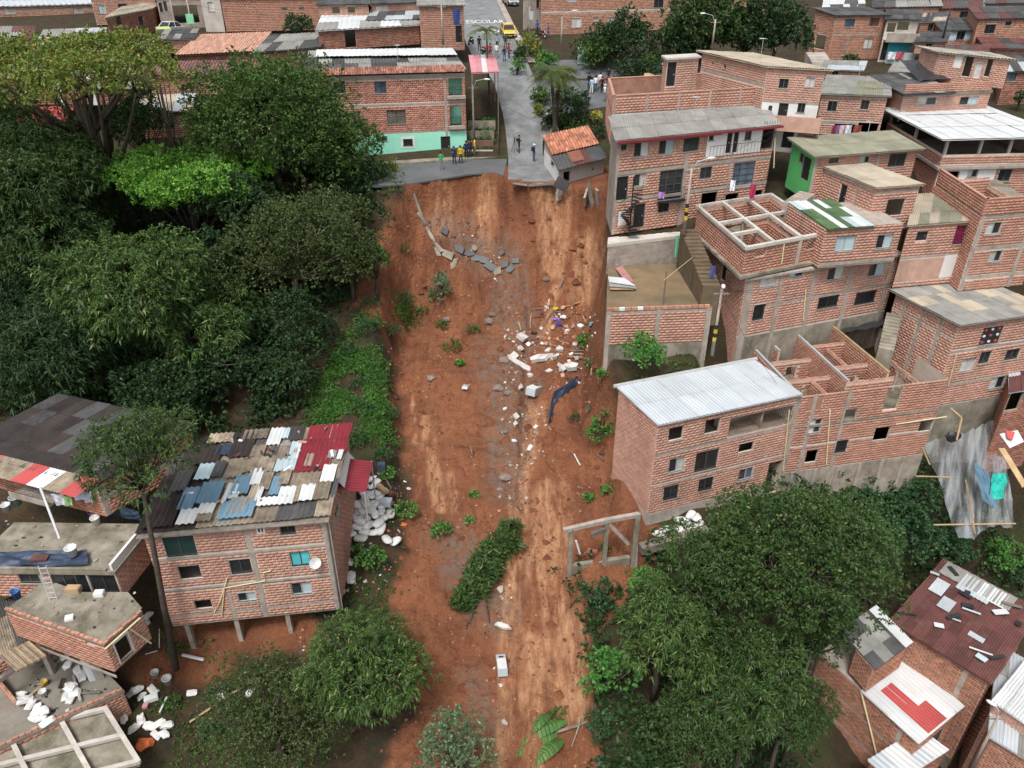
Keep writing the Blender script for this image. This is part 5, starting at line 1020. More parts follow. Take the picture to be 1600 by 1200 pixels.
# ---------------------------------------------------------------- roads
RC = lambda y: np.interp(y, [66, 76, 84, 92, 100, 110, 120, 150, 200], [1.9, 1.9, 1.5, .2, -1.7, -3.0, -4.0, -6.5, -10])
RW_ = lambda y: np.interp(y, [66, 76, 92, 100, 110, 150], [2.25, 2.25, 2.35, 3.2, 3.3, 3.4])
ysr = [68.5, 70, 73, 76, 79, 82, 85, 88, 91, 94, 97, 100, 103, 106, 110, 115, 120, 130, 140, 152]
sheet('street_road', [(RC(y)-RW_(y), y) for y in ysr]+[(RC(y)+RW_(y), y) for y in ysr[::-1]], ROADC, .05, res=1.0)
rm = [(x, float(np.interp(x, *RIM))+.12+.25*fbm(x*1.7, 3.3, 3, 2)) for x in np.arange(-14, -.45, .4)]
sheet('rim_road', rm+[(-.45, 76.6), (-5, 75.6), (-9, 74.5), (-14, 73.2)], ASPH, .05, res=.7, fn=lambda x, y: 0., edge=-.14)
m = MB(); P = [(-14.2, 73.3), (-9.1, 74.65), (-5, 75.75), (-.6, 76.8)]
for (x0, y0), (x1, y1) in zip(P[:-1], P[1:]): d = np.array([x1-x0, y1-y0, 0]); L_ = np.linalg.norm(d); n = np.array([-d[1], d[0], 0])/L_; m.obox((x0, y0, -.1), d, n*1.1, (0, 0, .26))
o = m.build('pavement', CONCD); o['kind'] = 'structure'
sheet('cross_street', [(2.2, 84), (22, 90), (22, 99), (3, 98)], ASPH, .03, res=1.5)
m = MB()
for y0, y1 in zip(ysr[3:-1], ysr[4:]):
    for s_ in (1,):
        if 84 <= y0 < 97: continue
        x0, x1 = RC(y0)+RW_(y0), RC(y1)+RW_(y1); z0, z1 = float(gz(x0, y0)), float(gz(x1, y1)); m.add([(x0, y0, z0), (x0+.9, y0, z0), (x0+.9, y0, z0+.17), (x0, y0, z0+.17), (x1, y1, z1), (x1+.9, y1, z1), (x1+.9, y1, z1+.17), (x1, y1, z1+.17)], [(3, 2, 6, 7), (0, 3, 7, 4), (1, 5, 6, 2)])
o = m.build('kerb', CONC); o['kind'] = 'structure'
PAINT = M('road_paint', (.72, .72, .70), (.5, .5, .49), scale=2, rough=.8)
def road_text(body, y, size):
    cu = bpy.data.curves.new('lettering', 'FONT'); cu.body = body; cu.size = size; cu.align_x = 'CENTER'; cu.extrude = .002; ob = bpy.data.objects.new('road_lettering', cu); x = float(RC(y)); z = float(gz(x, y)); z2 = float(gz(x, y+4))
    cu.materials.append(PAINT); me = bpy.data.meshes.new_from_object(ob); bpy.data.objects.remove(ob); ob = bpy.data.objects.new('road_lettering', me); ob.location = (x+.3, y, z+.09); ob.rotation_euler = (math.atan2(z2-z, 4), 0, math.radians(6)); ob.scale = (.85, 2.6, 1); COL.objects.link(ob); tag(ob, f'white painted word {body} across the upper street', 'road marking')
road_text('ESCOLAR', 121, 1.55); road_text('ZONA', 113, 1.5)
# broken slabs of the road end hanging over the scarp
rg = random.Random(3)
for i, (x, y, w, d, rx, ry, lab) in enumerate([(.7, 68.0, 1.3, .8, -22, 8, 'square concrete road slab tipping over the broken street end at left'), (2.6, 68.0, 2.2, .6, -14, -4, 'long cracked road slab at the lip of the street end'), (3.9, 68.1, .8, .7, -8, -6, 'small corner slab of the broken street beside the shed')]):
    m = MB(); m.cbox((x, y, -.08), w, d, .16, Matrix.Rotation(math.radians(rx), 4, 'X') @ Matrix.Rotation(math.radians(ry), 4, 'Y')); tag(m.build('road_slab', ROADC), lab, 'road slab')
# ---------------------------------------------------------------- vegetation
L_DARK = leafmat('leaf_dark', (.022, .05, .012), (.048, .088, .02), (.07, .10, .03))
L_MID = leafmat('leaf_mid', (.035, .08, .016), (.07, .13, .026), (.11, .15, .035))
L_MANGO = leafmat('leaf_mango', (.022, .058, .014), (.062, .11, .026), (.13, .155, .045))
L_TIP = leafmat('leaf_pale_tips', (.026, .066, .016), (.085, .145, .032), (.17, .20, .06))
L_OLIVE = leafmat('leaf_olive', (.034, .062, .017), (.07, .098, .028), (.13, .13, .045))
L_BRIGHT = leafmat('leaf_bright', (.075, .205, .025), (.14, .31, .04), (.21, .37, .06))
L_YEL = leafmat('leaf_yellow_green', (.085, .16, .026), (.18, .20, .036), (.34, .22, .05))
L_CASTOR = leafmat('leaf_castor', (.04, .14, .025), (.085, .22, .04), (.14, .26, .06))
L_GREY = leafmat('leaf_grey_green', (.06, .11, .05), (.14, .20, .105), (.22, .27, .16))
L_DEEP = leafmat('leaf_deep', (.015, .042, .014), (.032, .068, .018), (.05, .085, .026))
L_PALM = leafmat('leaf_palm', (.05, .085, .025), (.10, .13, .04), (.26, .17, .06))
L_GRASS = leafmat('leaf_grass', (.035, .11, .018), (.075, .19, .03), (.12, .22, .04))
L_COFFEE = leafmat('leaf_coffee', (.02, .065, .025), (.045, .105, .035), (.08, .14, .05))
KIND = {'tuft': dict(m=9, L=.50, w=.060, dr=.55, den=8.0, out=.55), 'fine': dict(m=7, L=.24, w=.075, dr=.1, den=10.0, out=.5), 'mid': dict(m=7, L=.33, w=.085, dr=.25, den=8.5, out=.5), 'broad': dict(m=6, L=.38, w=.17, dr=.25, den=7.0, out=.6),
        'flat': dict(m=9, L=.30, w=.085, dr=.05, den=9.5, out=.3), 'coffee': dict(m=6, L=.26, w=.08, dr=.3, den=12, out=.7), 'feather': dict(m=10, L=.45, w=.05, dr=.35, den=9, out=.45)}
def leaves_mesh(P, Dn, kind, rg, scale=1.0):
    """P (n,3) tuft positions, Dn outward directions -> leaf quads"""
    k = KIND[kind]; n = len(P); m = k['m']
    p = np.repeat(P, m, 0)+rg.normal(0, .07*scale, (n*m, 3)); d = np.repeat(Dn, m, 0)*k['out']+rg.normal(0, .55, (n*m, 3))+np.array([0, 0, .22]); d /= np.linalg.norm(d, axis=1)[:, None]+1e-9
    L_ = k['L']*.9*scale*rg.uniform(.5, 1.3, (n*m, 1)); w = k['w']*.84*scale*rg.uniform(.7, 1.3, (n*m, 1)); s = np.cross(d, rg.normal(0, 1, (n*m, 3))+np.array([0, 0, 1.2])); s /= np.linalg.norm(s, axis=1)[:, None]+1e-9
    tip = p+d*L_; tip[:, 2:3] -= k['dr']*L_*rg.uniform(.5, 1.3, (n*m, 1)); mid = p+d*L_*.5; mid[:, 2:3] -= k['dr']*L_*.18
    V = np.stack([p, mid+s*w, tip, mid-s*w], 1).reshape(-1, 3); F_ = np.arange(n*m*4).reshape(-1, 4); return V, F_
def lobes_for(R, RZ, n, seed, flat=False, spread=.62):
    r = random.Random(seed); out = []
    for i in range(n):
        a = 2.399*i+r.uniform(-.3, .3); q = math.sqrt((i+.5)/n)*spread*r.uniform(.85, 1.18)
        if flat: z = r.uniform(-.35, .45)*RZ*(1-q*.3); rr = R*r.uniform(.26, .40); out.append((math.cos(a)*q*R*1.2, math.sin(a)*q*R*1.2, z, rr, rr, rr*.42))
        else: z = (.55*(1-q*q/spread/spread*.9)+r.uniform(-.55, .25))*RZ; rr = R*r.choice([.2, .26, .34, .42, .5]); out.append((math.cos(a)*q*R, math.sin(a)*q*R, z, rr, rr, min(rr, RZ*.75)*r.uniform(.75, 1.05)))
    return out
def crown_points(lobes, den, seed, low=-.55):
    rg = np.random.default_rng(seed); Ps, Ds = [], []
    for cx, cy, cz, rx, ry, rz in lobes:
        n = int(den*(rx*ry*6+rx*rz*6)*.62)+4; d = rg.normal(0, 1, (n*2, 3)); d /= np.linalg.norm(d, axis=1)[:, None]; d = d[d[:, 2] > low][:n]; q = rg.uniform(0, 1, (len(d), 1))**.45*.5+.53
        wob = 1+.42*(vnoise(d[:, 0]*2.3+cx*3+d[:, 2], d[:, 1]*2.3+cy*3, seed)-.5)[:, None]*2
        Ps.append(np.array([cx, cy, cz])+d*np.array([rx, ry, rz])*q*wob); Ds.append(d)
    P = np.concatenate(Ps); D_ = np.concatenate(Ds)
    keep = np.ones(len(P), bool)
    for cx, cy, cz, rx, ry, rz in lobes:
        e = (P-np.array([cx, cy, cz]))/np.array([rx, ry, rz]); keep &= (e**2).sum(1) > .22
    return P[keep], D_[keep]
NLEAF = [0]; CROWNS = {}
def tree(label, kind, mat, cx, cy, rx, ry, Y, n=9, seed=1, cat='tree', name='tree', group=None, trunk=True, bark=None, flat=False, den=1.0, lscale=1.0, base=None, low=-.55, tr=.2, spread=.62, gnd=None):
    C = atY(cx, cy, Y)
    if gnd or (gnd is None and cat in ('bush', 'shrub') and base is None): C = atD(cx, cy, depth_of(atG(cx, cy+ry*.75))-rx*.3*Y/FPX)
    D_ = depth_of(C); R = rx*D_/FPX; RZ = ry*D_/FPX*(1.0 if not flat else 1.1); rg = np.random.default_rng(seed)
    bx, by = (C[0], C[1]) if base is None else base[:2]
    bz = gzf(bx, by) if base is None or len(base) < 3 else base[2]; bz = min(bz, C[2]-RZ*.3)
    t = thing(name, label, cat, (bx, by, bz), group); off = C-np.array([bx, by, bz]); lobes = lobes_for(R, RZ, n if flat else int(n*1.7), seed, flat, spread if flat else spread*1.12)
    P, Dn = crown_points(lobes, KIND[kind]['den']*den*.84, seed, low); V, F_ = leaves_mesh(P+off, Dn, kind, rg, lscale); NLEAF[0] += len(F_)
    o = link('crown', npmesh('crown', V, F_, [mat]), t); o['kind'] = 'stuff'
    if trunk:
        m = MB(); top = off*1.0; b0 = np.array([bx, by, bz]); j = random.Random(seed)
        kn = [b0+(0, 0, -.3)]+[b0+off*q+np.array([j.uniform(-.2, .2), j.uniform(-.2, .2), 0])*q for q in (.3, .6, .85)]; r0 = tr*(.6+R*.1)
        m.tube(kn, [r0*1.2, r0, r0*.8, r0*.6], 7)
        for cx_, cy_, cz_, rx_, _, _ in lobes:
            e = b0+off+np.array([cx_, cy_, cz_]); s0 = (kn[2] if np.linalg.norm(off) < 2.6*R else kn[3]) if not flat else kn[1+(abs(hash((cx_, cy_))) % 2)]; mid = s0*.45+e*.55+np.array([0, 0, -.15*R*.3]); m.tube([s0, mid, e], [r0*.5, r0*.3, r0*.1], 5)
            for q in range(3):
                v = np.array([j.gauss(0, 1), j.gauss(0, 1), j.uniform(.1, 1)]); v = v/np.linalg.norm(v)*rx_*.8; m.tube([mid*.3+e*.7, e+v*np.array([1, 1, .6])], [r0*.18, r0*.05], 4)
        m.build('trunk', bark or BARK, t, smooth=True)
    return t
# left hillside
tree('broad umbrella tree with yellow green and orange leaves at the top left corner', 'flat', L_YEL, 95, 105, 175, 62, 63, n=20, seed=2, flat=True, base=(-33, 63.5), tr=.34, den=.55, spread=.72)
tree('small yellow green crown on a leaning bare limb beside the umbrella tree', 'flat', L_YEL, 240, 85, 40, 28, 66, n=5, seed=3, flat=True, base=(-28, 64), tr=.2, den=.7)
tree('huge dark feathery tree filling the left edge', 'tuft', L_DARK, 62, 335, 150, 165, 57, n=20, seed=4, tr=.3)
tree('dark feathery tree in front of the huge one with drooping leaf tufts', 'tuft', L_TIP, 250, 500, 135, 140, 51, n=18, seed=5, tr=.3)
tree('bright lime green tree with a flat layered crown among the dark trees', 'flat', L_BRIGHT, 288, 282, 128, 58, 61, n=17, seed=6, flat=True, tr=.22, den=1.3)
tree('large rounded mango tree shading the left end of the rim road', 'mid', L_MID, 420, 200, 135, 92, 68, n=16, seed=7, tr=.3)
tree('darker lower mango crown touching the mint green house', 'mid', L_MID, 520, 215, 72, 75, 70.5, n=8, seed=8)
tree('deep shaded tree under the rim road left of the scarp', 'mid', L_DEEP, 545, 300, 60, 55, 68, n=8, seed=9)
tree('olive brown small leaved tree leaning over the slide edge', 'fine', L_OLIVE, 455, 400, 115, 92, 57, n=14, seed=10, tr=.2, bark=BARKP)
tree('small round bush of a tree at the upper left edge of the slide', 'fine', L_MID, 585, 415, 34, 28, 58, n=5, seed=11)
tree('dark tree behind the blackened roof house', 'tuft', L_DEEP, 60, 560, 130, 75, 47, n=12, seed=12)
tree('dark tree above the patchwork roof with a tall pale trunk', 'mid', L_DEEP, 355, 560, 85, 85, 50, n=10, seed=13, bark=BARKP)
tree('deep green tree between the lime tree and the olive tree', 'mid', L_DEEP, 380, 320, 75, 55, 60, n=8, seed=14)
tree('small dark tree left of the slide below the olive tree', 'mid', L_DEEP, 455, 500, 60, 55, 52, n=7, seed=15)
tree('dark tree at the far left under the umbrella tree', 'tuft', L_DARK, 20, 215, 70, 60, 62, n=8, seed=16)
tree('slender tree with tufted crown and a long dark trunk before the patchwork roof house', 'tuft', L_MANGO, 208, 708, 88, 66, 31.2, n=14, seed=17, base=(atY(255, 985, 30.2)[0], 30.2, -17.5), tr=.2, lscale=.62, den=1.1, spread=.72)
tree('big mango tree with pale leaf tips at the bottom left of the slide', 'tuft', L_TIP, 566, 1050, 95, 115, 27, n=16, seed=18, lscale=.72, den=1.4, tr=.25)
tree('dark fine leaved tree at the bottom edge left of the big mango', 'fine', L_OLIVE, 425, 1120, 110, 80, 25.5, n=13, seed=19, lscale=.7, den=1.3)
tree('grey green tree at the very bottom of the slide', 'fine', L_GREY, 712, 1178, 64, 46, 23, n=9, seed=20, lscale=.8, den=1.1)
# lower right
tree('wide dark tree crown below the white roofed corner house', 'mid', L_MANGO, 1235, 875, 140, 118, 31, n=18, seed=21, lscale=.7, den=1.4, tr=.3)
tree('tall feathery tree beside the lower right edge of the slide', 'tuft', L_TIP, 1035, 985, 78, 100, 28.5, n=12, seed=22, lscale=.72, den=1.3)
tree('bright castor tree overhanging the mud near the bottom right', 'broad', L_CASTOR, 955, 1055, 48, 58, 27.5, n=9, seed=23, lscale=.62, den=1.4, gnd=True)
tree('dark feathery tree in front of the plain brick house', 'tuft', L_MANGO, 1185, 1070, 90, 105, 27, n=14, seed=24, lscale=.72, den=1.3)
tree('shadowy tree filling the gap between the right hand trees', 'mid', L_DARK, 1120, 940, 75, 85, 29.5, n=9, seed=25, lscale=.7, den=1.3)
tree('round leaved dark green tree below the unfinished house', 'broad', L_COFFEE, 1405, 810, 68, 82, 34, n=12, seed=26, lscale=.6, den=1.6, gnd=True)
tree('leafy green tree at the right edge below the plastic sheet', 'broad', L_CASTOR, 1558, 868, 42, 38, 33, n=6, seed=27, lscale=.55, den=1.5, gnd=True)
tree('deep green tree in the corner at the right edge', 'broad', L_COFFEE, 1600, 905, 45, 38, 32, n=6, seed=28, lscale=.6, den=1.4, gnd=True)
tree('small dark tree on the bank beside the fallen frame', 'mid', L_COFFEE, 938, 935, 30, 40, 30, n=5, seed=29, lscale=.65, den=1.4, gnd=True)
tree('dark trees crown at the bottom centre right', 'tuft', L_DARK, 1100, 1150, 70, 70, 25.5, n=9, seed=30, lscale=.7, den=1.2)
tree('bright leaved castor bush in front of the terrace wall', 'broad', L_CASTOR, 1010, 553, 40, 28, 45, n=7, seed=31, lscale=.6, den=1.8, name='castor_bush', cat='bush', trunk=False, base=(7.9, 45.2, -6.6))
tree('green castor bush beside the heap of white sacks', 'broad', L_CASTOR, 578, 872, 30, 36, 31, n=6, seed=32, lscale=.5, den=1.8, name='castor_bush', cat='bush')
tree('low bush with small leaves right of the corner at the foot of the mud', 'fine', L_COFFEE, 940, 1140, 26, 50, 24.5, n=6, seed=33, lscale=.75, den=1.3, name='bush', cat='bush')
tree('leafy branches hanging down the slide edge left of the white roofed house', 'broad', L_CASTOR, 940, 668, 26, 42, 41, n=7, seed=34, lscale=.55, den=1.5, name='bush', cat='bush')
tree('small pale green bush fallen on the upper slide', 'fine', L_GREY, 690, 450, 24, 22, 61.5, n=5, seed=35, lscale=.9, den=1.2, name='bush', cat='bush')
# top
tree('dark oval tree by the crowd on the upper cross street', 'fine', L_DEEP, 970, 68, 62, 38, 97, n=9, seed=36, lscale=1.7, den=.42)
tree('big dark tree left of the gabled house', 'mid', L_DEEP, 1215, 45, 58, 48, 92, n=9, seed=37, lscale=1.5, den=.45)
tree('tall dark tree behind the beige roofed block', 'mid', L_DARK, 1110, 40, 75, 48, 94, n=10, seed=38, lscale=1.5, den=.45)
tree('pale green round bush behind the terrace parapet', 'mid', L_MID, 1015, 100, 22, 16, 88, n=4, seed=39, lscale=1.2, den=.6, name='bush', cat='bush')
tree('leafy dark bush row beside the cross street crowd', 'mid', L_DEEP, 985, 112, 38, 16, 86, n=5, seed=40, lscale=1.2, den=.6, name='bush', cat='bush')
tree('small round dark tree in front of the long brick wall', 'fine', L_DEEP, 468, 40, 28, 20, 100, n=5, seed=41, lscale=1.6, den=.5)
tree('yellow green garden bush behind the low brick wall', 'fine', L_CASTOR, 668, 50, 16, 16, 90, n=4, seed=42, lscale=1.4, den=.6, name='bush', cat='bush')
tree('yellowish bushes along the right side of the street', 'fine', L_YEL, 830, 75, 26, 18, 90, n=5, seed=43, lscale=1.3, den=.6, name='bush', cat='bush')
tree('bright green bush leaning over the street edge', 'fine', L_CASTOR, 808, 105, 15, 17, 84, n=4, seed=44, lscale=1.2, den=.7, name='bush', cat='bush')
tree('dense green shrub above the small clay roofed shed', 'fine', L_MID, 875, 183, 24, 20, 75, n=5, seed=45, lscale=1.1, den=.7, name='shrub', cat='shrub')
tree('dark garden shrub between the shed and the rim house', 'mid', L_DEEP, 905, 178, 24, 30, 76, n=6, seed=46, lscale=1.1, den=.8, name='shrub', cat='shrub')
tree('yellow variegated plant in the garden beside the rim house', 'broad', leafmat('leaf_variegated', (.42, .36, .06), (.2, .24, .05)), 931, 184, 13, 11, 73, n=4, seed=47, lscale=.9, den=.9, name='shrub', cat='shrub')
tree('dark climbing shrub over the clay tiles of the shed', 'fine', L_COFFEE, 908, 205, 20, 11, 73, n=4, seed=48, lscale=1.1, den=.8, name='shrub', cat='shrub')
tree('small tree on the far right edge of the hillside', 'fine', L_DEEP, 1597, 152, 12, 10, 80, n=3, seed=49, lscale=1.4, den=.6)
tree('garden tree beside the stairs of the turquoise house', 'fine', L_DEEP, 1330, 96, 17, 12, 92, n=4, seed=50, lscale=1.3, den=.6)
tree('leafy shrub behind the yellow flowering bush on the rim road', 'mid', L_DARK, 590, 262, 28, 22, 72.4, n=5, seed=51, lscale=1.0, den=.8, name='shrub', cat='shrub')
tree('yellow flowering bush at the left end of the rim road', 'mid', leafmat('leaf_yellow_flower', (.40, .36, .05), (.10, .18, .04)), 611, 258, 13, 11, 73.5, n=3, seed=52, lscale=.9, den=.9, name='shrub', cat='shrub')
for k, (kd, mt, x, y, rx, ry, Y, lab) in enumerate([('mid', L_DEEP, 330, 420, 70, 60, 56, 'deep shaded tree behind the dark feathery tree'), ('tuft', L_DARK, 150, 440, 90, 90, 55, 'dark feathery crown between the two big left trees'), ('mid', L_DEEP, 20, 470, 80, 70, 52, 'shadowed tree at the left edge below the huge feathery tree'), ('mid', L_DEEP, 250, 620, 80, 45, 46, 'low dark tree touching the blackened roof'), ('fine', L_OLIVE, 520, 345, 60, 50, 62, 'olive small leaved tree just below the shaded rim tree'), ('mid', L_DEEP, 440, 590, 60, 60, 49, 'dark low tree above the maroon roof sheets'), ('fine', L_OLIVE, 545, 405, 62, 55, 58, 'olive tree crown reaching over the bare soil'), ('mid', L_DARK, 215, 190, 55, 45, 66, 'dark tree below the leaning bare limb'),
      ('tuft', L_MANGO, 1130, 1040, 80, 85, 28, 'feathery tree between the two lower right trees'), ('mid', L_DARK, 1285, 985, 62, 70, 31, 'dark crown overhanging the plain brick house'), ('mid', L_MANGO, 1325, 860, 85, 95, 33, 'dense dark crown right of the wide dark tree'), ('broad', L_COFFEE, 1345, 790, 75, 45, 36, 'low dark leafed tree along the foot of the unfinished house'), ('tuft', L_DARK, 1230, 1120, 70, 80, 27, 'dark feathery crown at the lower edge beside the brick wall'), ('broad', L_CASTOR, 1010, 920, 35, 35, 30, 'small bright leaved tree above the feathery tree'), ('tuft', L_MANGO, 1110, 870, 70, 60, 31, 'feathery crown below the white bags'), ('mid', L_DARK, 1040, 1150, 60, 70, 26, 'dark tree between the shed roof and the mud'), ('broad', L_COFFEE, 1480, 850, 40, 30, 36, 'dark low bush right of the round leaved tree'),
      ('mid', L_DEEP, 1060, 70, 48, 40, 95, 'dark crown joining the oval tree and the tall tree'), ('fine', L_DEEP, 1165, 60, 55, 42, 93, 'dark tree just behind the beige roof ridge'), ('fine', L_MID, 930, 88, 30, 24, 95, 'small green crown at the left of the oval tree')]):
    tree(lab, kd, mt, x, y, rx, ry, Y, n=10, seed=700+k, lscale=(1.5 if Y > 80 else 1.0 if Y > 42 else .7), den=(.45 if Y > 80 else 1.0 if Y > 42 else 1.35), gnd=(Y < 42 and ry < 50) or None)
for k, (kd, mt, x, y, rx, ry, lab) in enumerate([('mid', L_MID, 845, 150, 18, 16, 'green bush at the foot of the palms'), ('fine', L_DEEP, 880, 150, 22, 18, 'dark bush to the right of the palms'), ('mid', L_CASTOR, 853, 95, 18, 14, 'light bush above the palms'), ('fine', L_YEL, 842, 172, 13, 11, 'yellowish croton by the low white wall'), ('mid', L_DEEP, 905, 160, 20, 18, 'dark bush between palms and crowd'), ('mid', L_MID, 893, 205, 16, 12, 'green bush spilling onto the shed tiles'), ('fine', L_DEEP, 935, 205, 12, 18, 'dark plant squeezed by the rim house wall'), ('mid', L_DEEP, 858, 190, 14, 14, 'dark low shrub next to the low white wall'), ('mid', L_DEEP, 1010, 118, 26, 12, 'dark hedge along the terrace parapet'), ('fine', L_DEEP, 812, 88, 16, 14, 'dark low bush near the white shirted person')]): tree(lab, kd, mt, x, y, rx, ry, 78, n=5, seed=800+k, lscale=1.15, den=.75, name='bush', cat='bush')
def frond(m, p, d, L_, w, droop, n=7, leaf=10, rg=random):
    """a pinnate palm or banana frond as narrow leaflets along a bending rib"""
    p = np.array(p, float); d = np.array(d, float); d /= np.linalg.norm(d); pts = []
    for i in range(n+1): t = i/n; pts.append(p+d*L_*t+np.array([0, 0, -droop*L_*t*t]))
    m.tube(pts, [.03*(1-.8*i/n)+.006 for i in range(n+1)], 4, 0)
    for i in range(leaf*2):
        t = .12+.86*(i//2)/leaf; k = min(n-1, int(t*n)); q = pts[k]+(pts[k+1]-pts[k])*(t*n-k); a = pts[k+1]-pts[k]; a /= np.linalg.norm(a); s = np.cross(a, (0, 0, 1)); s /= np.linalg.norm(s)+1e-9; s = s*(1 if i % 2 else -1)
        l = w*math.sin(math.pi*min(.97, t*.85+.12)); e = q+s*l+a*l*.55+np.array([0, 0, -l*.45]); b = a*.035*max(1, L_*.5); m.add([q-b, q+b, e], [(0, 1, 2)], 0)
def palm(label, x, y, Y, trunks, L_, nf, seed, tr=.1):
    C = atY(x, y, Y); r = random.Random(seed); b = gzf(C[0], C[1]); t = thing('palm_tree', label, 'palm', (C[0], C[1], b)); m = MB(); mt = MB()
    for k in range(trunks):
        top = C+np.array([r.uniform(-1, 1)*.9, r.uniform(-.6, .6), r.uniform(-.5, .6)])*(trunks > 1); mt.tube([(C[0]+r.uniform(-.4, .4), C[1], b-.2), (top+np.array([C[0], C[1], b]))/2+np.array([.1, 0, 0]), top], [tr*1.3, tr, tr*.8], 7)
        for i in range(nf):
            a = 2.399*i+r.uniform(-.2, .2); e = r.uniform(.05, 1.2); frond(m, top, (math.cos(a), math.sin(a), e), L_*r.uniform(.75, 1.1), L_*.26, r.uniform(.45, .85), leaf=12)
    m.build('crown', L_PALM, t)['kind'] = 'stuff'; mt.build('trunk', BARK, t); return t
palm('clump of arching palms with some dry fronds on the street bank', 868, 118, 80, 6, 2.8, 15, 3)
palm('single slender palm standing in the middle of the upper street', 760, 48, 86, 1, 2.3, 16, 5, .1)
# undergrowth, grass and slope shrubs -------------------------------------------------
def inpoly(px, py, poly):
    c = np.zeros(px.shape, bool); n = len(poly)
    for i in range(n):
        (x0, y0), (x1, y1) = poly[i], poly[i-1]; k = ((y0 > py) != (y1 > py)) & (px < (x1-x0)*(py-y0)/((y1-y0) or 1e-9)+x0); c ^= k
    return c
def scatter(poly, n, xr, yr, seed):
    rg = np.random.default_rng(seed); X = rg.uniform(*xr, n); Y = rg.uniform(*yr, n); Z = gz(X, Y, True); P = np.stack([X, Y, Z], 1); px, py = proj(P); k = inpoly(px+rg.normal(0, 6, n), py+rg.normal(0, 6, n), poly); return P[k]
def cover(name, polys, kind, mat, n, xr, yr, seed, scale, up=.6, hgt=.1, gap=-.12):
    Ps = np.concatenate([scatter(p, n, xr, yr, seed+i) for i, p in enumerate(polys)]); rg = np.random.default_rng(seed); k = fbm(Ps[:, 0]*.5, Ps[:, 1]*.5, 3, seed) > gap; Ps = Ps[k]
    D_ = np.tile(np.array([[0, 0, 1.]]), (len(Ps), 1))*up+rg.normal(0, .3, (len(Ps), 3)); Ps = Ps+np.stack([rg.normal(0, .2, len(Ps)), rg.normal(0, .2, len(Ps)), .04+hgt*rg.random(len(Ps))**1.6*np.clip(fbm(Ps[:, 0]*.35, Ps[:, 1]*.35, 3, seed+3)*3+.5, .1, 1)], 1); V, F_ = leaves_mesh(Ps, D_, kind, rg, scale); NLEAF[0] += len(F_)
    o = link(name, npmesh(name, V, F_, [mat])); o['kind'] = 'stuff'; o['label'] = {'grass': 'bright green grass and creepers covering the slope', 'undergrowth': 'dark undergrowth on the wooded slope'}.get(name, 'low plants on the slope'); o['category'] = name
cover('undergrowth', [[(-200, 150), (560, 250), (600, 330), (560, 420), (540, 480), (480, 560), (480, 690), (300, 690), (-200, 640)], [(880, 880), (1100, 850), (1300, 950), (1250, 1300), (940, 1300), (930, 1050)], [(1180, 740), (1480, 720), (1620, 850), (1620, 1000), (1480, 880), (1300, 1000)]], 'mid', L_DEEP, 62000, (-50, 40), (18, 74), 5, 1.3, hgt=2.2)
cover('grass', [[(515, 560), (560, 500), (640, 480), (660, 490), (605, 560), (605, 650), (560, 690), (495, 690)], [(480, 620), (520, 560), (600, 560), (600, 690), (480, 690)], [(600, 640), (640, 780), (620, 800), (590, 700)], [(610, 450), (660, 470), (640, 500), (590, 490)]], 'feather', L_GRASS, 15000, (-22, -6), (36, 66), 6, .75, up=.9, hgt=.25, gap=-.02)
cover('weeds', [[(240, 985), (360, 1005), (340, 1060), (260, 1060)], [(230, 1050), (290, 1060), (270, 1150), (230, 1140)], [(1030, 565), (1100, 558), (1100, 590), (1010, 595)], [(980, 585), (1010, 590), (990, 640), (960, 640)], [(540, 880), (620, 880), (600, 960), (540, 960)], [(280, 1090), (480, 1060), (520, 1200), (260, 1200)], [(600, 250), (640, 300), (610, 350), (560, 320)]], 'flat', L_MID, 30000, (-24, 16), (20, 76), 7, .6)
SHR = [(575, 520, 20, 'coffee'), (612, 524, 17, 'coffee'), (545, 552, 15, 'coffee'), (580, 480, 16, 'coffee'), (630, 478, 14, 'coffee'), (505, 515, 14, 'coffee'), (560, 605, 15, 'coffee'), (610, 655, 18, 'coffee'), (565, 645, 18, 'coffee'), (555, 695, 20, 'coffee'), (440, 545, 16, 'coffee'), (425, 640, 20, 'coffee'), (480, 590, 14, 'coffee'), (600, 720, 18, 'coffee'), (535, 470, 12, 'coffee'),
       (631, 392, 9, 'coffee'), (706, 548, 15, 'mid'), (718, 570, 8, 'broad'), (740, 520, 12, 'mid'), (690, 512, 11, 'mid'), (636, 805, 20, 'broad'), (690, 835, 18, 'broad'), (740, 775, 8, 'broad'), (915, 540, 18, 'broad'), (924, 575, 14, 'mid'), (950, 770, 12, 'broad'), (920, 780, 8, 'broad'), (870, 1120, 14, 'mid'), (735, 815, 7, 'broad'), (605, 745, 14, 'broad'), (430, 700, 14, 'coffee'), (660, 490, 10, 'mid'), (922, 642, 9, 'fine'), (900, 658, 10, 'coffee'), (1002, 605, 14, 'mid'), (985, 625, 10, 'coffee'), (946, 860, 10, 'mid'), (945, 590, 12, 'broad'), (280, 1020, 16, 'mid'), (270, 1100, 14, 'mid'), (340, 1090, 18, 'coffee'), (330, 1150, 20, 'coffee'), (490, 960, 14, 'mid')]
DESC = {'coffee': 'dark glossy coffee shrub', 'mid': 'small uprooted green shrub', 'broad': 'broad leaved sapling', 'fine': 'fine leaved small bush'}
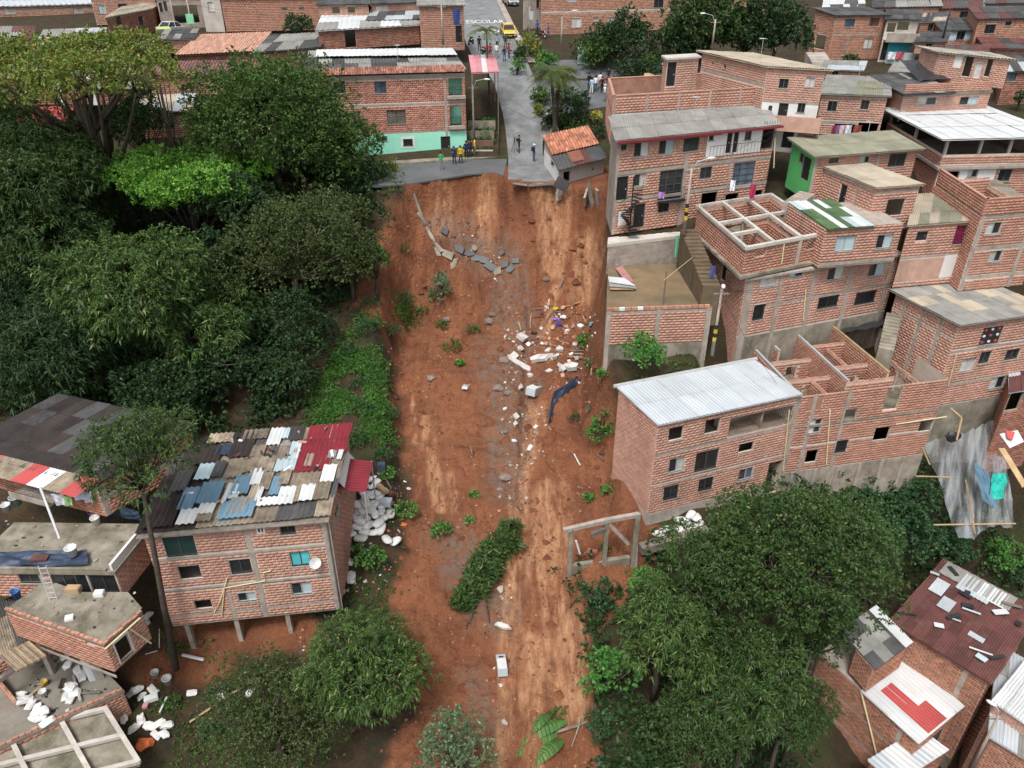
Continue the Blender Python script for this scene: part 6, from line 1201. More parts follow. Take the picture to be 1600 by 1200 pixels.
ZN = [(lambda x, y: x < 480 and y < 800, 'in the shade above the patchwork roof'), (lambda x, y: x < 500, 'on the littered lower left bank'), (lambda x, y: x < 560 and y < 530, 'at the top left of the green slope'), (lambda x, y: x < 625 and y < 535, 'at the upper edge of the green slope'), (lambda x, y: x < 570 and y < 660, 'in the middle of the green slope'), (lambda x, y: x < 625 and y < 670, 'at the slide edge of the green slope'), (lambda x, y: x < 625, 'just above the maroon roof sheets'), (lambda x, y: x < 650 and y < 420, 'alone on the bare upper left of the slide'), (lambda x, y: x < 672 and y < 500, 'below the pale fallen bush'), (lambda x, y: x < 750 and y < 530, 'in the small row on the upper slide'), (lambda x, y: x < 725 and y < 600, 'in the clump left of the white rubble'), (lambda x, y: x < 660, 'at the edge of the white sack heap'), (lambda x, y: x < 700, 'lying on the mud above the fallen tree'), (lambda x, y: x < 800, 'at the thin stem left of the channel'), (lambda x, y: y < 560, 'on the bank right of the wall chunks'), (lambda x, y: y < 600 and x < 940, 'hanging on the bank below the plank heap'), (lambda x, y: y < 600, 'at the foot of the terrace wall'), (lambda x, y: y < 632 and x > 980, 'next to the white roofed corner house'), (lambda x, y: y < 665, 'on the red bank left of the corner house'), (lambda x, y: y < 800, 'on the mud slope under the corner house'), (lambda x, y: x > 900, 'inside the abandoned concrete frame'), (lambda x, y: True, 'beside the torn banana plant')]
PLACE = lambda x, y: next(t for f, t in ZN if f(x, y))
for i, (x, y, r, kd) in enumerate(SHR):
    C = atG(x, y); D_ = depth_of(C); R = r*D_/FPX; t = thing('shrub', f'{DESC[kd]} {PLACE(x, y)}', 'shrub', tuple(C), 'shrubs scattered on the slope'); rg = np.random.default_rng(200+i)
    P, Dn = crown_points([(0, 0, R*.55, R*.8, R*.8, R*.65), (R*.4, .2*R, R*.4, R*.5, R*.5, R*.4), (-R*.4, -.1*R, R*.35, R*.5, R*.5, R*.4)], KIND[kd]['den']*1.5, 300+i, -.3); V, F_ = leaves_mesh(P, Dn, kd, rg, .6); NLEAF[0] += len(F_)
    o = link('foliage', npmesh('foliage', V, F_, [{'coffee': L_COFFEE, 'mid': L_MID, 'broad': L_CASTOR, 'fine': L_GREY}[kd]]), t); o['kind'] = 'stuff'
    m = MB(); c = np.array(C); 
    for q in range(4): a = q*1.6+i; m.tube([c+(0, 0, -.1), c+(math.cos(a)*R*.5, math.sin(a)*R*.5, R*.6)], [.03, .01], 4)
    m.build('stem', BARK, t)
# ---------------------------------------------------------------- clay roofed shed at the rim
h = House('small whitewashed shed with clay tile roof half hanging over the scarp', (873, 264), 67.6, (944, 246), (851, 217), -1.0, rise=1.0, brick='pink', name='shed', cat='shed')
h.walls(faces='FLR', nobrick='FLR', plains=[('F', 'z', -1, 3, WHITE), ('L', 'z', -1, 3, WHITE), ('R', 'z', -1, 3, CONCW)], wins=[('F', 880, 268, 891, 283, 'hole'), ('L', 861, 238, 866, 258, 'dark'), ('F', 925, 262, 928, 266, 'hole')])
P0 = np.array([*(h.A-h.b/h.D*.4-h.u*.03), h.z1+.05]); U = np.array([*(h.u*1.06), 0]); V = np.array([*(h.b*1.1), h.rise]); m = MB(); m.slabq([P0, P0+U, P0+U+V, P0+V], .07); m.build('roof', WOODG, h.root)
tile_strip(h.root, P0+V+(0, 0, .12), U, -V*.62, 17, M('clay_tile_shed', (.48, .20, .12), (.27, .11, .07), scale=1.2, rnd=.3, rmix=True, stain=(.16, .09, .07), stain_amt=.5), rows=7)
for a, b, mt in ((0, .38, DARKR), (.36, .7, RUST), (.68, 1.0, DARKR)):
    me = corr_mesh('roof_sheet', U*(b-a), V*.42, 5, .03, mt); ob = link('roof_sheet', me, h.root); ob.location = tuple(P0+U*a+V*-.04+np.array([0, 0, .1+.02*(mt is RUST)])-np.array(WL[h.root]))
me = corr_mesh('roof_sheet', U*.25, V*.3, 3, .02, TILE); ob = link('roof_sheet', me, h.root); ob.location = tuple(P0+U*.3+V*.06+np.array([0, 0, .17])-np.array(WL[h.root]))
m = MB()
for k in range(9): a = k/9; m.obox(h.P('F', a*h.W, h.z0-.5-.5*fbm(k*1.3, 2, 2, 4), .02), h.face('F')[1]*h.W/9, -h.face('F')[2]*.3, (0, 0, .75)); 
m.build('broken_footing', CONCW, h.root); h.finish()
m = MB(); a = atG(880, 283); m.cbox(atY(878, 288, 67.0), 1.3, .04, 1.0, Matrix.Rotation(.5, 4, 'Y')); tag(m.build('metal_sheet', DARKR), 'dark metal sheet hanging off the corner of the shed', 'sheet')
# ---------------------------------------------------------------- debris on the slide
def slab_at(x, y, w, d, t, rz, mat, label, name, cat, tilt=(0, 0), group=None, off=.02, bev=0):
    C = atG(x, y); D_ = depth_of(C); s = D_/FPX; e = .4; zx = (gz(C[0]+e, C[1], True)-gz(C[0]-e, C[1], True))/(2*e); zy = (gz(C[0], C[1]+e, True)-gz(C[0], C[1]-e, True))/(2*e)
    nn = Vector((-zx, -zy, 1)).normalized(); R = nn.to_track_quat('Z', 'Y').to_matrix().to_4x4() @ Matrix.Rotation(math.radians(rz), 4, 'Z') @ Matrix.Rotation(math.radians(tilt[0]), 4, 'X') @ Matrix.Rotation(math.radians(tilt[1]), 4, 'Y')
    m = MB(); r = random.Random(int(x*7+y)); W, Dp = w*s, d*s*1.25; pts = []
    n = 5 if r.random() < .5 else 4
    for k in range(n):
        a = 2*math.pi*(k+r.uniform(-.13, .13))/n+.785; q = 1/max(abs(math.cos(a)), abs(math.sin(a))); q = min(q, 1.4)*r.uniform(.75, 1.06); pts.append((math.cos(a)*q*W/2, math.sin(a)*q*Dp/2))
    if bev: pts = [(-W/2, -Dp/2), (W/2, -Dp/2), (W/2, Dp/2), (-W/2, Dp/2)]
    vs = [R @ Vector((px_, py_, z_)) for z_ in (0, t) for px_, py_ in pts]; k = len(pts); c = C+np.array(nn)*off
    m.add([tuple(np.array(v)+c) for v in vs], [tuple(range(k-1, -1, -1)), tuple(range(k, 2*k))]+[(i, (i+1) % k, k+(i+1) % k, k+i) for i in range(k)])
    return tag(m.build(name, mat), label, cat, group)
for i, (x, y, w, d, rz, mt) in enumerate([(652, 322, 5, 38, 8, CONC), (661, 346, 6, 30, 22, CONC), (673, 368, 6, 28, 30, CONC), (684, 386, 7, 20, 32, CONC), (699, 397, 22, 10, -28, CONC), (709, 414, 11, 17, 3, CONC), (718, 389, 22, 9, -32, ASPH), (731, 397, 24, 11, -25, ASPH), (745, 405, 22, 10, -22, ASPH), (757, 407, 16, 9, -10, ASPH), (765, 417, 20, 11, -30, ASPH), (776, 424, 16, 12, 10, CONC), (790, 413, 18, 9, 25, ASPH), (798, 421, 14, 13, -40, ASPH), (740, 388, 9, 8, 20, CONC), (694, 362, 11, 12, -35, ASPH), (683, 393, 8, 14, 5, CONC), (806, 408, 14, 8, 12, ASPH), (786, 395, 10, 6, 40, ASPH)]):
    slab_at(x, y, w, d, .16, rz, CONCD if mt is CONC else mt, ['broken kerb piece', 'cracked asphalt slab'][mt is ASPH]+[' near the top of the broken kerb line', ' at the bend of the broken kerb line', ' in the jagged asphalt line across the upper slide', ' at the right end of the asphalt line'][min(3, i//5)], 'asphalt_slab' if mt is ASPH else 'kerb_piece', 'slab', (rg.uniform(-14, 14), rg.uniform(-14, 14)), 'broken road pieces on the upper slide')
WH = [(814, 529, 15, 14, 10, .35, 'white crumpled lump with grey base at the top of the white debris'), (812, 546, 12, 9, -20, .2, 'grey white block right below the crumpled lump'), (803, 558, 16, 9, 15, .2, 'pale wall chunk left of the long white strip'), (817, 574, 11, 46, 12, .2, 'long narrow white wall strip lying down the slide'), (842, 562, 14, 32, -48, .3, 'large tilted white wall panel with pinkish stains'), (864, 560, 12, 11, -35, .3, 'small white block right of the tilted panel'), (857, 549, 8, 8, 20, .2, 'tiny white chunk above the tilted panel'), (858, 581, 10, 9, 5, .15, 'square white tile chunk below the tilted panel'),
      (893, 576, 24, 13, 8, .4, 'big bright white wall lump above the blue tarp'), (878, 577, 12, 8, -20, .2, 'dirty white piece left of the bright lump'), (812, 606, 12, 6, 5, .2, 'white chunk under the long white strip'), (805, 651, 8, 9, -10, .2, 'white block below the grey appliance'), (804, 663, 7, 6, 0, .2, 'smaller white block under another white block'), (906, 511, 11, 7, -30, .2, 'white chunk beside the purple clothes'), (899, 539, 9, 9, 15, .2, 'white chunk next to the sapling on the right'), (875, 548, 11, 9, 30, .25, 'pale crumbled piece above the planks'), (846, 514, 6, 5, 0, .15, 'tiny white piece beside the black pot'), (828, 588, 8, 8, 30, .2, 'pinkish white piece between strip and appliance'), (786, 980, 9, 22, 8, .15, 'long flat white slab above the stranded fridge'), (789, 640, 5, 7, 0, .12, 'thin white shard left of the white blocks'),
      (829, 700, 8, 9, 20, .12, 'pale chunk in the muddy channel'), (803, 690, 6, 7, 10, .12, 'small pale chunk higher in the channel'), (838, 668, 6, 6, 5, .12, 'little white chunk right of the channel'), (788, 1130, 8, 12, 5, .1, 'grey slab low in the channel'), (782, 922, 9, 12, -5, .12, 'grey brick block above the long flat slab')]
for x, y, w, d, rz, t, lab in WH: slab_at(x, y, w, d, t, rz, MUDW if 'grey' not in lab or 'white' in lab else CONC, lab, 'wall_chunk', 'wall chunk', (rg.uniform(-12, 12), rg.uniform(-12, 12)), 'white wall chunks on the slide')
ROCK = M('rock', (.21, .17, .14), (.12, .095, .08), scale=2.5, rnd=.2, bump=.3)
for x, y, r, lab in [(793, 615, 8, 'rounded grey rock left of the grey appliance'), (789, 675, 6, 'pale brown rock below the white blocks'), (790, 747, 9, 'long grey stone in the channel'), (781, 765, 5, 'small stone below the long stone'), (779, 608, 9, 'flat grey stone slab pointing down the slide'), (788, 564, 9, 'dark stone at the left of the wall chunks'), (674, 592, 8, 'brown boulder on the left of the slide'), (698, 500, 7, 'flat pale stone above the saplings'), (765, 503, 9, 'grey flat stone in the middle of the slide'), (770, 492, 6, 'dark stone just above the grey flat stone'), (853, 437, 5, 'square pale stone at the right of the upper slide'), (790, 670, 4, 'small rock beside the pale brown rock')]:
    C = atG(x, y); R = r*depth_of(C)/FPX; m = MB(); m.blob(C+(0, 0, R*.2), R, R*.8, R*.5, int(x), .22, 2); tag(m.build('rock', ROCK), lab, 'rock', 'rocks on the slide')
# small rubble and clods: past counting
def rub(name, n, polys, mats, smin, smax, seed, lab):
    rg = np.random.default_rng(seed); Ps = np.concatenate([scatter(p, n, (-13, 12), (19, 70), seed+i) for i, p in enumerate(polys)]); k = fbm(Ps[:, 0]*.7, Ps[:, 1]*.45, 3, seed) > -.06; Ps = Ps[k]; N_ = len(Ps)
    base = np.array([(1, 0, -.35), (.31, .95, -.35), (-.81, .59, -.35), (-.81, -.59, -.35), (.31, -.95, -.35), (.15, .1, .8), (-.4, .35, .55)]); fc = np.array([(0, 1, 5), (1, 2, 6), (1, 6, 5), (2, 3, 6), (3, 4, 6), (6, 4, 5), (4, 0, 5)])
    s = (smin+(smax-smin)*rg.random((N_, 1))**3); a = rg.uniform(0, 6.28, N_); c, q = np.cos(a), np.sin(a); B = base[None]*(1+rg.uniform(-.3, .3, (N_, 7, 3)))*s[:, :, None]*np.array([1, 1, .75]); X = B[:, :, 0]*c[:, None]-B[:, :, 1]*q[:, None]; Yv = B[:, :, 0]*q[:, None]+B[:, :, 1]*c[:, None]*rg.uniform(.5, 1, (N_, 1))
    V = np.stack([X, Yv, B[:, :, 2]], -1)+Ps[:, None, :]; F_ = (np.arange(N_)[:, None, None]*7+fc[None]).reshape(-1, 3); o = link(name, npmesh(name, V.reshape(-1, 3), F_, mats, rg.integers(0, len(mats), N_).repeat(7))); tag(o, lab, 'rubble', None, 'stuff')
CLOD = M('soil_clod', (.165, .06, .029), (.095, .034, .017), rnd=.3); CLOD2 = M('pale_clod', (.29, .155, .09), (.2, .10, .055), rnd=.3)
SLP = [(640, 300), (930, 300), (940, 600), (1000, 800), (890, 880), (930, 1200), (600, 1210), (610, 600)]
rub('clods', 19000, [SLP], [CLOD, CLOD, CLOD, CLOD2], .02, .14, 3, 'brown soil clods strewn over the slide')
rub('rubble', 12000, [[(790, 500), (930, 470), (935, 590), (870, 610), (850, 720), (790, 740), (785, 560)], [(690, 350), (820, 400), (800, 460), (700, 420)], [(770, 760), (830, 700), (800, 900), (800, 1190), (775, 1190)]], [CONC, MUDW, ROCK, TILE, ROCK, CONCW, WOODG], .02, .18, 4, 'broken bits of plaster and brick along the channel')
rub('soil_lumps', 900, [SLP], [CLOD], .12, .5, 9, 'larger lumps of fallen soil on the slide')
SP2 = [(240, 1000), (480, 980), (480, 1060), (300, 1170), (220, 1190), (200, 1090)]
rub('litter', 9000, [SP2, [(535, 740), (640, 740), (640, 930), (535, 930)]], [PVCW, WHITE, CONCW, WOOD, M('orange_scrap', (.5, .14, .05)), NAVY, TILE, BLUER], .03, .24, 14, 'scattered household litter on the lower left bank')
def floor_litter(name, z, poly, n, seed, lab):
    rg = np.random.default_rng(seed); m = MB(); r = random.Random(seed); xs = [p[0] for p in poly]; ys = [p[1] for p in poly]; k = 0
    while k < n:
        x, y = r.uniform(min(xs), max(xs)), r.uniform(min(ys), max(ys))
        if not inpoly(np.array([x]), np.array([y]), poly)[0]: continue
        p = atZ(x, y, z); s_ = .02+.13*r.random()**2.5; m.blob(p+(0, 0, s_*.25), s_, s_*r.uniform(.4, 1), s_*.4, k, .3, 1, r.randrange(6)); k += 1
    o = m.build(name, [CONCW, WOODG, CONC, IRON, CONCD, TARP]); tag(o, lab, 'litter', None, 'stuff')
floor_litter('floor_litter', SACKT.z1+.04, [(30, 1085), (62, 1035), (115, 1010), (188, 1078), (70, 1135)], 120, 3, 'small scraps scattered on the lower left terrace floor'); floor_litter('floor_litter', TERL.z1+.08, [(0, 800), (215, 825), (180, 885), (0, 885)], 60, 4, 'small scraps on the stained terrace'); floor_litter('floor_litter', YARD.z1+.06, [(35, 950), (90, 930), (215, 925), (215, 950), (165, 1000)], 45, 5, 'small scraps on the concrete roof yard')
rg2 = random.Random(8)
def stick(pts, r, mat, label, name='stick', cat='stick', group=None, n=5):
    m = MB(); m.tube(pts, r, n); return tag(m.build(name, mat), label, cat, group)
def gp(x, y, up=0): p = atG(x, y); return p+np.array([0, 0, up])
for i, (a, b, mt, r, lab) in enumerate([((874, 452), (880, 440), WOODG, .07, 'grey stick jutting up in the debris near the top right'), ((858, 470), (856, 488), PVC, .05, 'short yellow stick in the debris'), ((882, 482), (905, 477), WOOD, .06, 'long timber lying in the upper debris'), ((893, 468), (897, 478), WOODG, .05, 'crooked grey branch on the right of the debris'), ((910, 495), (916, 510), WOOD, .06, 'timber post end beside the white chunk'), ((890, 550), (912, 553), WOODG, .07, 'uppermost plank of the small plank heap'), ((888, 555), (912, 558), WOODG, .07, 'second plank of the small plank heap'), ((886, 560), (910, 563), WOOD, .07, 'brown plank at the bottom of the plank heap'), ((926, 560), (923, 592), WOOD, .06, 'bamboo pole hanging by the bank'), ((897, 712), (906, 732), PVCW, .05, 'white pipe lying on the red bank'), ((932, 712), (943, 724), WOODG, .05, 'short grey pole lying on the bank'), ((961, 703), (970, 731), WOOD, .05, 'long thin pole leaning by the corner house'), ((810, 505), (814, 520), WOOD, .05, 'splintered board above the crumpled lump'), ((830, 492), (828, 518), WOOD, .04, 'thin upright cane in the upper debris'), ((680, 385), (665, 345), WOODG, .05, 'bent root beside the kerb line'), ((735, 700), (738, 715), WOODG, .04, 'short stick in the mud at left')]):
    stick([gp(*a, .15), gp(*b, .3)], r, mt, lab)
rq = random.Random(21)
for i in range(46):
    x, y = rq.gauss(872, 26), rq.gauss(528, 34)
    if not (800 < x < 932 and 440 < y < 605): continue
    k = rq.randrange(5); hz_ = ['left of the purple clothes' if x < 862 else 'right of the purple clothes', 'near the tilted wall panel' if x < 868 else 'near the bright wall lump'][y > 535]
    if k < 2: a_ = rq.uniform(0, 3.1); l_ = rq.uniform(5, 13); stick([gp(x-l_*math.cos(a_), y-l_*math.sin(a_), .1), gp(x+l_*math.cos(a_), y+l_*math.sin(a_), rq.uniform(.1, .6))], rq.uniform(.025, .06), rq.choice([WOOD, WOODG, WOODG, RUST]), ['broken roof batten ', 'splintered grey timber '][k]+hz_, 'timber', 'timber', 'broken timber in the debris heap', 4)
    elif k == 2: slab_at(x, y, rq.uniform(6, 12), rq.uniform(5, 10), .04, rq.uniform(0, 180), rq.choice([ZINC, RUST, FIBRE, BLUER]), 'bent piece of roof sheet '+hz_, 'sheet_piece', 'roof sheet', (rq.uniform(-25, 25), rq.uniform(-25, 25)), 'bent roof sheets in the debris heap', .12)
    else: slab_at(x, y, rq.uniform(4, 8), rq.uniform(4, 7), .2, rq.uniform(0, 180), [MUDW, BR['pink']][k-3], ['muddy plaster piece ', 'broken piece of brick wall '][k-3]+hz_, 'wall_piece', 'wall piece', (rq.uniform(-20, 20), rq.uniform(-20, 20)), 'small wall pieces in the debris heap')
def appliance(x, y, w, d, t, rz, label, mat, stand=False):
    C = atG(x, y); s = depth_of(C)/FPX; root = thing('appliance', label, 'appliance', tuple(C)); R = Matrix.Rotation(math.radians(rz), 4, 'Z') @ Matrix.Rotation(math.radians(-16), 4, 'X'); m = MB(); m.cbox(C+(0, 0, t/2), w*s, d*s*1.15, t, R, 0); m.build('body', mat, root)
    ez = np.array(R.to_3x3() @ Vector((0, 0, 1))); ey = np.array(R.to_3x3() @ Vector((0, 1, 0))); m = MB(); m.cbox(C+(0, 0, t/2)+ez*(t/2+.02)-ey*d*s*.16, w*s*.94, d*s*.75, .05, R); m.build('door', WHITE if mat is not WHITE else CONCW, root); m = MB(); m.cbox(C+(0, 0, t/2)+ez*(t/2+.05)+ey*d*s*.33, w*s*.5, .06, .05, R); m.build('handle', IRON, root)
    m = MB(); m.cbox(C+(0, 0, t/2)+ey*(d*s*.575+.03), w*s*.9, .06, t*.8, R); m.build('grille', IRON, root)
GREYA = M('appliance_grey', (.40, .43, .46), (.33, .36, .39), rough=.45, rnd=.03)
appliance(784, 1044, 15, 33, .5, 6, 'battered grey white fridge stranded low in the slide channel', GREYA); appliance(834, 615, 16, 22, .6, -28, 'grey boxy appliance tipped in the mud beside the wall chunks', GREYA); appliance(728, 606, 9, 13, .2, -12, 'small white appliance panel alone on the left part of the slide', WHITE)
# blue black tarp strip, clothes
pts = [(906, 590), (895, 603), (878, 612), (868, 630), (862, 645), (859, 662)]; m = MB(); vs = []
for i, (x, y) in enumerate(pts):
    c = gp(x, y, .12); w = [.7, .9, .8, .5, .3, .15][i]
    for j in range(5): q = (j-2)/2; vs.append(c+np.array([q*w*.8, q*w*.5, .18*math.sin(j*2.1+i)]))
m.add(vs, [(i*5+j, i*5+j+1, i*5+j+6, i*5+j+5) for i in range(5) for j in range(4)]); tag(m.build('tarp', NAVY), 'twisted blue black tarp strip trailing down the slide', 'tarp')
PURP = M('purple_cloth', (.28, .16, .42), (.08, .07, .32), rough=.9, rnd=.3)
for i, (x, y, mt, lab) in enumerate([(868, 500, PURP, 'lilac clothes heap in the debris'), (873, 508, M('blue_cloth', (.04, .05, .28), rnd=.2), 'dark blue clothes below the lilac heap'), (880, 497, SACK, 'white rag beside the lilac heap'), (834, 522, IRON, 'black round pot in the debris'), (868, 484, M('yellow_plastic', (.5, .35, .04), rnd=.1), 'small yellow plastic piece in the debris')]):
    C = gp(x, y); R = .28; m = MB(); m.blob(C+(0, 0, .1), R, R*.8, R*.5, i, .35, 2); tag(m.build('debris_item', mt), lab, 'debris')
# slabs fallen from the shed
for i, (x, y, w, d, rz, tl, mt, lab) in enumerate([(912, 312, 26, 30, 35, (38, 20), CONC, 'large tilted concrete floor piece below the shed'), (926, 306, 8, 40, 10, (30, 30), WOODG, 'long grey board standing against the scarp below the shed'), (938, 312, 10, 30, -6, (40, -10), CONC, 'narrow concrete piece right of the tilted floor')]): slab_at(x, y, w, d, .18, rz, mt, lab, 'fallen_slab', 'slab', tl, None, .3)
# fallen tree in the lower slide
C0, C1 = gp(800, 838, .5), gp(718, 955, .3); root = thing('fallen_tree', 'uprooted leafy tree lying across the lower slide', 'tree', tuple(gp(760, 895))); LB = []; rg3 = random.Random(4)
for k in range(17): t = k/16; c = C0*(1-t)+C1*t; w = rg3.choice([.55, .65, .75, .85])*(.5+.6*math.sin(math.pi*min(1, t*.9+.1))); LB.append(tuple(c-np.array(WL[root])+np.array([rg3.uniform(-.4, .4), rg3.uniform(-.3, .3), rg3.uniform(0, .3)]))+(w, w, .45))
P, Dn = crown_points(LB, 10, 77, -.6); V, F_ = leaves_mesh(P, Dn*.5+np.array([.8, .9, .3]), 'feather', np.random.default_rng(5), 1.45); link('crown', npmesh('crown', V, F_, [L_MANGO]), root)['kind'] = 'stuff'
m = MB(); m.tube([gp(733, 975, .1), gp(752, 925, .5), gp(775, 875, .6)], [.1, .08, .04], 6); m.tube([gp(728, 985, .1), gp(745, 940, .5)], [.05, .03], 5); m.tube([gp(765, 975, .1), gp(755, 925, .5)], [.06, .03], 5); m.build('trunk', BARK, root)
# fallen banana plant
root = thing('banana_plant', 'torn banana plant with split leaves lying at the bottom right of the mud', 'plant', tuple(gp(850, 1160))); m = MB()
BAN = leafmat('leaf_banana', (.05, .13, .03), (.10, .20, .05))
for (x0, y0, x1, y1, w) in ((885, 1130, 815, 1165, .42), (870, 1150, 805, 1185, .45), (880, 1160, 835, 1200, .4), (860, 1120, 830, 1150, .3)):
    a, b = gp(x0, y0, .35), gp(x1, y1, .2); d = b-a; n = 12; s = np.cross(d, (0, 0, 1)); s /= np.linalg.norm(s)
    for i in range(n):
        t0, t1 = i/n, (i+.86)/n; ww = w*math.sin(math.pi*min(.98, .12+.86*(i+.5)/n))
        for sg in (1, -1): p, q = a+d*t0+(0, 0, .35*math.sin(math.pi*t0)), a+d*t1+(0, 0, .35*math.sin(math.pi*t1)); m.quad(p, q, q+s*sg*ww+d*.03-(0, 0, .12), p+s*sg*ww+d*.03-(0, 0, .1+.05*(i % 2)))
m.build('leaf_blades', BAN, root)['kind'] = 'stuff'; m = MB(); m.tube([gp(870, 1147, .2), gp(905, 1138, .3), gp(918, 1132, .3)], [.09, .07, .04], 6); m.tube([gp(904, 1140, .3), gp(893, 1170, .2)], [.05, .03], 5); m.tube([gp(905, 1140, .3), gp(905, 1130, .5)], [.06, .05], 5); m.build('stem', BARKP, root)
# ---------------------------------------------------------------- sacks, bags, boxes
_sk = None
def sack_mesh(seed):
    r = random.Random(seed); bm = bmesh.new(); cr = seed >= 4; bmesh.ops.create_icosphere(bm, subdivisions=2, radius=1)
    for v in bm.verts:
        x, y, z = v.co; k = 1+r.uniform(-.1, .1)*(2.6 if cr else 1); v.co = (math.copysign(abs(x)**.7, x)*.44*k, math.copysign(abs(y)**.75, y)*.29*k, math.copysign(abs(z)**.8, z)*.13*k)
    me = bpy.data.meshes.new('sack'); bm.to_mesh(me); bm.free(); me.materials.append(SACK); me.polygons.foreach_set('use_smooth', [not cr]*len(me.polygons)); return me
SM = [sack_mesh(i) for i in range(8)]
def sacks(pts, group, labf, base=None, s=1.0):
    r = random.Random(len(pts))
    for i, (x, y, up) in enumerate(pts):
        p = (atG(x, y) if base is None else atZ(x, y, base))+np.array([0, 0, .14+up]); o = link('sack', SM[i % 4+(4 if s < .9 else 0)], None, tuple(p)); o.rotation_euler = (r.uniform(-.25, .25), r.uniform(-.25, .25), r.uniform(0, 3.1)); o.scale = (s*r.uniform(.85, 1.2),)*3; tag(o, labf(x, y, i), 'sack', group)
rr = random.Random(12); L1 = []
for row, (y, xa, xb) in enumerate([(842, 540, 575), (832, 535, 590), (822, 537, 600), (812, 540, 605), (802, 545, 612), (793, 560, 610), (783, 572, 600), (774, 575, 605), (765, 570, 588), (756, 574, 590)]):
    x = xa
    while x < xb: L1.append((x+rr.uniform(-2, 2), y+rr.uniform(-3, 3), rr.choice([0, .05, .2, .3]))); x += rr.uniform(11, 14)
L1 += [(605, 845, 0), (618, 848, 0), (546, 880, 0), (549, 905, 0), (595, 830, .1)]
sacks(L1, 'white sacks beside the patchwork roof house', lambda x, y, i: 'white sack low in the heap beside the patchwork roof house' if y > 815 and x < 603 else 'white sack lying apart from the heap on the left bank' if y > 843 or x < 551 else 'white sack in the upper part of the heap behind the patchwork roof house')
sacks([(1030, 836, 0), (1040, 832, .1), (1050, 838, 0), (1058, 830, .15), (1066, 833, 0), (1072, 822, .2), (1080, 826, .1), (1086, 815, .3), (1092, 822, .1), (1064, 818, .2), (1078, 812, .3)], 'white sacks under the corner house', lambda x, y, i: 'white bag at the left end of the pile under the corner house' if x < 1055 else 'white bag in the higher right part of the pile under the corner house', s=1.15)
zs = SACKT.z1+.03
sacks([(105, 1032, .2), (108, 1040, 0), (123, 1052, .1), (131, 1050, 0), (128, 1060, 0), (112, 1077, .1), (116, 1085, 0), (104, 1090, 0), (110, 1096, 0), (35, 1090, .1), (45, 1095, 0), (50, 1105, .1), (58, 1110, 0), (55, 1122, 0), (66, 1126, .1), (75, 1130, 0), (70, 1118, .2), (40, 1100, .2)], 'white rubbish bags on the lower left terrace', lambda x, y, i: 'white bag against the brick wall at the back of the lower left terrace' if y < 1070 else 'white bag in the middle heap on the lower left terrace' if x > 90 else 'white bag in the left heap on the lower left terrace', base=zs, s=.8)
sacks([(205, 1085, 0), (215, 1082, .1), (222, 1090, 0), (240, 1080, 0), (228, 975, 0), (195, 1125, 0), (210, 1140, 0), (222, 1128, .1), (236, 1138, 0), (250, 1132, 0), (262, 1135, 0), (245, 1150, 0), (258, 1152, .1), (300, 1085, 0), (233, 968, .2), (390, 1085, 0)], 'pale litter bags on the lower left bank', lambda x, y, i: 'pale litter bag hanging around the lower left bank above the bamboo pole' if y < 1100 else 'pale litter bag in the heap at the foot of the lower left terrace', s=.75)
def boxy(x, y, sx, sy, sz, rz, mat, label, name, cat, base=None, up=0):
    p = (atG(x, y) if base is None else atZ(x, y, base)); m = MB(); m.cbox(p+(0, 0, sz/2+up), sx, sy, sz, Matrix.Rotation(math.radians(rz), 4, 'Z')); e = sz*.12
    m.cbox(p+(0, 0, sz+up+e/2), sx*.9, sy*.9, e, Matrix.Rotation(math.radians(rz), 4, 'Z')); return tag(m.build(name, mat), label, cat)
def bucket(x, y, r, mat, label, base=None, name='bucket', cat='bucket'):
    p = (atG(x, y) if base is None else atZ(x, y, base)); root = thing(name, label, cat, tuple(p)); m = MB(); n = 12; R = [(r*.8, 0), (r, r*1.7), (r*1.08, r*1.72), (r*1.08, r*1.82), (r*.95, r*1.82), (r*.75, .06)]; vs = [p+np.array([q*math.cos(2*math.pi*k/n), q*math.sin(2*math.pi*k/n), z]) for q, z in R for k in range(n)]
    m.add(vs, [(i*n+k, i*n+(k+1) % n, (i+1)*n+(k+1) % n, (i+1)*n+k) for i in range(5) for k in range(n)]+[tuple(range(n-1, -1, -1)), tuple(5*n+k for k in range(n))]); m.build('body', mat, root, smooth=True); m = MB(); m.tube([p+np.array([r*math.cos(a), .05, r*1.75+r*.8*math.sin(a)]) for a in np.linspace(0, math.pi, 8)], .012, 4); m.build('handle', ALU, root)
YPL = M('yellow_bucket', (.55, .38, .05), rough=.5); PURB = M('purple_bucket', (.18, .07, .38), rough=.5); REDP = M('red_plastic', (.45, .04, .08), rough=.5); BLUP = M('blue_plastic', (.03, .12, .32), rough=.5); PINKP = M('pink_plastic', (.62, .26, .33), rough=.5); ORNG = M('orange_plastic', (.60, .14, .05), rough=.6)
bucket(263, 1068, .28, PVCW, 'larger white bucket on the lower left bank'); bucket(244, 1057, .24, PVCW, 'smaller white bucket beside the larger one on the bank'); bucket(69, 1086, .2, PVCW, 'white bucket next to the bag heap', zs); bucket(71, 1070, .18, YPL, 'yellow bucket on the lower left terrace', zs)
bucket(151, 818, .26, PVCW, 'white pail under the purple basin on the stained terrace', TERL.z1+.1); bucket(147, 808, .26, PURB, 'purple basin on the stained terrace', TERL.z1+.1); bucket(12, 798, .26, PVCW, 'round white tub by the blue tarp at the far left', TERL.z1+.1); bucket(27, 788, .32, GREYA, 'grey enamel basin at the far left terrace', TERL.z1+.1); bucket(27, 932, .24, BLUP, 'blue bucket on the mossy yard at the left', YARD.z1+.05); bucket(114, 867, .3, PVCW, 'white sack like tub on the navy tarp', TERL.z1+.4)
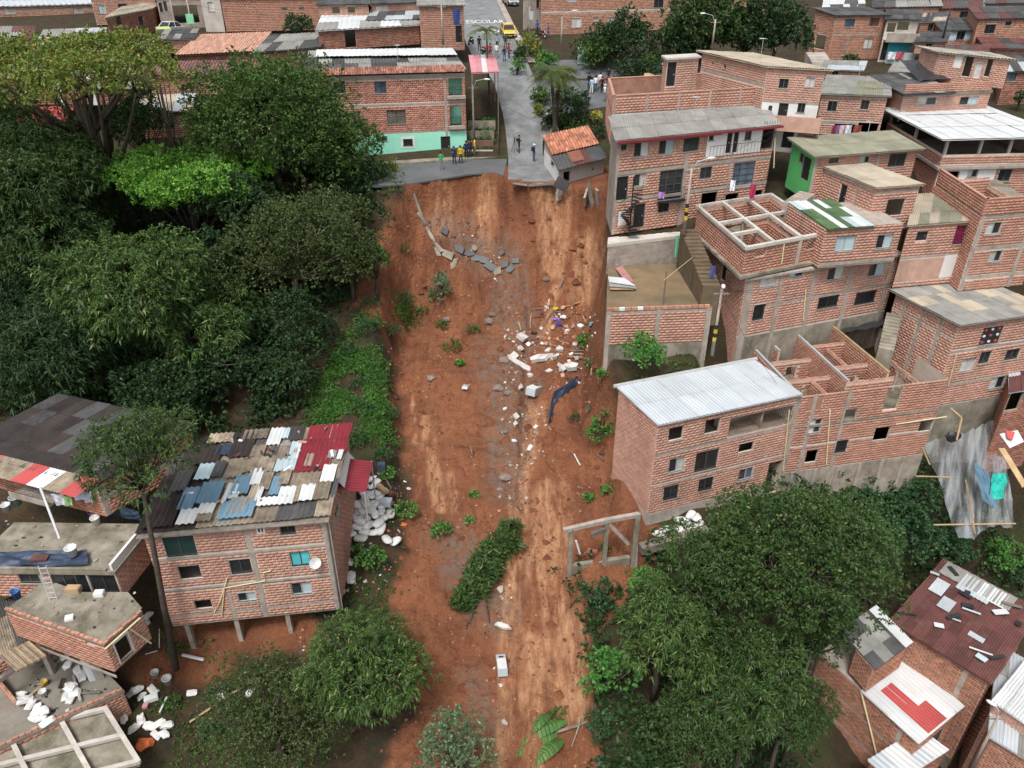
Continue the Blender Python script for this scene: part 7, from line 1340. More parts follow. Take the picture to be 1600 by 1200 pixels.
boxy(237, 1093, .75, .4, .25, 25, PVCW, 'open cream crate in the rubbish under the terrace', 'crate', 'crate'); boxy(346, 1090, .45, .35, .2, 10, PVCW, 'yellowish foam box on the weedy slope', 'box', 'box'); m = MB(); m.blob(atG(227, 1165)+(0, 0, .15), .45, .4, .3, 4, .3, 2); tag(m.build('plastic_bag', ORNG), 'bright orange plastic bag heap at the bottom left', 'bag'); boxy(228, 1105, .3, .25, .2, 0, PINKP, 'small pink tub among the rubbish', 'tub', 'tub'); boxy(156, 930, .5, .35, .25, 5, WHITE, 'white box on the grey yard by the glazed front', 'box', 'box', YARD.z1+.06); boxy(116, 924, .75, .4, .3, 0, WOOD, 'flat brown carton before the glazed front', 'carton', 'carton', YARD.z1+.06); boxy(109, 967, .4, .35, .15, 20, WHITE, 'broken white block on the mossy yard edge', 'block', 'block', YARD.z1+.06)
boxy(600, 792, 1.1, .6, .35, -8, GREYA, 'grey white cabinet door lying on the sacks', 'cabinet', 'cabinet', None, .25); boxy(597, 738, .55, .45, .7, 5, M('dark_blue_paint', (.05, .07, .10)), 'dark blue box with a black lid on the left bank', 'box', 'box'); boxy(596, 770, 1.4, .35, .2, -50, WOOD, 'brown wooden board across the sacks', 'board', 'board', None, .35); boxy(609, 778, .6, .5, .2, -40, RUST, 'reddish brown panel leaning on the sacks', 'panel', 'panel', None, .3)
for i, (a, b, mt, r, lab) in enumerate([((297, 1131), (412, 1058), WOOD, .06, 'long bamboo pole lying across the weedy slope'), ((250, 1116), (263, 1095), PVCW, .05, 'white pipe leaning in the rubbish'), ((228, 1025), (248, 1023), PVCW, .03, 'thin white pipe on the bank'), ((250, 985), (251, 1018), PVCW, .03, 'upright thin white pipe by the low brick house'), ((286, 1026), (320, 1037), PVCW, .1, 'short white drain pipe with a green fitting on the bank'), ((590, 760), (604, 800), WOODG, .07, 'grey plank sloping over the sacks'), ((612, 790), (626, 798), WOOD, .06, 'pale board end at the edge of the sacks'), ((600, 745), (612, 770), WOODG, .05, 'thin pole beside the dark blue box')]): stick([gp(*a, .15), gp(*b, .35)], r, mt, lab, 'pole', 'pole')
# planks on the terrace, leaning sheets
for i in range(4):
    m = MB(); p = atZ(140+i*5, 1066-i*1.2, zs); m.obox(p, (.26, .12, 0), (-.1, .12, 1.8-.1*i), (.0, .05, .0), 0); tag(m.build('leaning_sheet', [WZINC, ZINC, FIBRE, WOODG][i]), ['white roof sheet leaning on the terrace wall', 'zinc sheet leaning right of the white sheet', 'grey fibre sheet in the leaning stack', 'dark board at the right of the leaning stack'][i], 'sheet')
for i, (a, b, mt, lab) in enumerate([((115, 1055), (126, 1095), CONCW, 'pale concrete post lying over the bags'), ((128, 1083), (157, 1081), WOODG, 'grey plank lying beside the post'), ((45, 1088), (72, 1066), WOOD, 'broom handle beside the yellow bucket'), ((92, 1075), (98, 1060), RUST, 'rusty flat bar on the terrace floor')]): stick([atZ(*a, zs+.12), atZ(*b, zs+.2)], .07, mt, lab, 'plank', 'plank')
for i in range(14):
    a = atZ(2+i*3.2, 1010-i*1.6+14, -12.9); b = a+np.array([1.5, -1.05, .1]); stick([a, b], .085, [TAN, WOOD, WOODG][i % 3], ['tan timber pole', 'straw coloured timber pole', 'grey timber pole'][i % 3]+' stacked in the shed at the lower left edge', 'timber_pole', 'timber', 'stacked timber poles at the lower left')
# ladder by the glazed front
root = thing('ladder', 'grey folding ladder leaning by the glazed front at the lower left', 'ladder', tuple(atZ(84, 932, YARD.z1))); m = MB(); a0, a1 = atZ(78, 938, YARD.z1+.05), atZ(90, 937, YARD.z1+.05); up = np.array([-.25, .5, 2.0]); m.tube([a0, a0+up], .03, 5); m.tube([a1, a1+up], .03, 5); m.build('rail', ALU, root)['kind'] = 'stuff'; m = MB()
for k in range(7):
    m = MB(); m.tube([a0+up*(k+.5)/7, a1+up*(k+.5)/7], .02, 4); m.build('rung', ALU, root)
# ---------------------------------------------------------------- concrete frame on the right bank
root = thing('concrete_frame', 'abandoned concrete post and beam frame on the right bank of the mud', 'frame', tuple(gp(940, 890))); y0_, y1_ = atG(891, 902)[1], min(38.2, atG(985, 884)[1]); Yx = lambda x: float(y0_+(y1_-y0_)*(x-891)/94)
def beam_(a, b, r, name, mt=CONCD):
    m = MB(); a, b = np.array(a), np.array(b); d = b-a; d /= np.linalg.norm(d); s = np.cross(d, (0, 0, 1)); s = s/np.linalg.norm(s) if np.linalg.norm(s) > .1 else np.array([1., 0, 0]); w = np.cross(s, d); m.obox(a-s*r-w*r, b-a, s*2*r, w*2*r); m.build(name, mt, root)
def post_(x, y, x2, y2, Y, r=.13): a = atY(x, y, Y); b = atY(x2, y2, Y); beam_(a, np.array([a[0], a[1], min(b[2], gzf(a[0], a[1])-.1)]), r, 'post', CONCD)
post_(893, 825, 891, 900, Yx(893)); post_(949, 815, 947, 890, Yx(949)); post_(997, 802, 999, 870, Yx(997), .15); beam_(atY(880, 829, Yx(880)), atY(948, 813, Yx(948)), .13, 'beam', CONC); beam_(atY(948, 813, Yx(948)), atY(998, 804, Yx(998)), .13, 'beam', CONC)
ga, gb = atY(890, 886, Yx(890)), atY(985, 872, Yx(985)); m = MB(); m.obox((ga[0], ga[1], ga[2]-1.5), (gb[0]-ga[0], gb[1]-ga[1], 0), (-.06, .3, 0), (0, 0, 1.55)); m.build('retaining_wall', CONCD, root); beam_(atY(952, 818, Yx(952)), atY(982, 850, Yx(982)), .1, 'brace', CONC); beam_(atY(900, 845, Yx(900)), atY(906, 865, Yx(906)), .06, 'prop', PVCW); beam_(atY(925, 835, Yx(925)), atY(946, 826, Yx(946)), .14, 'board', WOODG)
beam_(atY(1000, 858, 37.4), atY(1105, 830, 39.2), .3, 'retaining_edge', WOODG); beam_(atY(995, 812, Yx(995)), atY(992, 905, Yx(992)), .1, 'broken_post', CONC)
m = MB(); m.blob(atG(923, 870)+(0, 0, .3), .35, .2, .4, 3, .4, 2); tag(m.build('rag', M('salmon_cloth', (.42, .17, .13), rnd=.1)), 'salmon pink rag inside the abandoned concrete frame', 'rag')
# ---------------------------------------------------------------- plastic sheet over the slope at right
PLAS = bpy.data.materials.new('clear_plastic'); PLAS.use_nodes = True; nt = PLAS.node_tree; b_ = nt.nodes['Principled BSDF']; b_.inputs['Base Color'].default_value = (.42, .44, .46, 1); b_.inputs['Roughness'].default_value = .28; b_.inputs['Alpha'].default_value = .62; b_.inputs['Specular IOR Level'].default_value = .5
n1 = nt.nodes.new('ShaderNodeTexNoise'); n1.inputs['Scale'].default_value = .8; n1.inputs['Detail'].default_value = 6; mr = nt.nodes.new('ShaderNodeMapRange'); mr.inputs[1].default_value = .38; mr.inputs[2].default_value = .62; mr.inputs[3].default_value = .14; mr.inputs[4].default_value = .66; g_ = nt.nodes.new('ShaderNodeNewGeometry'); mp_ = nt.nodes.new('ShaderNodeMapping'); mp_.inputs['Scale'].default_value = (2.2, .8, .35); nt.links.new(g_.outputs['Position'], mp_.inputs[0]); nt.links.new(mp_.outputs[0], n1.inputs['Vector']); nt.links.new(n1.outputs['Fac'], mr.inputs[0]); nt.links.new(mr.outputs[0], b_.inputs['Alpha'])
q = [atY(1446, 690, 44.6), atY(1565, 652, 46.8), atY(1500, 838, 42.6), atY(1585, 815, 43.6)]; gx, gy = 44, 40; vs = []
for j in range(gy):
    for i in range(gx):
        a, b = i/(gx-1), j/(gy-1); p = (q[0]*(1-a)+q[1]*a)*(1-b)+(q[2]*(1-a)+q[3]*a)*b; p = p+np.array([.25*fbm(b*4, a*2, 2, 3)*(1+b), 0, .9*fbm(a*11+b*2.5, b*1.6, 5, 9)-.5*math.sin(math.pi*b)*(.4+.6*math.sin(math.pi*a))]); p[1] += (-.9*a*(1-a)*4*.3-.35*b*math.sin(a*9))*1.0
        vs.append(p)
m = MB(); m.add(vs, [(j*gx+i, j*gx+i+1, (j+1)*gx+i+1, (j+1)*gx+i) for j in range(gy-1) for i in range(gx-1)]); tag(m.build('plastic_sheet', PLAS, smooth=True), 'huge wrinkled clear plastic sheet covering the bank below the big house', 'plastic sheet')
TEAL = M('teal_tarp', (.03, .42, .34), (.02, .32, .27), rough=.5)
m = wrink(atY(1548, 742, 43.6), atY(1573, 738, 43.8)-atY(1548, 742, 43.6), atY(1545, 782, 43.0)-atY(1548, 742, 43.6), 12, 10, .2, 7, TEAL); tag(m.build('cloth', TEAL), 'teal green net cloth bundled on the plastic sheet', 'cloth')
m = wrink(atY(1520, 720, 43.7), atY(1545, 740, 43.6)-atY(1520, 720, 43.7), atY(1535, 780, 43.0)-atY(1520, 720, 43.7), 10, 10, .2, 8, LTBL); tag(m.build('cloth', BLUER), 'greyish blue cloth beside the teal net on the plastic sheet', 'cloth')
for a, b, Y0, Y1, lab in (((1458, 822), (1586, 820), 42.3, 43.2, 'long horizontal bamboo pole holding the bottom of the plastic sheet'), ((1508, 752), (1523, 836), 43.4, 42.3, 'slanting bamboo pole down the middle of the plastic sheet'), ((1485, 640), (1502, 655), 45.2, 44.4, 'short bamboo pole at the top of the plastic sheet'), ((1502, 655), (1494, 690), 44.4, 43.6, 'bamboo stick resting on the dark hole in the sheet'), ((1430, 746), (1490, 748), 43.4, 43.0, 'bamboo pole at the left side of the plastic sheet'), ((1440, 700), (1452, 728), 44.2, 43.6, 'bent bamboo stake at the upper left of the sheet')): stick([atY(*a, Y0)+(0, 0, .12), atY(*b, Y1)+(0, 0, .12)], .06, WOOD, lab, 'bamboo_pole', 'bamboo pole')
m = MB(); m.blob(atY(1488, 686, 44.2)+(0, 0, .2), .45, .3, .35, 3, .4, 2); tag(m.build('bag', TARP), 'black bag stuffed in the tear at the top of the plastic sheet', 'bag')
# black netting between the houses
q0, q1 = atY(1308, 522, 50.2), atY(1378, 508, 50.8); m = wrink(q0, q1-q0, atY(1322, 506, 53.0)-q0, 16, 10, .25, 9, TARP); tag(m.build('netting', TARP), 'black shade netting stretched between the brick houses', 'netting')
# stairs ------------------------------------------------------------------
def stairs(label, top, Yt, bot, Yb, w, n, mat, dp=1.6):
    a, b = atY(*top, Yt), atY(*bot, Yb); root = thing('stairway', label, 'stairs', tuple(b)); d = np.array([b[0]-a[0], b[1]-a[1], 0]); L_ = np.linalg.norm(d); d /= L_; s = np.array([-d[1], d[0], 0])
    for k in range(n): m = MB(); c = a+d*L_*k/n; z = a[2]+(b[2]-a[2])*(k+1)/n; m.obox((*(c-s*w/2)[:2], z-dp), d*(L_/n+.02), s*w, (0, 0, dp)); m.build('step', mat, root)
MOSSY = M('mossy_brick_step', (.15, .10, .065), (.085, .07, .042), scale=1.5, stain=(.05, .05, .025), stain_amt=.6)
stairs('mossy brick steps climbing between the terrace and the house with roof beams', (1076, 356), 54.8, (1112, 446), 47.8, 1.2, 15, MOSSY, 3); stairs('short concrete stair beside the green house wall', (1262, 300), 56.5, (1235, 318), 55.0, 1.2, 8, CONC); stairs('dark and pale striped steps beside the big brick house', (1398, 488), 49.6, (1385, 545), 46.4, 1.0, 11, CONCD, 7); stairs('striped steps by the gabled orange house', (1274, 80), 97, (1284, 97), 94, 2.2, 7, CONCW)
# terrace clutter
zt = TER.z1+.05
m = MB(); m.slabq([atZ(962, 420, zt+.1), atZ(972, 416, zt+.1), atZ(990, 440, zt+.35), atZ(978, 442, zt+.3)], .05); tag(m.build('door_panel', M('dusty_pink', (.42, .20, .19), rnd=.05)), 'dusty pink door panel lying on the mossy terrace', 'door panel')
for i, (a, b, c, d, mt, lab) in enumerate([((950, 432), (975, 434), (993, 446), (952, 440), WZINC, 'white sheet at the top of the scrap stack on the terrace'), ((951, 438), (985, 440), (995, 450), (952, 447), FIBRE, 'grey sheet under the white one on the terrace'), ((952, 445), (978, 446), (990, 452), (953, 452), WOOD, 'wooden board at the bottom of the scrap stack on the terrace')]):
    m = MB(); m.slabq([atZ(*p, zt+.4-.12*i) for p in (d, c, b, a)], .05); tag(m.build('scrap_sheet', mt), lab, 'scrap sheet')
for x, y, x2, y2, mt, lab in ((1036, 475, 1037, 424, WOODG, 'dark clothes line post on the front of the mossy terrace'), (1082, 431, 1081, 400, PVCW, 'white clothes line post at the right of the terrace')): a = atZ(x, y, zt); stick([a, np.array([a[0], a[1], atY(x2, y2, a[1])[2]])], .05, mt, lab, 'post', 'post')
stick([atY(1037, 438, 47.6), atY(1082, 402, 49.5)], .012, PVC, 'clothes line strung between the terrace posts', 'clothes_line', 'line')
stick([atY(1059, 368, 53.8), atY(1055, 402, 53.2)], .09, M('green_pole', (.05, .32, .16)), 'green painted post at the end of the grey retaining wall', 'post', 'post'); boxy(1076, 431, .3, .3, .25, 10, WHITE, 'white bag at the foot of the white post', 'bag', 'bag', zt); boxy(1087, 433, .3, .2, .15, 40, CONCW, 'pale stone next to the white bag', 'block', 'block', zt)
# water tank, terrace sacks on the roof
for i, (x, y) in enumerate(((983, 133), (988, 137), (979, 140), (992, 139), (985, 141), (1002, 138))): p = atZ(x, y, TERR.z1-1.3); o = link('sack', SM[i % 4], None, tuple(p+(0, 0, .2))); o.scale = (1.3,)*3; tag(o, 'white bundle in the heap on the roof terrace behind the parapet', 'sack', 'white bundles on the roof terrace')
for i, (x, y, mt, lab) in enumerate(((972, 141, TARP, 'dark heap beside the white bundles on the roof terrace'), (1013, 130, WOOD, 'wooden boards leaning by the stair room'))): p = atZ(x, y, TERR.z1-1.3); m = MB(); m.blob(p+(0, 0, .3), .7, .5, .5, i, .3, 2); tag(m.build('heap', mt), lab, 'heap')
m = MB(); p = atY(1502, 428, 51.2); 
bucket(1503, 434, .3, REDP, 'red bucket on the roof edge below the white hatch', BIGR.z1+.75); 
m = MB(); p = fpx(BIGR, 'F', 1576, 602, .35); q = Vector((-.3, -.8, .5)).normalized().to_track_quat('Z', 'Y').to_matrix(); m.add([p-np.array(q @ Vector((0, 0, .07)))]+[p+np.array(q @ Vector((.42*math.cos(k*math.pi/8), .42*math.sin(k*math.pi/8), .07))) for k in range(16)], [(0, 1+k, 1+(k+1) % 16) for k in range(16)]); m.tube([p, p+np.array([0, .4, -.1])], .025, 5); tag(m.build('satellite_dish', PINKP), 'faded pink satellite dish beside the lowest window of the big right house', 'satellite dish')
# pipes on facades
for H_, f, pts, lab in ((BIGR, 'F', [(1499, 547), (1488, 555)], 'x'), ):
    pass
for pts, Y, lab in (([(1396, 545), (1399, 490), (1392, 470)], 0, ''),): pass
# laundry
def cloth(p, w, hgt, mat, label, rz=0):
    m = MB(); d = np.array([math.cos(rz), math.sin(rz), 0]); n = np.array([-d[1], d[0], 0]); vs = []
    for j in range(4):
        for i in range(5): vs.append(np.array(p)+d*w*(i/4-.5)*(1-.08*j)+np.array([0, 0, -hgt*j/3])+n*.06*math.sin(i*1.9+j))
    m.add(vs, [(j*5+i, j*5+i+1, (j+1)*5+i+1, (j+1)*5+i) for j in range(3) for i in range(4)]); return tag(m.build('hanging_cloth', mat), label, 'cloth')
cc = lambda n, c: M('cloth_'+n, c, rough=.9, rnd=.1)
for x, y, w, hh, mt, lab in ((88, 772, .7, .8, cc('white', (.7, .72, .78)), 'white shirt on the line under the red eave'), (102, 775, .6, .7, cc('green', (.35, .55, .25)), 'green and white shirt on the line under the red eave'), (120, 766, .8, .7, cc('sky', (.55, .62, .75)), 'pale blue shirt on the line under the red eave'), (133, 768, .6, .8, cc('grey', (.5, .53, .6)), 'grey blue garment at the right end of the line under the red eave')): p = atY(x, y, 33.6); cloth(p, w, hh, mt, lab)
Hc = CLOTH_HOUSE
for i, (x, w, mt, lab) in enumerate(((1306, .6, cc('maroon', (.25, .03, .06)), 'maroon garment hanging at the left under the grey roofed house'), (1312, .7, cc('violet', (.2, .12, .3)), 'violet garment hanging under the grey roofed house'), (1319, .9, cc('pinkish', (.65, .45, .5)), 'pale pink garment in the middle under the grey roofed house'), (1327, .7, cc('white', (.7, .72, .78)), 'white garment hanging under the grey roofed house'), (1341, .9, cc('brick', (.3, .08, .06)), 'rust red garment at the right under the grey roofed house'))): cloth(fpx(Hc, 'F', x, 195, .15), w, 1.0, mt, lab, .3)
for x, y, Y, w, hh, mt, lab in ((1178, 288, 57.6, .5, 1.1, cc('crimson', (.4, .04, .1)), 'crimson cloth hanging at the big lattice window'), (1146, 282, 57.2, .4, .8, cc('white', (.7, .72, .78)), 'white cloth hanging left of the big lattice window'), (1034, 300, 56.6, .5, .5, cc('lilac', (.4, .2, .5)), 'lilac cloth on the balcony cage of the rim house'), (1115, 415, 48.6, .4, .9, cc('navy', (.08, .1, .25)), 'navy cloth hanging in the doorway by the mossy steps'), (713, 14, 95.4, .9, 1.6, cc('bluejean', (.04, .06, .2)), 'blue laundry hanging from the narrow house by the street'), (1428, 100, 95, 1.0, 1.8, cc('flagred', (.5, .12, .16)), 'red and white banner hanging beside the turquoise house')): cloth(atY(x, y, Y), w, hh, mt, lab)
for x, mt, lab in ((1395, cc('white', (.7, .72, .78)), 'white flag cloth on the turquoise balcony rail'), (1408, cc('flagred', (.5, .12, .16)), 'red flag cloth on the turquoise balcony rail')): cloth(atY(x, 81, 95.2), 1.0, .8, mt, lab)
# shack clutter at the right edge
for i, (a, b, c, d, Y, mt, lab) in enumerate([((1562, 678), (1590, 672), (1600, 690), (1578, 700), 40, WZINC, 'pale sheet with red scrap at the right edge shack'), ((1572, 672), (1586, 675), (1582, 688), (1574, 684), 39.8, REDR, 'red scrap lying on the pale sheet at the right edge'), ((1560, 700), (1570, 700), (1604, 755), (1598, 762), 38, WOOD, 'long brown board sloping at the right edge')]):
    P = [atY(x, y, Y-.04*(y-680)) for x, y in (d, c, b, a)]; m = MB(); m.slabq(P, .05); tag(m.build('scrap_sheet', mt), lab, 'scrap sheet')
h = House('patched plywood and brick shack squeezed against the right edge', (1580, 612), 45.2, (1650, 600), (1578, 570), -15, brick='old', name='shack', cat='shack'); h.walls(wins=[('F', 1578, 600, 1598, 640, 'hole')]); hroof(h, 4, 2, [ZINC, RUST], over=.2, waves=4, seed=81); h.finish()
# ---------------------------------------------------------------- street lamps and poles
def lamp(label, bx, by, tx, ty, Y=None, arm=(1.0, 0), banded=False, r=.1, mat=CONC, tank=False, G=None, arm_len=1.3):
    b = atG(bx, by) if Y is None else atY(bx, by, Y); t = atY(tx, ty, b[1]); t = np.array([b[0], b[1], t[2]]); root = thing('street_lamp' if arm_len else 'utility_pole', label, 'street lamp' if arm_len else 'utility pole', tuple(b)); m = MB(); m.tube([b-(0, 0, .2), t], [r*1.3, r*.75], 9); m.build('pole', mat, root, smooth=True)
    if arm_len:
        d = np.array([arm[0], arm[1], 0]); m = MB(); m.tube([t-(0, 0, .5), t+d*arm_len*.3+(0, 0, .35), t+d*arm_len+(0, 0, .55)], .035, 6); m.build('arm', ALU, root); m = MB(); m.blob(t+d*(arm_len+.25)+(0, 0, .55), .32, .14, .09, 1, .02, 2, rot=Matrix.Rotation(math.atan2(arm[1], arm[0]), 4, 'Z')); m.build('lamp_head', PVCW, root, smooth=True)
    if banded:
        for k in range(4): m = MB(); z = b[2]+.9+.3*k; m.tube([(b[0], b[1], z), (b[0], b[1], z+.3)], r*1.3, 9); m.build('warning_band', [YPL, IRON][k % 2], root)
    if tank: m = MB(); m.tube([t+(.3, -.2, -1.6), t+(.3, -.2, -.7)], .28, 10); m.build('transformer', GREYA, root)
    m = MB(); m.obox(t+(-.5, -.03, -.35), (1.0, 0, 0), (0, .08, 0), (0, 0, .08)); m.build('crossarm', WOODG, root); return t
T = {}
T['a'] = lamp('concrete street lamp with yellow and black bands in front of the rim house', 1069, 362, 1082, 262, Y=53.6, banded=True, arm=(.9, .3)); T['b'] = lamp('leaning street lamp with yellow band rising beside the lower terrace wall', 1113, 551, 1131, 452, Y=45.6, banded=True, arm=(-.2, -.9), arm_len=.6); T['c'] = lamp('dark utility pole with lamp arm at the corner of the mint house', 741, 236, 735, 132, arm=(.9, -.3), r=.09, mat=WOODG); T['d'] = lamp('grey street lamp beside the palms on the street bank', 877, 72, 878, 26, Y=91, arm=(.9, .3)); T['e'] = lamp('street lamp with white head in front of the tall dark tree', 1113, 72, 1109, 30, Y=88, arm=(-.9, 0)); T['f'] = lamp('pole with grey transformer near the taxi', 827, 60, 827, 8, Y=104, arm_len=0, tank=True); T['g'] = lamp('grey street lamp over the alley at the lower right', 1516, 1205, 1554, 1118, Y=29.0, arm=(-.5, .6), arm_len=.5); T['h'] = lamp('wooden utility pole on the far right hillside', 1316, 106, 1320, 58, Y=92, arm_len=0, mat=WOODG); T['i'] = lamp('dark utility pole beside the pale blue house', 1470, 72, 1482, 14, Y=94, arm_len=0, mat=IRON); T['j'] = lamp('wooden pole behind the narrow brick house at the street', 692, 66, 690, 6, Y=92, arm_len=0, mat=CONC); T['k'] = lamp('concrete pole carrying a green sign on the top left street', 303, 58, 300, 0, Y=103, arm_len=0, tank=False); T['l'] = lamp('thin pole beside the white car at top left', 274, 40, 268, -10, Y=112, arm_len=0)
m = MB(); p = T['k']; m.obox(p+(-.45, -.16, -2.6), (.9, 0, 0), (0, .06, 0), (0, 0, 1.1)); tag(m.build('sign', M('green_sign', (.25, .62, .36))), 'square light green sign on the pole at top left', 'sign')
def wire(a, b, sag, label):
    a, b = np.array(a), np.array(b); m = MB(); m.tube([a*(1-t)+b*t-np.array([0, 0, sag*4*t*(1-t)]) for t in np.linspace(0, 1, 12)], .014, 3, cap=False); tag(m.build('power_line', IRON), label, 'cable')
wire(T['c'], T['j'], .5, 'power cable from the mint house pole up the street'); wire(T['c']-(0, 0, .2), T['f'], .8, 'cable crossing from the mint house pole to the transformer pole'); wire(T['b'], fpx(LOWB, 'F', 1400, 440, .1), .7, 'black cable sagging along the stepped brick storeys'); wire(T['b']-(0, 0, .1), fpx(LOWB, 'F', 1235, 442, .1), .2, 'short cable from the leaning lamp to the brick house'); wire(T['h'], T['i'], .9, 'cable across the far right hillside'); wire(T['f'], T['d'], .4, 'cable from the transformer to the palm side lamp'); wire(T['h'], T['e'], .7, 'cable from the hillside pole to the tree lamp'); wire(T['k'], T['l'], .3, 'cable between the two poles at top left'); wire(T['a']-(0, 0, .3), fpx(FRAMEH, 'L', 1095, 330, .05), .3, 'cable from the banded lamp to the house with roof beams'); wire(T['i'], np.array([60, 98, 17.]), .8, 'cable leaving the frame at the far right')
for k, (a, b, sg, lab) in enumerate([(T['c']-(0, 0, .5), fpx(MINTH, 'F', 600, 118, .1), .3, 'thin cable from the mint house pole to its eave'), (T['c'], fpx(RIMH, 'F', 970, 222, .2), 1.0, 'long cable from the mint house pole to the rim house'), (T['a'], fpx(RIMH, 'F', 1205, 200, .3), .3, 'cable from the banded lamp up to the rim house eave'), (T['h'], fpx(TALLB, 'F', 1285, 112, .1), .6, 'cable from the hillside pole to the tall brick block'), (T['h']-(0, 0, .3), fpx(CLOTH_HOUSE, 'F', 1380, 152, .1), .5, 'cable from the hillside pole to the grey roofed house'), (T['i']-(0, 0, .3), fpx(HALL, 'F', 1560, 245, .1), 1.2, 'cable from the pale blue house pole down to the open hall'), (T['g'], fpx(B2, 'F', 1490, 1110, .1), .3, 'cable from the alley lamp to the plain brick house'), (T['g']-(0, 0, .2), atY(1605, 1060, 31.5), .3, 'cable from the alley lamp to the right edge'), (T['k']-(0, 0, .4), T['j'], 1.4, 'long cable over the roofs at the top left'), (fpx(PATCH, 'F', 250, 880, .1), fpx(TERL, 'R', 200, 870, .1), .2, 'short cable between the patchwork roof house and the stained terrace'), (T['b']-(0, 0, .3), fpx(UNF, 'F', 1250, 640, .1), .6, 'cable from the leaning lamp down to the unfinished house')]): wire(a, b, sg, lab)
for H_, f, pts, lab in ((BIGR, 'F', [(1493, 552), (1486, 580), (1480, 602)], 'x'), (WHR, 'F', [(1232, 640), (1226, 700), (1222, 735)], 'x'), (UNF, 'F', [(1398, 662), (1478, 650)], 'x'), (UNF, 'F', [(1296, 640), (1290, 725)], 'x'), (LOWB, 'F', [(1258, 452), (1254, 500)], 'x'), (FRAMEH, 'F', [(1224, 380), (1220, 412)], 'x'), (RIMH, 'F', [(1210, 215), (1208, 262)], 'x')):
    m = MB(); m.tube([fpx(H_, f, *p) for p in pts], .045, 6); m.build('drain_pipe', PVC, H_.root)
for i, (H_, a, b) in enumerate(((PATCH, .7, .6), (RIMH, .5, .6), (GRNH, .6, .5), (BIGR, .4, .5), (MINTH, .6, .5), (TALLB, .5, .5), (CLOTH_HOUSE, .5, .5))):
    m = MB(); q = H_.pt(a, b, H_.z1+max(0, H_.rise)*b+.15); m.tube([q, q+(0, 0, 1.5)], .02, 4)
    for k in range(5): m.tube([q+(-.35+.05*k, .1*k, 1.45), q+(.35-.05*k, .1*k, 1.45)], .012, 4)
    m.tube([q+(0, -.05, 1.45), q+(0, .5, 1.45)], .012, 4); m.build('antenna', ALU, H_.root)
def tank(H_, a, b, lab):
    q = H_.pt(a, b, H_.z1+max(0, H_.rise)*b+.1); root = thing('water_tank', lab, 'water tank', tuple(q)); m = MB(); m.tube([q, q+(0, 0, .5), q+(0, 0, 1.0)], [.42, .48, .5], 12); m.build('body', IRON, root, smooth=True); m = MB(); m.tube([q+(0, 0, 1.0), q+(0, 0, 1.08), q+(0, 0, 1.16)], [.52, .5, .2], 12); m.build('lid', GREYA, root)
tank(TERR, .42, .8, 'black water tank at the back of the roof terrace'); tank(HALL, .05, .9, 'black water tank beside the white hall roof')
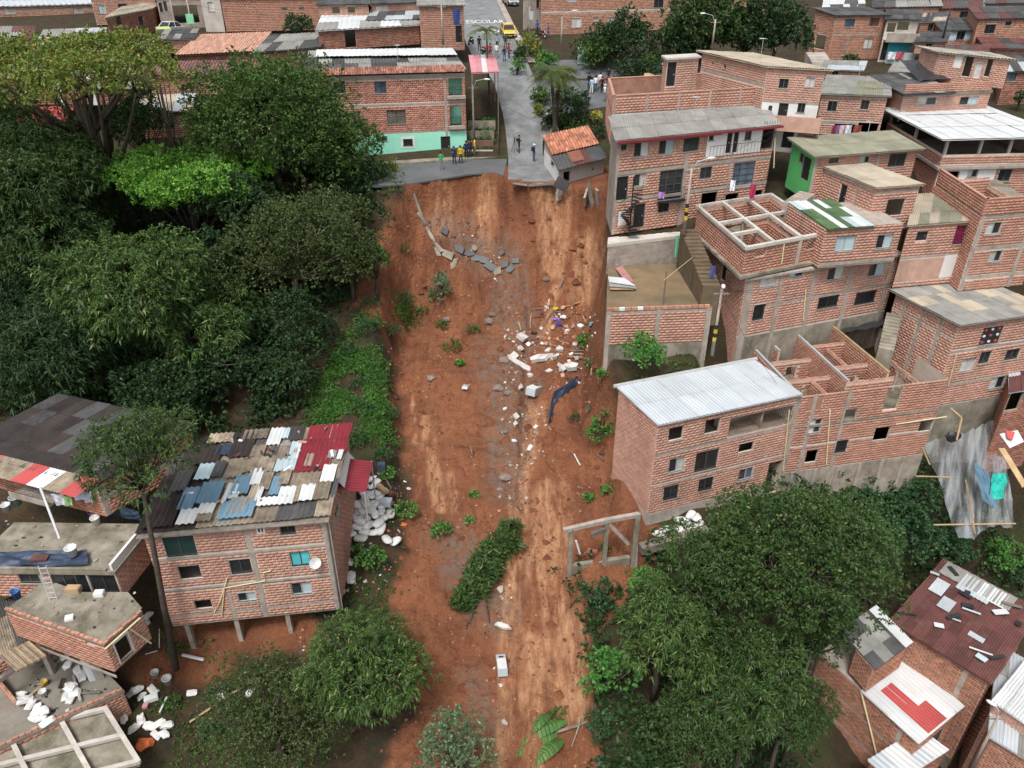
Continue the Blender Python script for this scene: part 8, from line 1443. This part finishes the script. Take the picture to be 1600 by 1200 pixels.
# ---------------------------------------------------------------- people
def body(pose):
    J = {'pel': (0, 0, .92), 'wst': (0, .01, 1.05), 'chs': (0, 0, 1.28), 'nek': (0, -.01, 1.46), 'hd': (0, -.02, 1.56), 'top': (0, -.01, 1.68),
         'sl': (-.19, 0, 1.40), 'sr': (.19, 0, 1.40), 'hl': (-.10, 0, .88), 'hr': (.10, 0, .88)}
    if pose == 'stand': J.update(el=(-.24, .03, 1.12), wl=(-.24, -.06, .86), er=(.24, .03, 1.12), wr=(.24, -.06, .86), kl=(-.11, -.02, .48), fl=(-.12, .02, .07), tl=(-.13, -.16, .03), kr=(.11, -.01, .48), fr=(.13, .03, .07), tr=(.15, -.15, .03))
    elif pose == 'hold': J.update(el=(-.25, -.04, 1.14), wl=(-.12, -.28, 1.18), er=(.25, -.04, 1.14), wr=(.10, -.30, 1.22), kl=(-.11, -.02, .48), fl=(-.13, .02, .07), tl=(-.14, -.16, .03), kr=(.12, -.01, .48), fr=(.15, .03, .07), tr=(.18, -.15, .03))
    else: J.update(el=(-.25, .12, 1.13), wl=(-.24, .10, .90), er=(.25, -.10, 1.14), wr=(.23, -.26, .98), kl=(-.10, -.18, .50), fl=(-.10, -.20, .08), tl=(-.10, -.38, .05), kr=(.10, .05, .48), fr=(.11, .30, .13), tr=(.11, .20, .03))
    for s in 'lr':
        w = np.array(J['w'+s]); e = np.array(J['e'+s]); d = (w-e)/np.linalg.norm(w-e); J['h_'+s] = tuple(w+d*.09)
        for i, (ox, k) in enumerate(((-.025, .16), (-.008, .18), (.010, .175), (.025, .15))): J[f'f{i}{s}'] = tuple(w+d*k+np.array([ox, 0, 0]))
        J['th'+s] = tuple(w+d*.10+np.array([.035 if s == 'l' else -.035, -.03, 0]))
    E = [('pel', 'wst'), ('wst', 'chs'), ('chs', 'nek'), ('nek', 'hd'), ('hd', 'top'), ('pel', 'hl'), ('pel', 'hr')]
    for s in 'lr': E += [('chs', 's'+s), ('s'+s, 'e'+s), ('e'+s, 'w'+s), ('w'+s, 'h_'+s), ('h'+s, 'k'+s), ('k'+s, 'f'+s), ('f'+s, 't'+s), ('w'+s, 'th'+s)]+[('h_'+s, f'f{i}{s}') for i in range(4)]
    Rd = dict(pel=.15, wst=.135, chs=.16, nek=.06, hd=.095, top=.075, sl=.075, sr=.075, hl=.10, hr=.10, el=.045, er=.045, wl=.03, wr=.03, kl=.06, kr=.06, fl=.045, fr=.045, tl=.035, tr=.035, h_l=.03, h_r=.03, thl=.011, thr=.011)
    ks = list(J); me = bpy.data.meshes.new('b'); me.from_pydata([J[k] for k in ks], [(ks.index(a), ks.index(b)) for a, b in E], []); ob = bpy.data.objects.new('b', me); COL.objects.link(ob); ob.modifiers.new('s', 'SKIN')
    for k, v in zip(ks, me.skin_vertices[0].data): r = Rd.get(k, .010); v.radius = (r, r*.78 if k in ('chs', 'wst', 'pel') else r); v.use_root = k == 'pel'
    ob.modifiers.new('u', 'SUBSURF').levels = 1; dg = bpy.context.evaluated_depsgraph_get(); out = bpy.data.meshes.new_from_object(ob.evaluated_get(dg)); bpy.data.objects.remove(ob); out.name = 'person'
    mi = []
    for p in out.polygons:
        c = p.center; hand = min((Vector(J['h_'+s])-c).length for s in 'lr') < .13 or min((Vector(J['w'+s])-c).length for s in 'lr') < .05
        mi.append(0 if c.z > 1.45 or hand else 3 if c.z < .1 else 2 if c.z < .93 and abs(c.x) < .22 else 1)
    for k in range(4): out.materials.append(None)
    out.polygons.foreach_set('material_index', mi); out.polygons.foreach_set('use_smooth', [True]*len(mi)); return out
BODY = {p: body(p) for p in ('stand', 'hold', 'walk')}
SKIN = M('skin', (.36, .20, .13), rnd=.2, rough=.6); HAIR = M('dark_hair', (.012, .01, .009), rnd=.2); SHOE = M('shoes', (.05, .05, .05), rnd=.3)
CL = {k: M('wear_'+k, v, rnd=.05, rough=.9) for k, v in dict(navy=(.02, .03, .075), black=(.018, .018, .02), white=(.72, .72, .72), red=(.38, .035, .04), green=(.03, .36, .12), grey=(.25, .25, .26), blue=(.06, .16, .42), jeans=(.05, .09, .19), yellow=(.62, .46, .04), sky=(.36, .52, .66), brown=(.13, .08, .055), pink=(.55, .25, .32), khaki=(.28, .23, .15)).items()}
def hairmesh(cap):
    bm = bmesh.new(); bmesh.ops.create_uvsphere(bm, u_segments=12, v_segments=8, radius=.115); bmesh.ops.delete(bm, geom=[v for v in bm.verts if v.co.z < (-.01 if cap else -.03) and (v.co.y < .03)], context='VERTS')
    for v in bm.verts:
        if cap and v.co.y < -.09 and v.co.z < .03: v.co.y -= .06
    me = bpy.data.meshes.new('cap' if cap else 'hair'); bm.to_mesh(me); bm.free(); me.materials.append(None); me.polygons.foreach_set('use_smooth', [True]*len(me.polygons)); return me
HM = {0: hairmesh(False), 1: hairmesh(True)}
facemesh = None
def face_parts(o):
    global facemesh
    if facemesh is None:
        m = MB(); 
        for s in (-1, 1): m.blob((s*.034, -.108, 1.60), .012, .008, .008, 1, 0, 1, 0); m.blob((s*.098, -.01, 1.585), .014, .022, .032, 2, .05, 1, 1)
        m.blob((0, -.122, 1.572), .014, .02, .022, 3, 0, 1, 1); m.blob((0, -.108, 1.535), .026, .008, .007, 4, 0, 1, 2); b = m; me = bpy.data.meshes.new('face'); me.from_pydata(b.v, [], b.f)
        for x in (HAIR, SKIN, CL['red']): me.materials.append(x)
        me.polygons.foreach_set('material_index', b.m); facemesh = me
    f = bpy.data.objects.new('face', facemesh); COL.objects.link(f); f.parent = o
def person(x, y, shirt, trous, pose, rz, label, cap=None, pack=None, group=None, s=1.0):
    p = atG(x, y, .0); o = bpy.data.objects.new('person', BODY[pose]); COL.objects.link(o); o.location = tuple(p+(0, 0, .03)); o.rotation_euler = (0, 0, math.radians(rz)); o.scale = (s,)*3; tag(o, label, 'person', group)
    for k, mt in enumerate((SKIN, CL[shirt], CL[trous], SHOE)): o.material_slots[k].link = 'OBJECT'; o.material_slots[k].material = mt
    hr = bpy.data.objects.new('cap' if cap else 'hair', HM[1 if cap else 0]); COL.objects.link(hr); hr.parent = o; hr.location = (0, -.015, 1.62); hr.material_slots[0].link = 'OBJECT'; hr.material_slots[0].material = CL[cap] if cap else HAIR
    face_parts(o)
    if pack:
        m = MB(); m.blob((0, .2, 1.24), .16, .09, .22, 2, .05, 2); b = bpy.data.meshes.new('backpack'); b.from_pydata(m.v, [], m.f); b.materials.append(CL[pack]); q = bpy.data.objects.new('backpack', b); COL.objects.link(q); q.parent = o
    return o
GP = 'onlookers and workers around the street'
for a in [(690, 266, 'green', 'grey', 'hold', 20, 'person in a green vest and grey trousers standing on the rim road', None, None), (710, 257, 'navy', 'navy', 'hold', -30, 'person in navy work clothes and cap by the dark mint house door', 'navy', None), (720, 256, 'yellow', 'black', 'stand', 10, 'person with a yellow vest over dark clothes by the mint house', None, 'yellow'), (729, 248, 'navy', 'black', 'stand', 160, 'person in navy leaning together with others beside the mint house corner', None, None), (735, 246, 'navy', 'navy', 'hold', -140, 'person in navy trousers and jacket nearest the lamp pole', None, None), (742, 243, 'yellow', 'brown', 'stand', 90, 'person in a plain yellow top at the right end of the mint house group', None, None),
          (811, 239, 'black', 'navy', 'hold', 80, 'person in black filming with a tripod on the broken street', None, 'black'), (834, 253, 'navy', 'jeans', 'stand', 110, 'person in a white cap, navy jacket and jeans near the broken street end', 'white', 'navy'), (850, 243, 'black', 'black', 'stand', -60, 'person in dark clothes beside the wall of the shed', None, None),
          (749, 80, 'black', 'black', 'stand', 0, 'person all in black at the left of the upper street', None, None), (766, 92, 'red', 'black', 'stand', 180, 'person in a red top standing next to the street palm', None, None), (776, 92, 'white', 'grey', 'stand', 170, 'person in white at the middle of the upper street', None, None), (788, 97, 'navy', 'jeans', 'walk', 0, 'person in navy top and jeans walking down the street', None, None), (795, 92, 'red', 'jeans', 'stand', 120, 'person in a red shirt and jeans beside the walking one', None, None), (777, 77, 'sky', 'black', 'walk', 180, 'person in a pale blue top walking up past the palm', None, None), (790, 77, 'black', 'brown', 'stand', 20, 'person in a black top and brown trousers in front of the taxi', None, None), (812, 76, 'white', 'black', 'stand', 60, 'person in a white shirt beside the yellow taxi', None, None),
          (920, 140, 'black', 'black', 'stand', 30, 'person in black at the left of the cross street crowd', None, None), (924, 147, 'sky', 'white', 'stand', 150, 'person in sky blue and white in front of the crowd', None, None), (930, 144, 'white', 'jeans', 'stand', 170, 'person in a white top and jeans in the crowd', None, None), (937, 139, 'white', 'khaki', 'stand', 200, 'person in a white top and khaki trousers at the back of the crowd', None, None), (940, 145, 'red', 'black', 'walk', 190, 'person in a red top carrying a dark backpack in the crowd', None, 'black'), (950, 131, 'black', 'navy', 'stand', 10, 'person in a black jacket beside the hedge at the right of the crowd', None, None), (944, 158, 'white', 'grey', 'stand', 100, 'person with a white hat next to the rim house wall', 'white', None),
          (839, 54, 'blue', 'navy', 'stand', 40, 'person in blue on the pavement by the long apartment row', None, None), (856, 59, 'blue', 'jeans', 'walk', 90, 'person in blue walking along the long apartment row', None, None), (826, 62, 'brown', 'black', 'stand', 0, 'person in brown beside the transformer pole', None, None)]: person(*a[:7], cap=a[7], pack=a[8], group=GP)
p = atG(804, 240); root = thing('tripod', 'camera on a dark tripod in front of the filming person', 'tripod', tuple(p))
for k in range(3): m = MB(); a = k*2.09+.4; m.tube([p+(math.cos(a)*.4, math.sin(a)*.4, 0), p+(0, 0, 1.35)], .022, 5); m.build('leg', IRON, root)
m = MB(); m.cbox(p+(0, 0, 1.45), .14, .34, .16); m.tube([p+(0, -.16, 1.45), p+(0, -.32, 1.45)], .06, 8); m.build('camera', IRON, root)
# ---------------------------------------------------------------- vehicles
def car(label, x, y, rz, col, cat='car', suv=False, L_=4.1, glassmat=GLASS, roofbar=False, taxi=False, name='parked_car', tint=None):
    p = atG(x, y); e = 1.5; sl = math.atan2(float(gz(p[0], p[1]+e)-gz(p[0], p[1]-e)), 2*e); root = thing(name, label, cat, tuple(p+(0, 0, .07))); root.rotation_euler = (sl, 0, math.radians(rz)); W = .85; hh = 1.0 if not suv else 1.12
    prof = [(-2.0, .32), (-2.02, .62), (-1.85, .82), (-.95, .92), (1.75, .95), (2.0, .85), (2.03, .35)] if not suv else [(-2.0, .35), (-2.02, .75), (-1.85, .98), (-.95, 1.05), (1.9, 1.05), (2.03, .9), (2.05, .38)]; zr = 1.45 if not suv else 1.68; k = L_/4.1
    def loc(mb, nm, mats, par=root): me = bpy.data.meshes.new(nm); me.from_pydata(mb.v, [], mb.f); [me.materials.append(q) for q in (mats if isinstance(mats, list) else [mats])]; o = bpy.data.objects.new(nm, me); COL.objects.link(o); o.parent = par; reg(o, WL[root]); return o
    m = MB(); n = len(prof); vs = []
    for s, wv in ((-1, .93), (-1, 1), (1, 1), (1, .93)):
        for i, (a, z) in enumerate(prof): vs.append((s*W*wv*(.93 if i in (0, n-1) else 1), a*k, z+(.0 if wv == 1 else .03 if 1 < i < n-2 else 0)))
    for r_ in range(3): m.add([], []); 
    fs = [(r_*n+i, r_*n+(i+1) % n, (r_+1)*n+(i+1) % n, (r_+1)*n+i) for r_ in range(3) for i in range(n)]+[tuple(range(n)), tuple(range(4*n-1, 3*n-1, -1))]; m.add(vs, fs); o = loc(m, 'body', col)
    zb = prof[3][1]; m = MB(); cab = [(-1.0*k, zb), (-.35*k, zr), (1.05*k, zr), (1.75*k, zb)]; 
    m.add([(-W*.93, cab[0][0], zb), (W*.93, cab[0][0], zb), (W*.93, cab[3][0], zb), (-W*.93, cab[3][0], zb), (-W*.72, cab[1][0], zr-.06), (W*.72, cab[1][0], zr-.06), (W*.72, cab[2][0], zr-.06), (-W*.72, cab[2][0], zr-.06)], [(0, 1, 5, 4), (1, 2, 6, 5), (2, 3, 7, 6), (3, 0, 4, 7)]); loc(m, 'window', glassmat)
    m = MB(); m.obox((-W*.74, cab[1][0]-.05, zr-.06), (W*1.48, 0, 0), (0, cab[2][0]-cab[1][0]+.1, 0), (0, 0, .07)); 
    for s in (-1, 1):
        for a, b in ((0, 1), (3, 2)): m.tube([(s*W*.93, cab[a][0], zb), (s*W*.73, cab[b][0], zr-.03)], .04, 4)
        m.tube([(s*W*.95, .3*k, zb), (s*W*.74, .3*k, zr-.03)], .035, 4)
    loc(m, 'roof', col)
    for s in (-1, 1):
        for a in (-1.25*k, 1.3*k):
            m = MB(); m.tube([(s*(W-.1), a, .31), (s*(W+.06), a, .31)], .31, 14); t = loc(m, 'wheel', IRON); m = MB(); m.tube([(s*(W+.03), a, .31), (s*(W+.075), a, .31)], .17, 10); loc(m, 'rim', ALU, t)
        m = MB(); m.cbox((s*W*.68, -2.0*k, prof[1][1]+.02), .34, .12, .16); loc(m, 'headlight', PVCW); m = MB(); m.cbox((s*W*.75, 2.0*k, prof[1][1]+.1), .22, .1, .2); loc(m, 'tail_light', REDP); m = MB(); m.cbox((s*(W+.1), -.75*k, zb+.06), .16, .1, .12); loc(m, 'mirror', col)
    m = MB(); m.cbox((0, -2.03*k, .5), 1.0, .08, .16); loc(m, 'grille', IRON); m = MB(); m.cbox((0, -2.06*k, .36), .4, .04, .11); loc(m, 'number_plate', YPL if taxi else WHITE)
    if taxi: m = MB(); m.cbox((0, .1, zr+.08), .5, .2, .14); loc(m, 'roof_sign', PVCW)
    return root
YCAR = M('yellow_car_paint', (.62, .43, .05), rough=.25, rnd=.02, spec=.5); WCAR = M('white_car_paint', (.75, .76, .77), rough=.25, rnd=.02, spec=.5); BCAR = M('blue_car_paint', (.03, .17, .42), rough=.3, rnd=.02); LCAR = M('lime_car_paint', (.50, .60, .16), rough=.3, rnd=.02); SCAR = M('silver_car_paint', (.45, .46, .47), rough=.25, metal=.5)
car('yellow taxi facing downhill on the upper street', 794, 57, 8, YCAR, 'taxi', taxi=True, name='taxi'); car('white car parked uphill on the top left street', 272, 56, 160, WCAR, suv=True)
root = car('small blue and lime truck parked below the white car at top left', 262, 70, 30, BCAR, 'truck', suv=True, name='small_truck')
m = MB(); m.box(-.8, .2, 1.0, .8, 1.9, 1.75); me = bpy.data.meshes.new('canopy'); me.from_pydata(m.v, [], m.f); me.materials.append(LCAR); o = bpy.data.objects.new('canopy', me); COL.objects.link(o); o.parent = root
car('silver car half hidden at the edge of the top street', 797, 8, 20, SCAR); car('pale grey pickup beneath the yellow tree limb', 250, 88, 70, WCAR, suv=True)
def moto(label, x, y, rz, col):
    p = atG(x, y); root = thing('motorcycle', label, 'motorcycle', tuple(p)); root.rotation_euler = (0, 0, math.radians(rz))
    def loc(mb, nm, mt, par=root): me = bpy.data.meshes.new(nm); me.from_pydata(mb.v, [], mb.f); me.materials.append(mt); o = bpy.data.objects.new(nm, me); COL.objects.link(o); o.parent = par; reg(o, WL[root]); return o
    for a in (-.62, .62): m = MB(); m.tube([(-.05, a, .3), (.05, a, .3)], .3, 14); w = loc(m, 'wheel', IRON); m = MB(); m.tube([(-.06, a, .3), (.06, a, .3)], .12, 8); loc(m, 'hub', ALU, w)
    m = MB(); m.tube([(0, -.62, .3), (0, -.42, .95)], .04, 6); m.tube([(0, -.4, .75), (0, .1, .45), (0, .6, .32)], .05, 6); m.cbox((0, .05, .42), .24, .4, .26); loc(m, 'frame', IRON); m = MB(); m.blob((0, -.12, .82), .16, .3, .14, 1, .05, 2); loc(m, 'fuel_tank', col); m = MB(); m.cbox((0, .38, .82), .22, .6, .1); loc(m, 'seat', IRON); m = MB(); m.tube([(-.34, -.36, 1.02), (0, -.44, .98), (.34, -.36, 1.02)], .02, 5); loc(m, 'handlebar', IRON); m = MB(); m.blob((0, -.55, .88), .09, .07, .09, 2, 0, 1); loc(m, 'headlight', PVCW)
moto('red motorcycle standing on the upper street near the palm', 757, 86, 30, CL['red']); moto('black motorcycle parked by the narrow brick house', 736, 70, -20, IRON); moto('dark motorcycle beside the apartment row pavement', 845, 60, 60, CL['navy'])
# ---------------------------------------------------------------- garden between the mint house and the street
h = House('pink sheet canopy over the entrance beside the street', (738, 114), 79.5, (778, 113), (736, 95), 2.2, name='canopy', cat='canopy'); m = MB()
PINKR = M('pink_sheet', (.52, .24, .26), (.44, .19, .21), scale=.6, rough=.7); h.rise = .4; hroof(h, 5, 1, [PINKR, PINKR, WZINC], over=.1, waves=3, seed=91)
for a, b in ((0, 0), (1, 0), (0, 1), (1, 1)): q = h.pt(a, b, 0); m.box(q[0]-.05, q[1]-.05, 0.5, q[0]+.05, q[1]+.05, h.z1+.3*b)
m.build('posts', WOODG, h.root)['kind'] = 'stuff'
for k, (x, y, z, w) in enumerate(((-3.4, 77.6, 0, 3.0), (-3.3, 78.6, .7, 2.9), (-3.2, 79.7, 1.4, 2.8), (-3.1, 81, 2.1, 2.8))):
    m = MB(); m.box(x-w/2, y, z-1, x+w/2, y+.18, z+.55); o = tag(m.build('garden_wall', [CONCW, M('maroon_wall', (.20, .10, .085), rnd=.1), CONCD, CONCD][k]), ['pale lattice garden wall facing the rim road beside the street', 'maroon garden wall one step above the lattice wall', 'mossy garden wall on the third step by the street', 'topmost mossy garden wall under the pink canopy'][k], 'wall')
    for i in range(4): 
        C = np.array([x-w/2+.4+i*.7, y+.55, z]); t = thing('garden_plant', ['leafy garden plant behind the lattice garden wall', 'leafy garden plant behind the maroon garden wall', 'leafy garden plant on the third garden step', 'leafy garden plant at the foot of the pink canopy'][k], 'plant', tuple(C), 'plants in the stepped garden'); P_, D_ = crown_points([(0, 0, .35, .4, .35, .35)], 16, 500+k*9+i, -.2); V, F_ = leaves_mesh(P_, D_, 'mid', np.random.default_rng(k*7+i), .8); link('foliage', npmesh('foliage', V, F_, [[L_MID, L_DARK, L_CASTOR][i % 3]]), t)['kind'] = 'stuff'
rootf = thing('garden_fence', 'thin dark railing along the street side of the stepped garden', 'fence', (-1.5, 77.5, .3)); m = MB()
for k in range(13): m = MB(); y = 77+k*.55; z = float(gz(-1.3, y)); m.tube([(-1.3, y, z), (-1.3, y, z+1.1)], .025, 4); m.build('post', IRON, rootf)
for q in (.5, 1.05): m = MB(); m.tube([(-1.3, 77+k*.55, float(gz(-1.3, 77+k*.55))+q) for k in range(13)], .02, 4); m.build('rail', IRON, rootf)
# mural panel and low wall by the cross street
m = MB(); p = atG(905, 100); m.obox(p+(-.2, .0, -.2), (2.4, .3, 0), (0, .15, 0), (0, 0, 2.0)); w_ = tag(m.build('garden_wall', WHITE), 'white wall with teal painted patches near the cross street', 'wall')
TP = M('teal_paint', (.04, .36, .36), rnd=.2); WLp = WL[w_]
for i, (a, b, r) in enumerate(((.5, .7, .45), (1.2, .9, .5), (1.7, .5, .35), (.9, 1.4, .3))): m = MB(); c = p+np.array([a-.2+.0, a*.125-.02, b-.2]); m.add([c+np.array([r*math.cos(k*.7)*(1+.2*(k % 2)), r*math.cos(k*.7)*.125-.012, r*.8*math.sin(k*.7)]) for k in range(9)], [tuple(range(8, -1, -1))]); m.build('paint_patch', [TP, IRON, TP, GREEN][i], w_)
wl = thing('low_wall', 'low white wall running down the right side of the street', 'wall', (4.6, 74, 0))
m = MB(); m.obox((4.35, 72.5, -.3), (.25, 9, 0), (.18, 0, 0), (0, 0, 1.3)); m.build('wall_body', CONCW, wl); m = MB(); m.obox((4.3, 72.5, 1.0), (.25, 9, 0), (.28, 0, 0), (0, 0, .08)); m.build('coping', CONC, wl)
for o in SC.objects:
    if o.parent is None and 'category' in o and 'kind' not in o: o['kind'] = 'thing'
print('LEAVES', NLEAF[0])
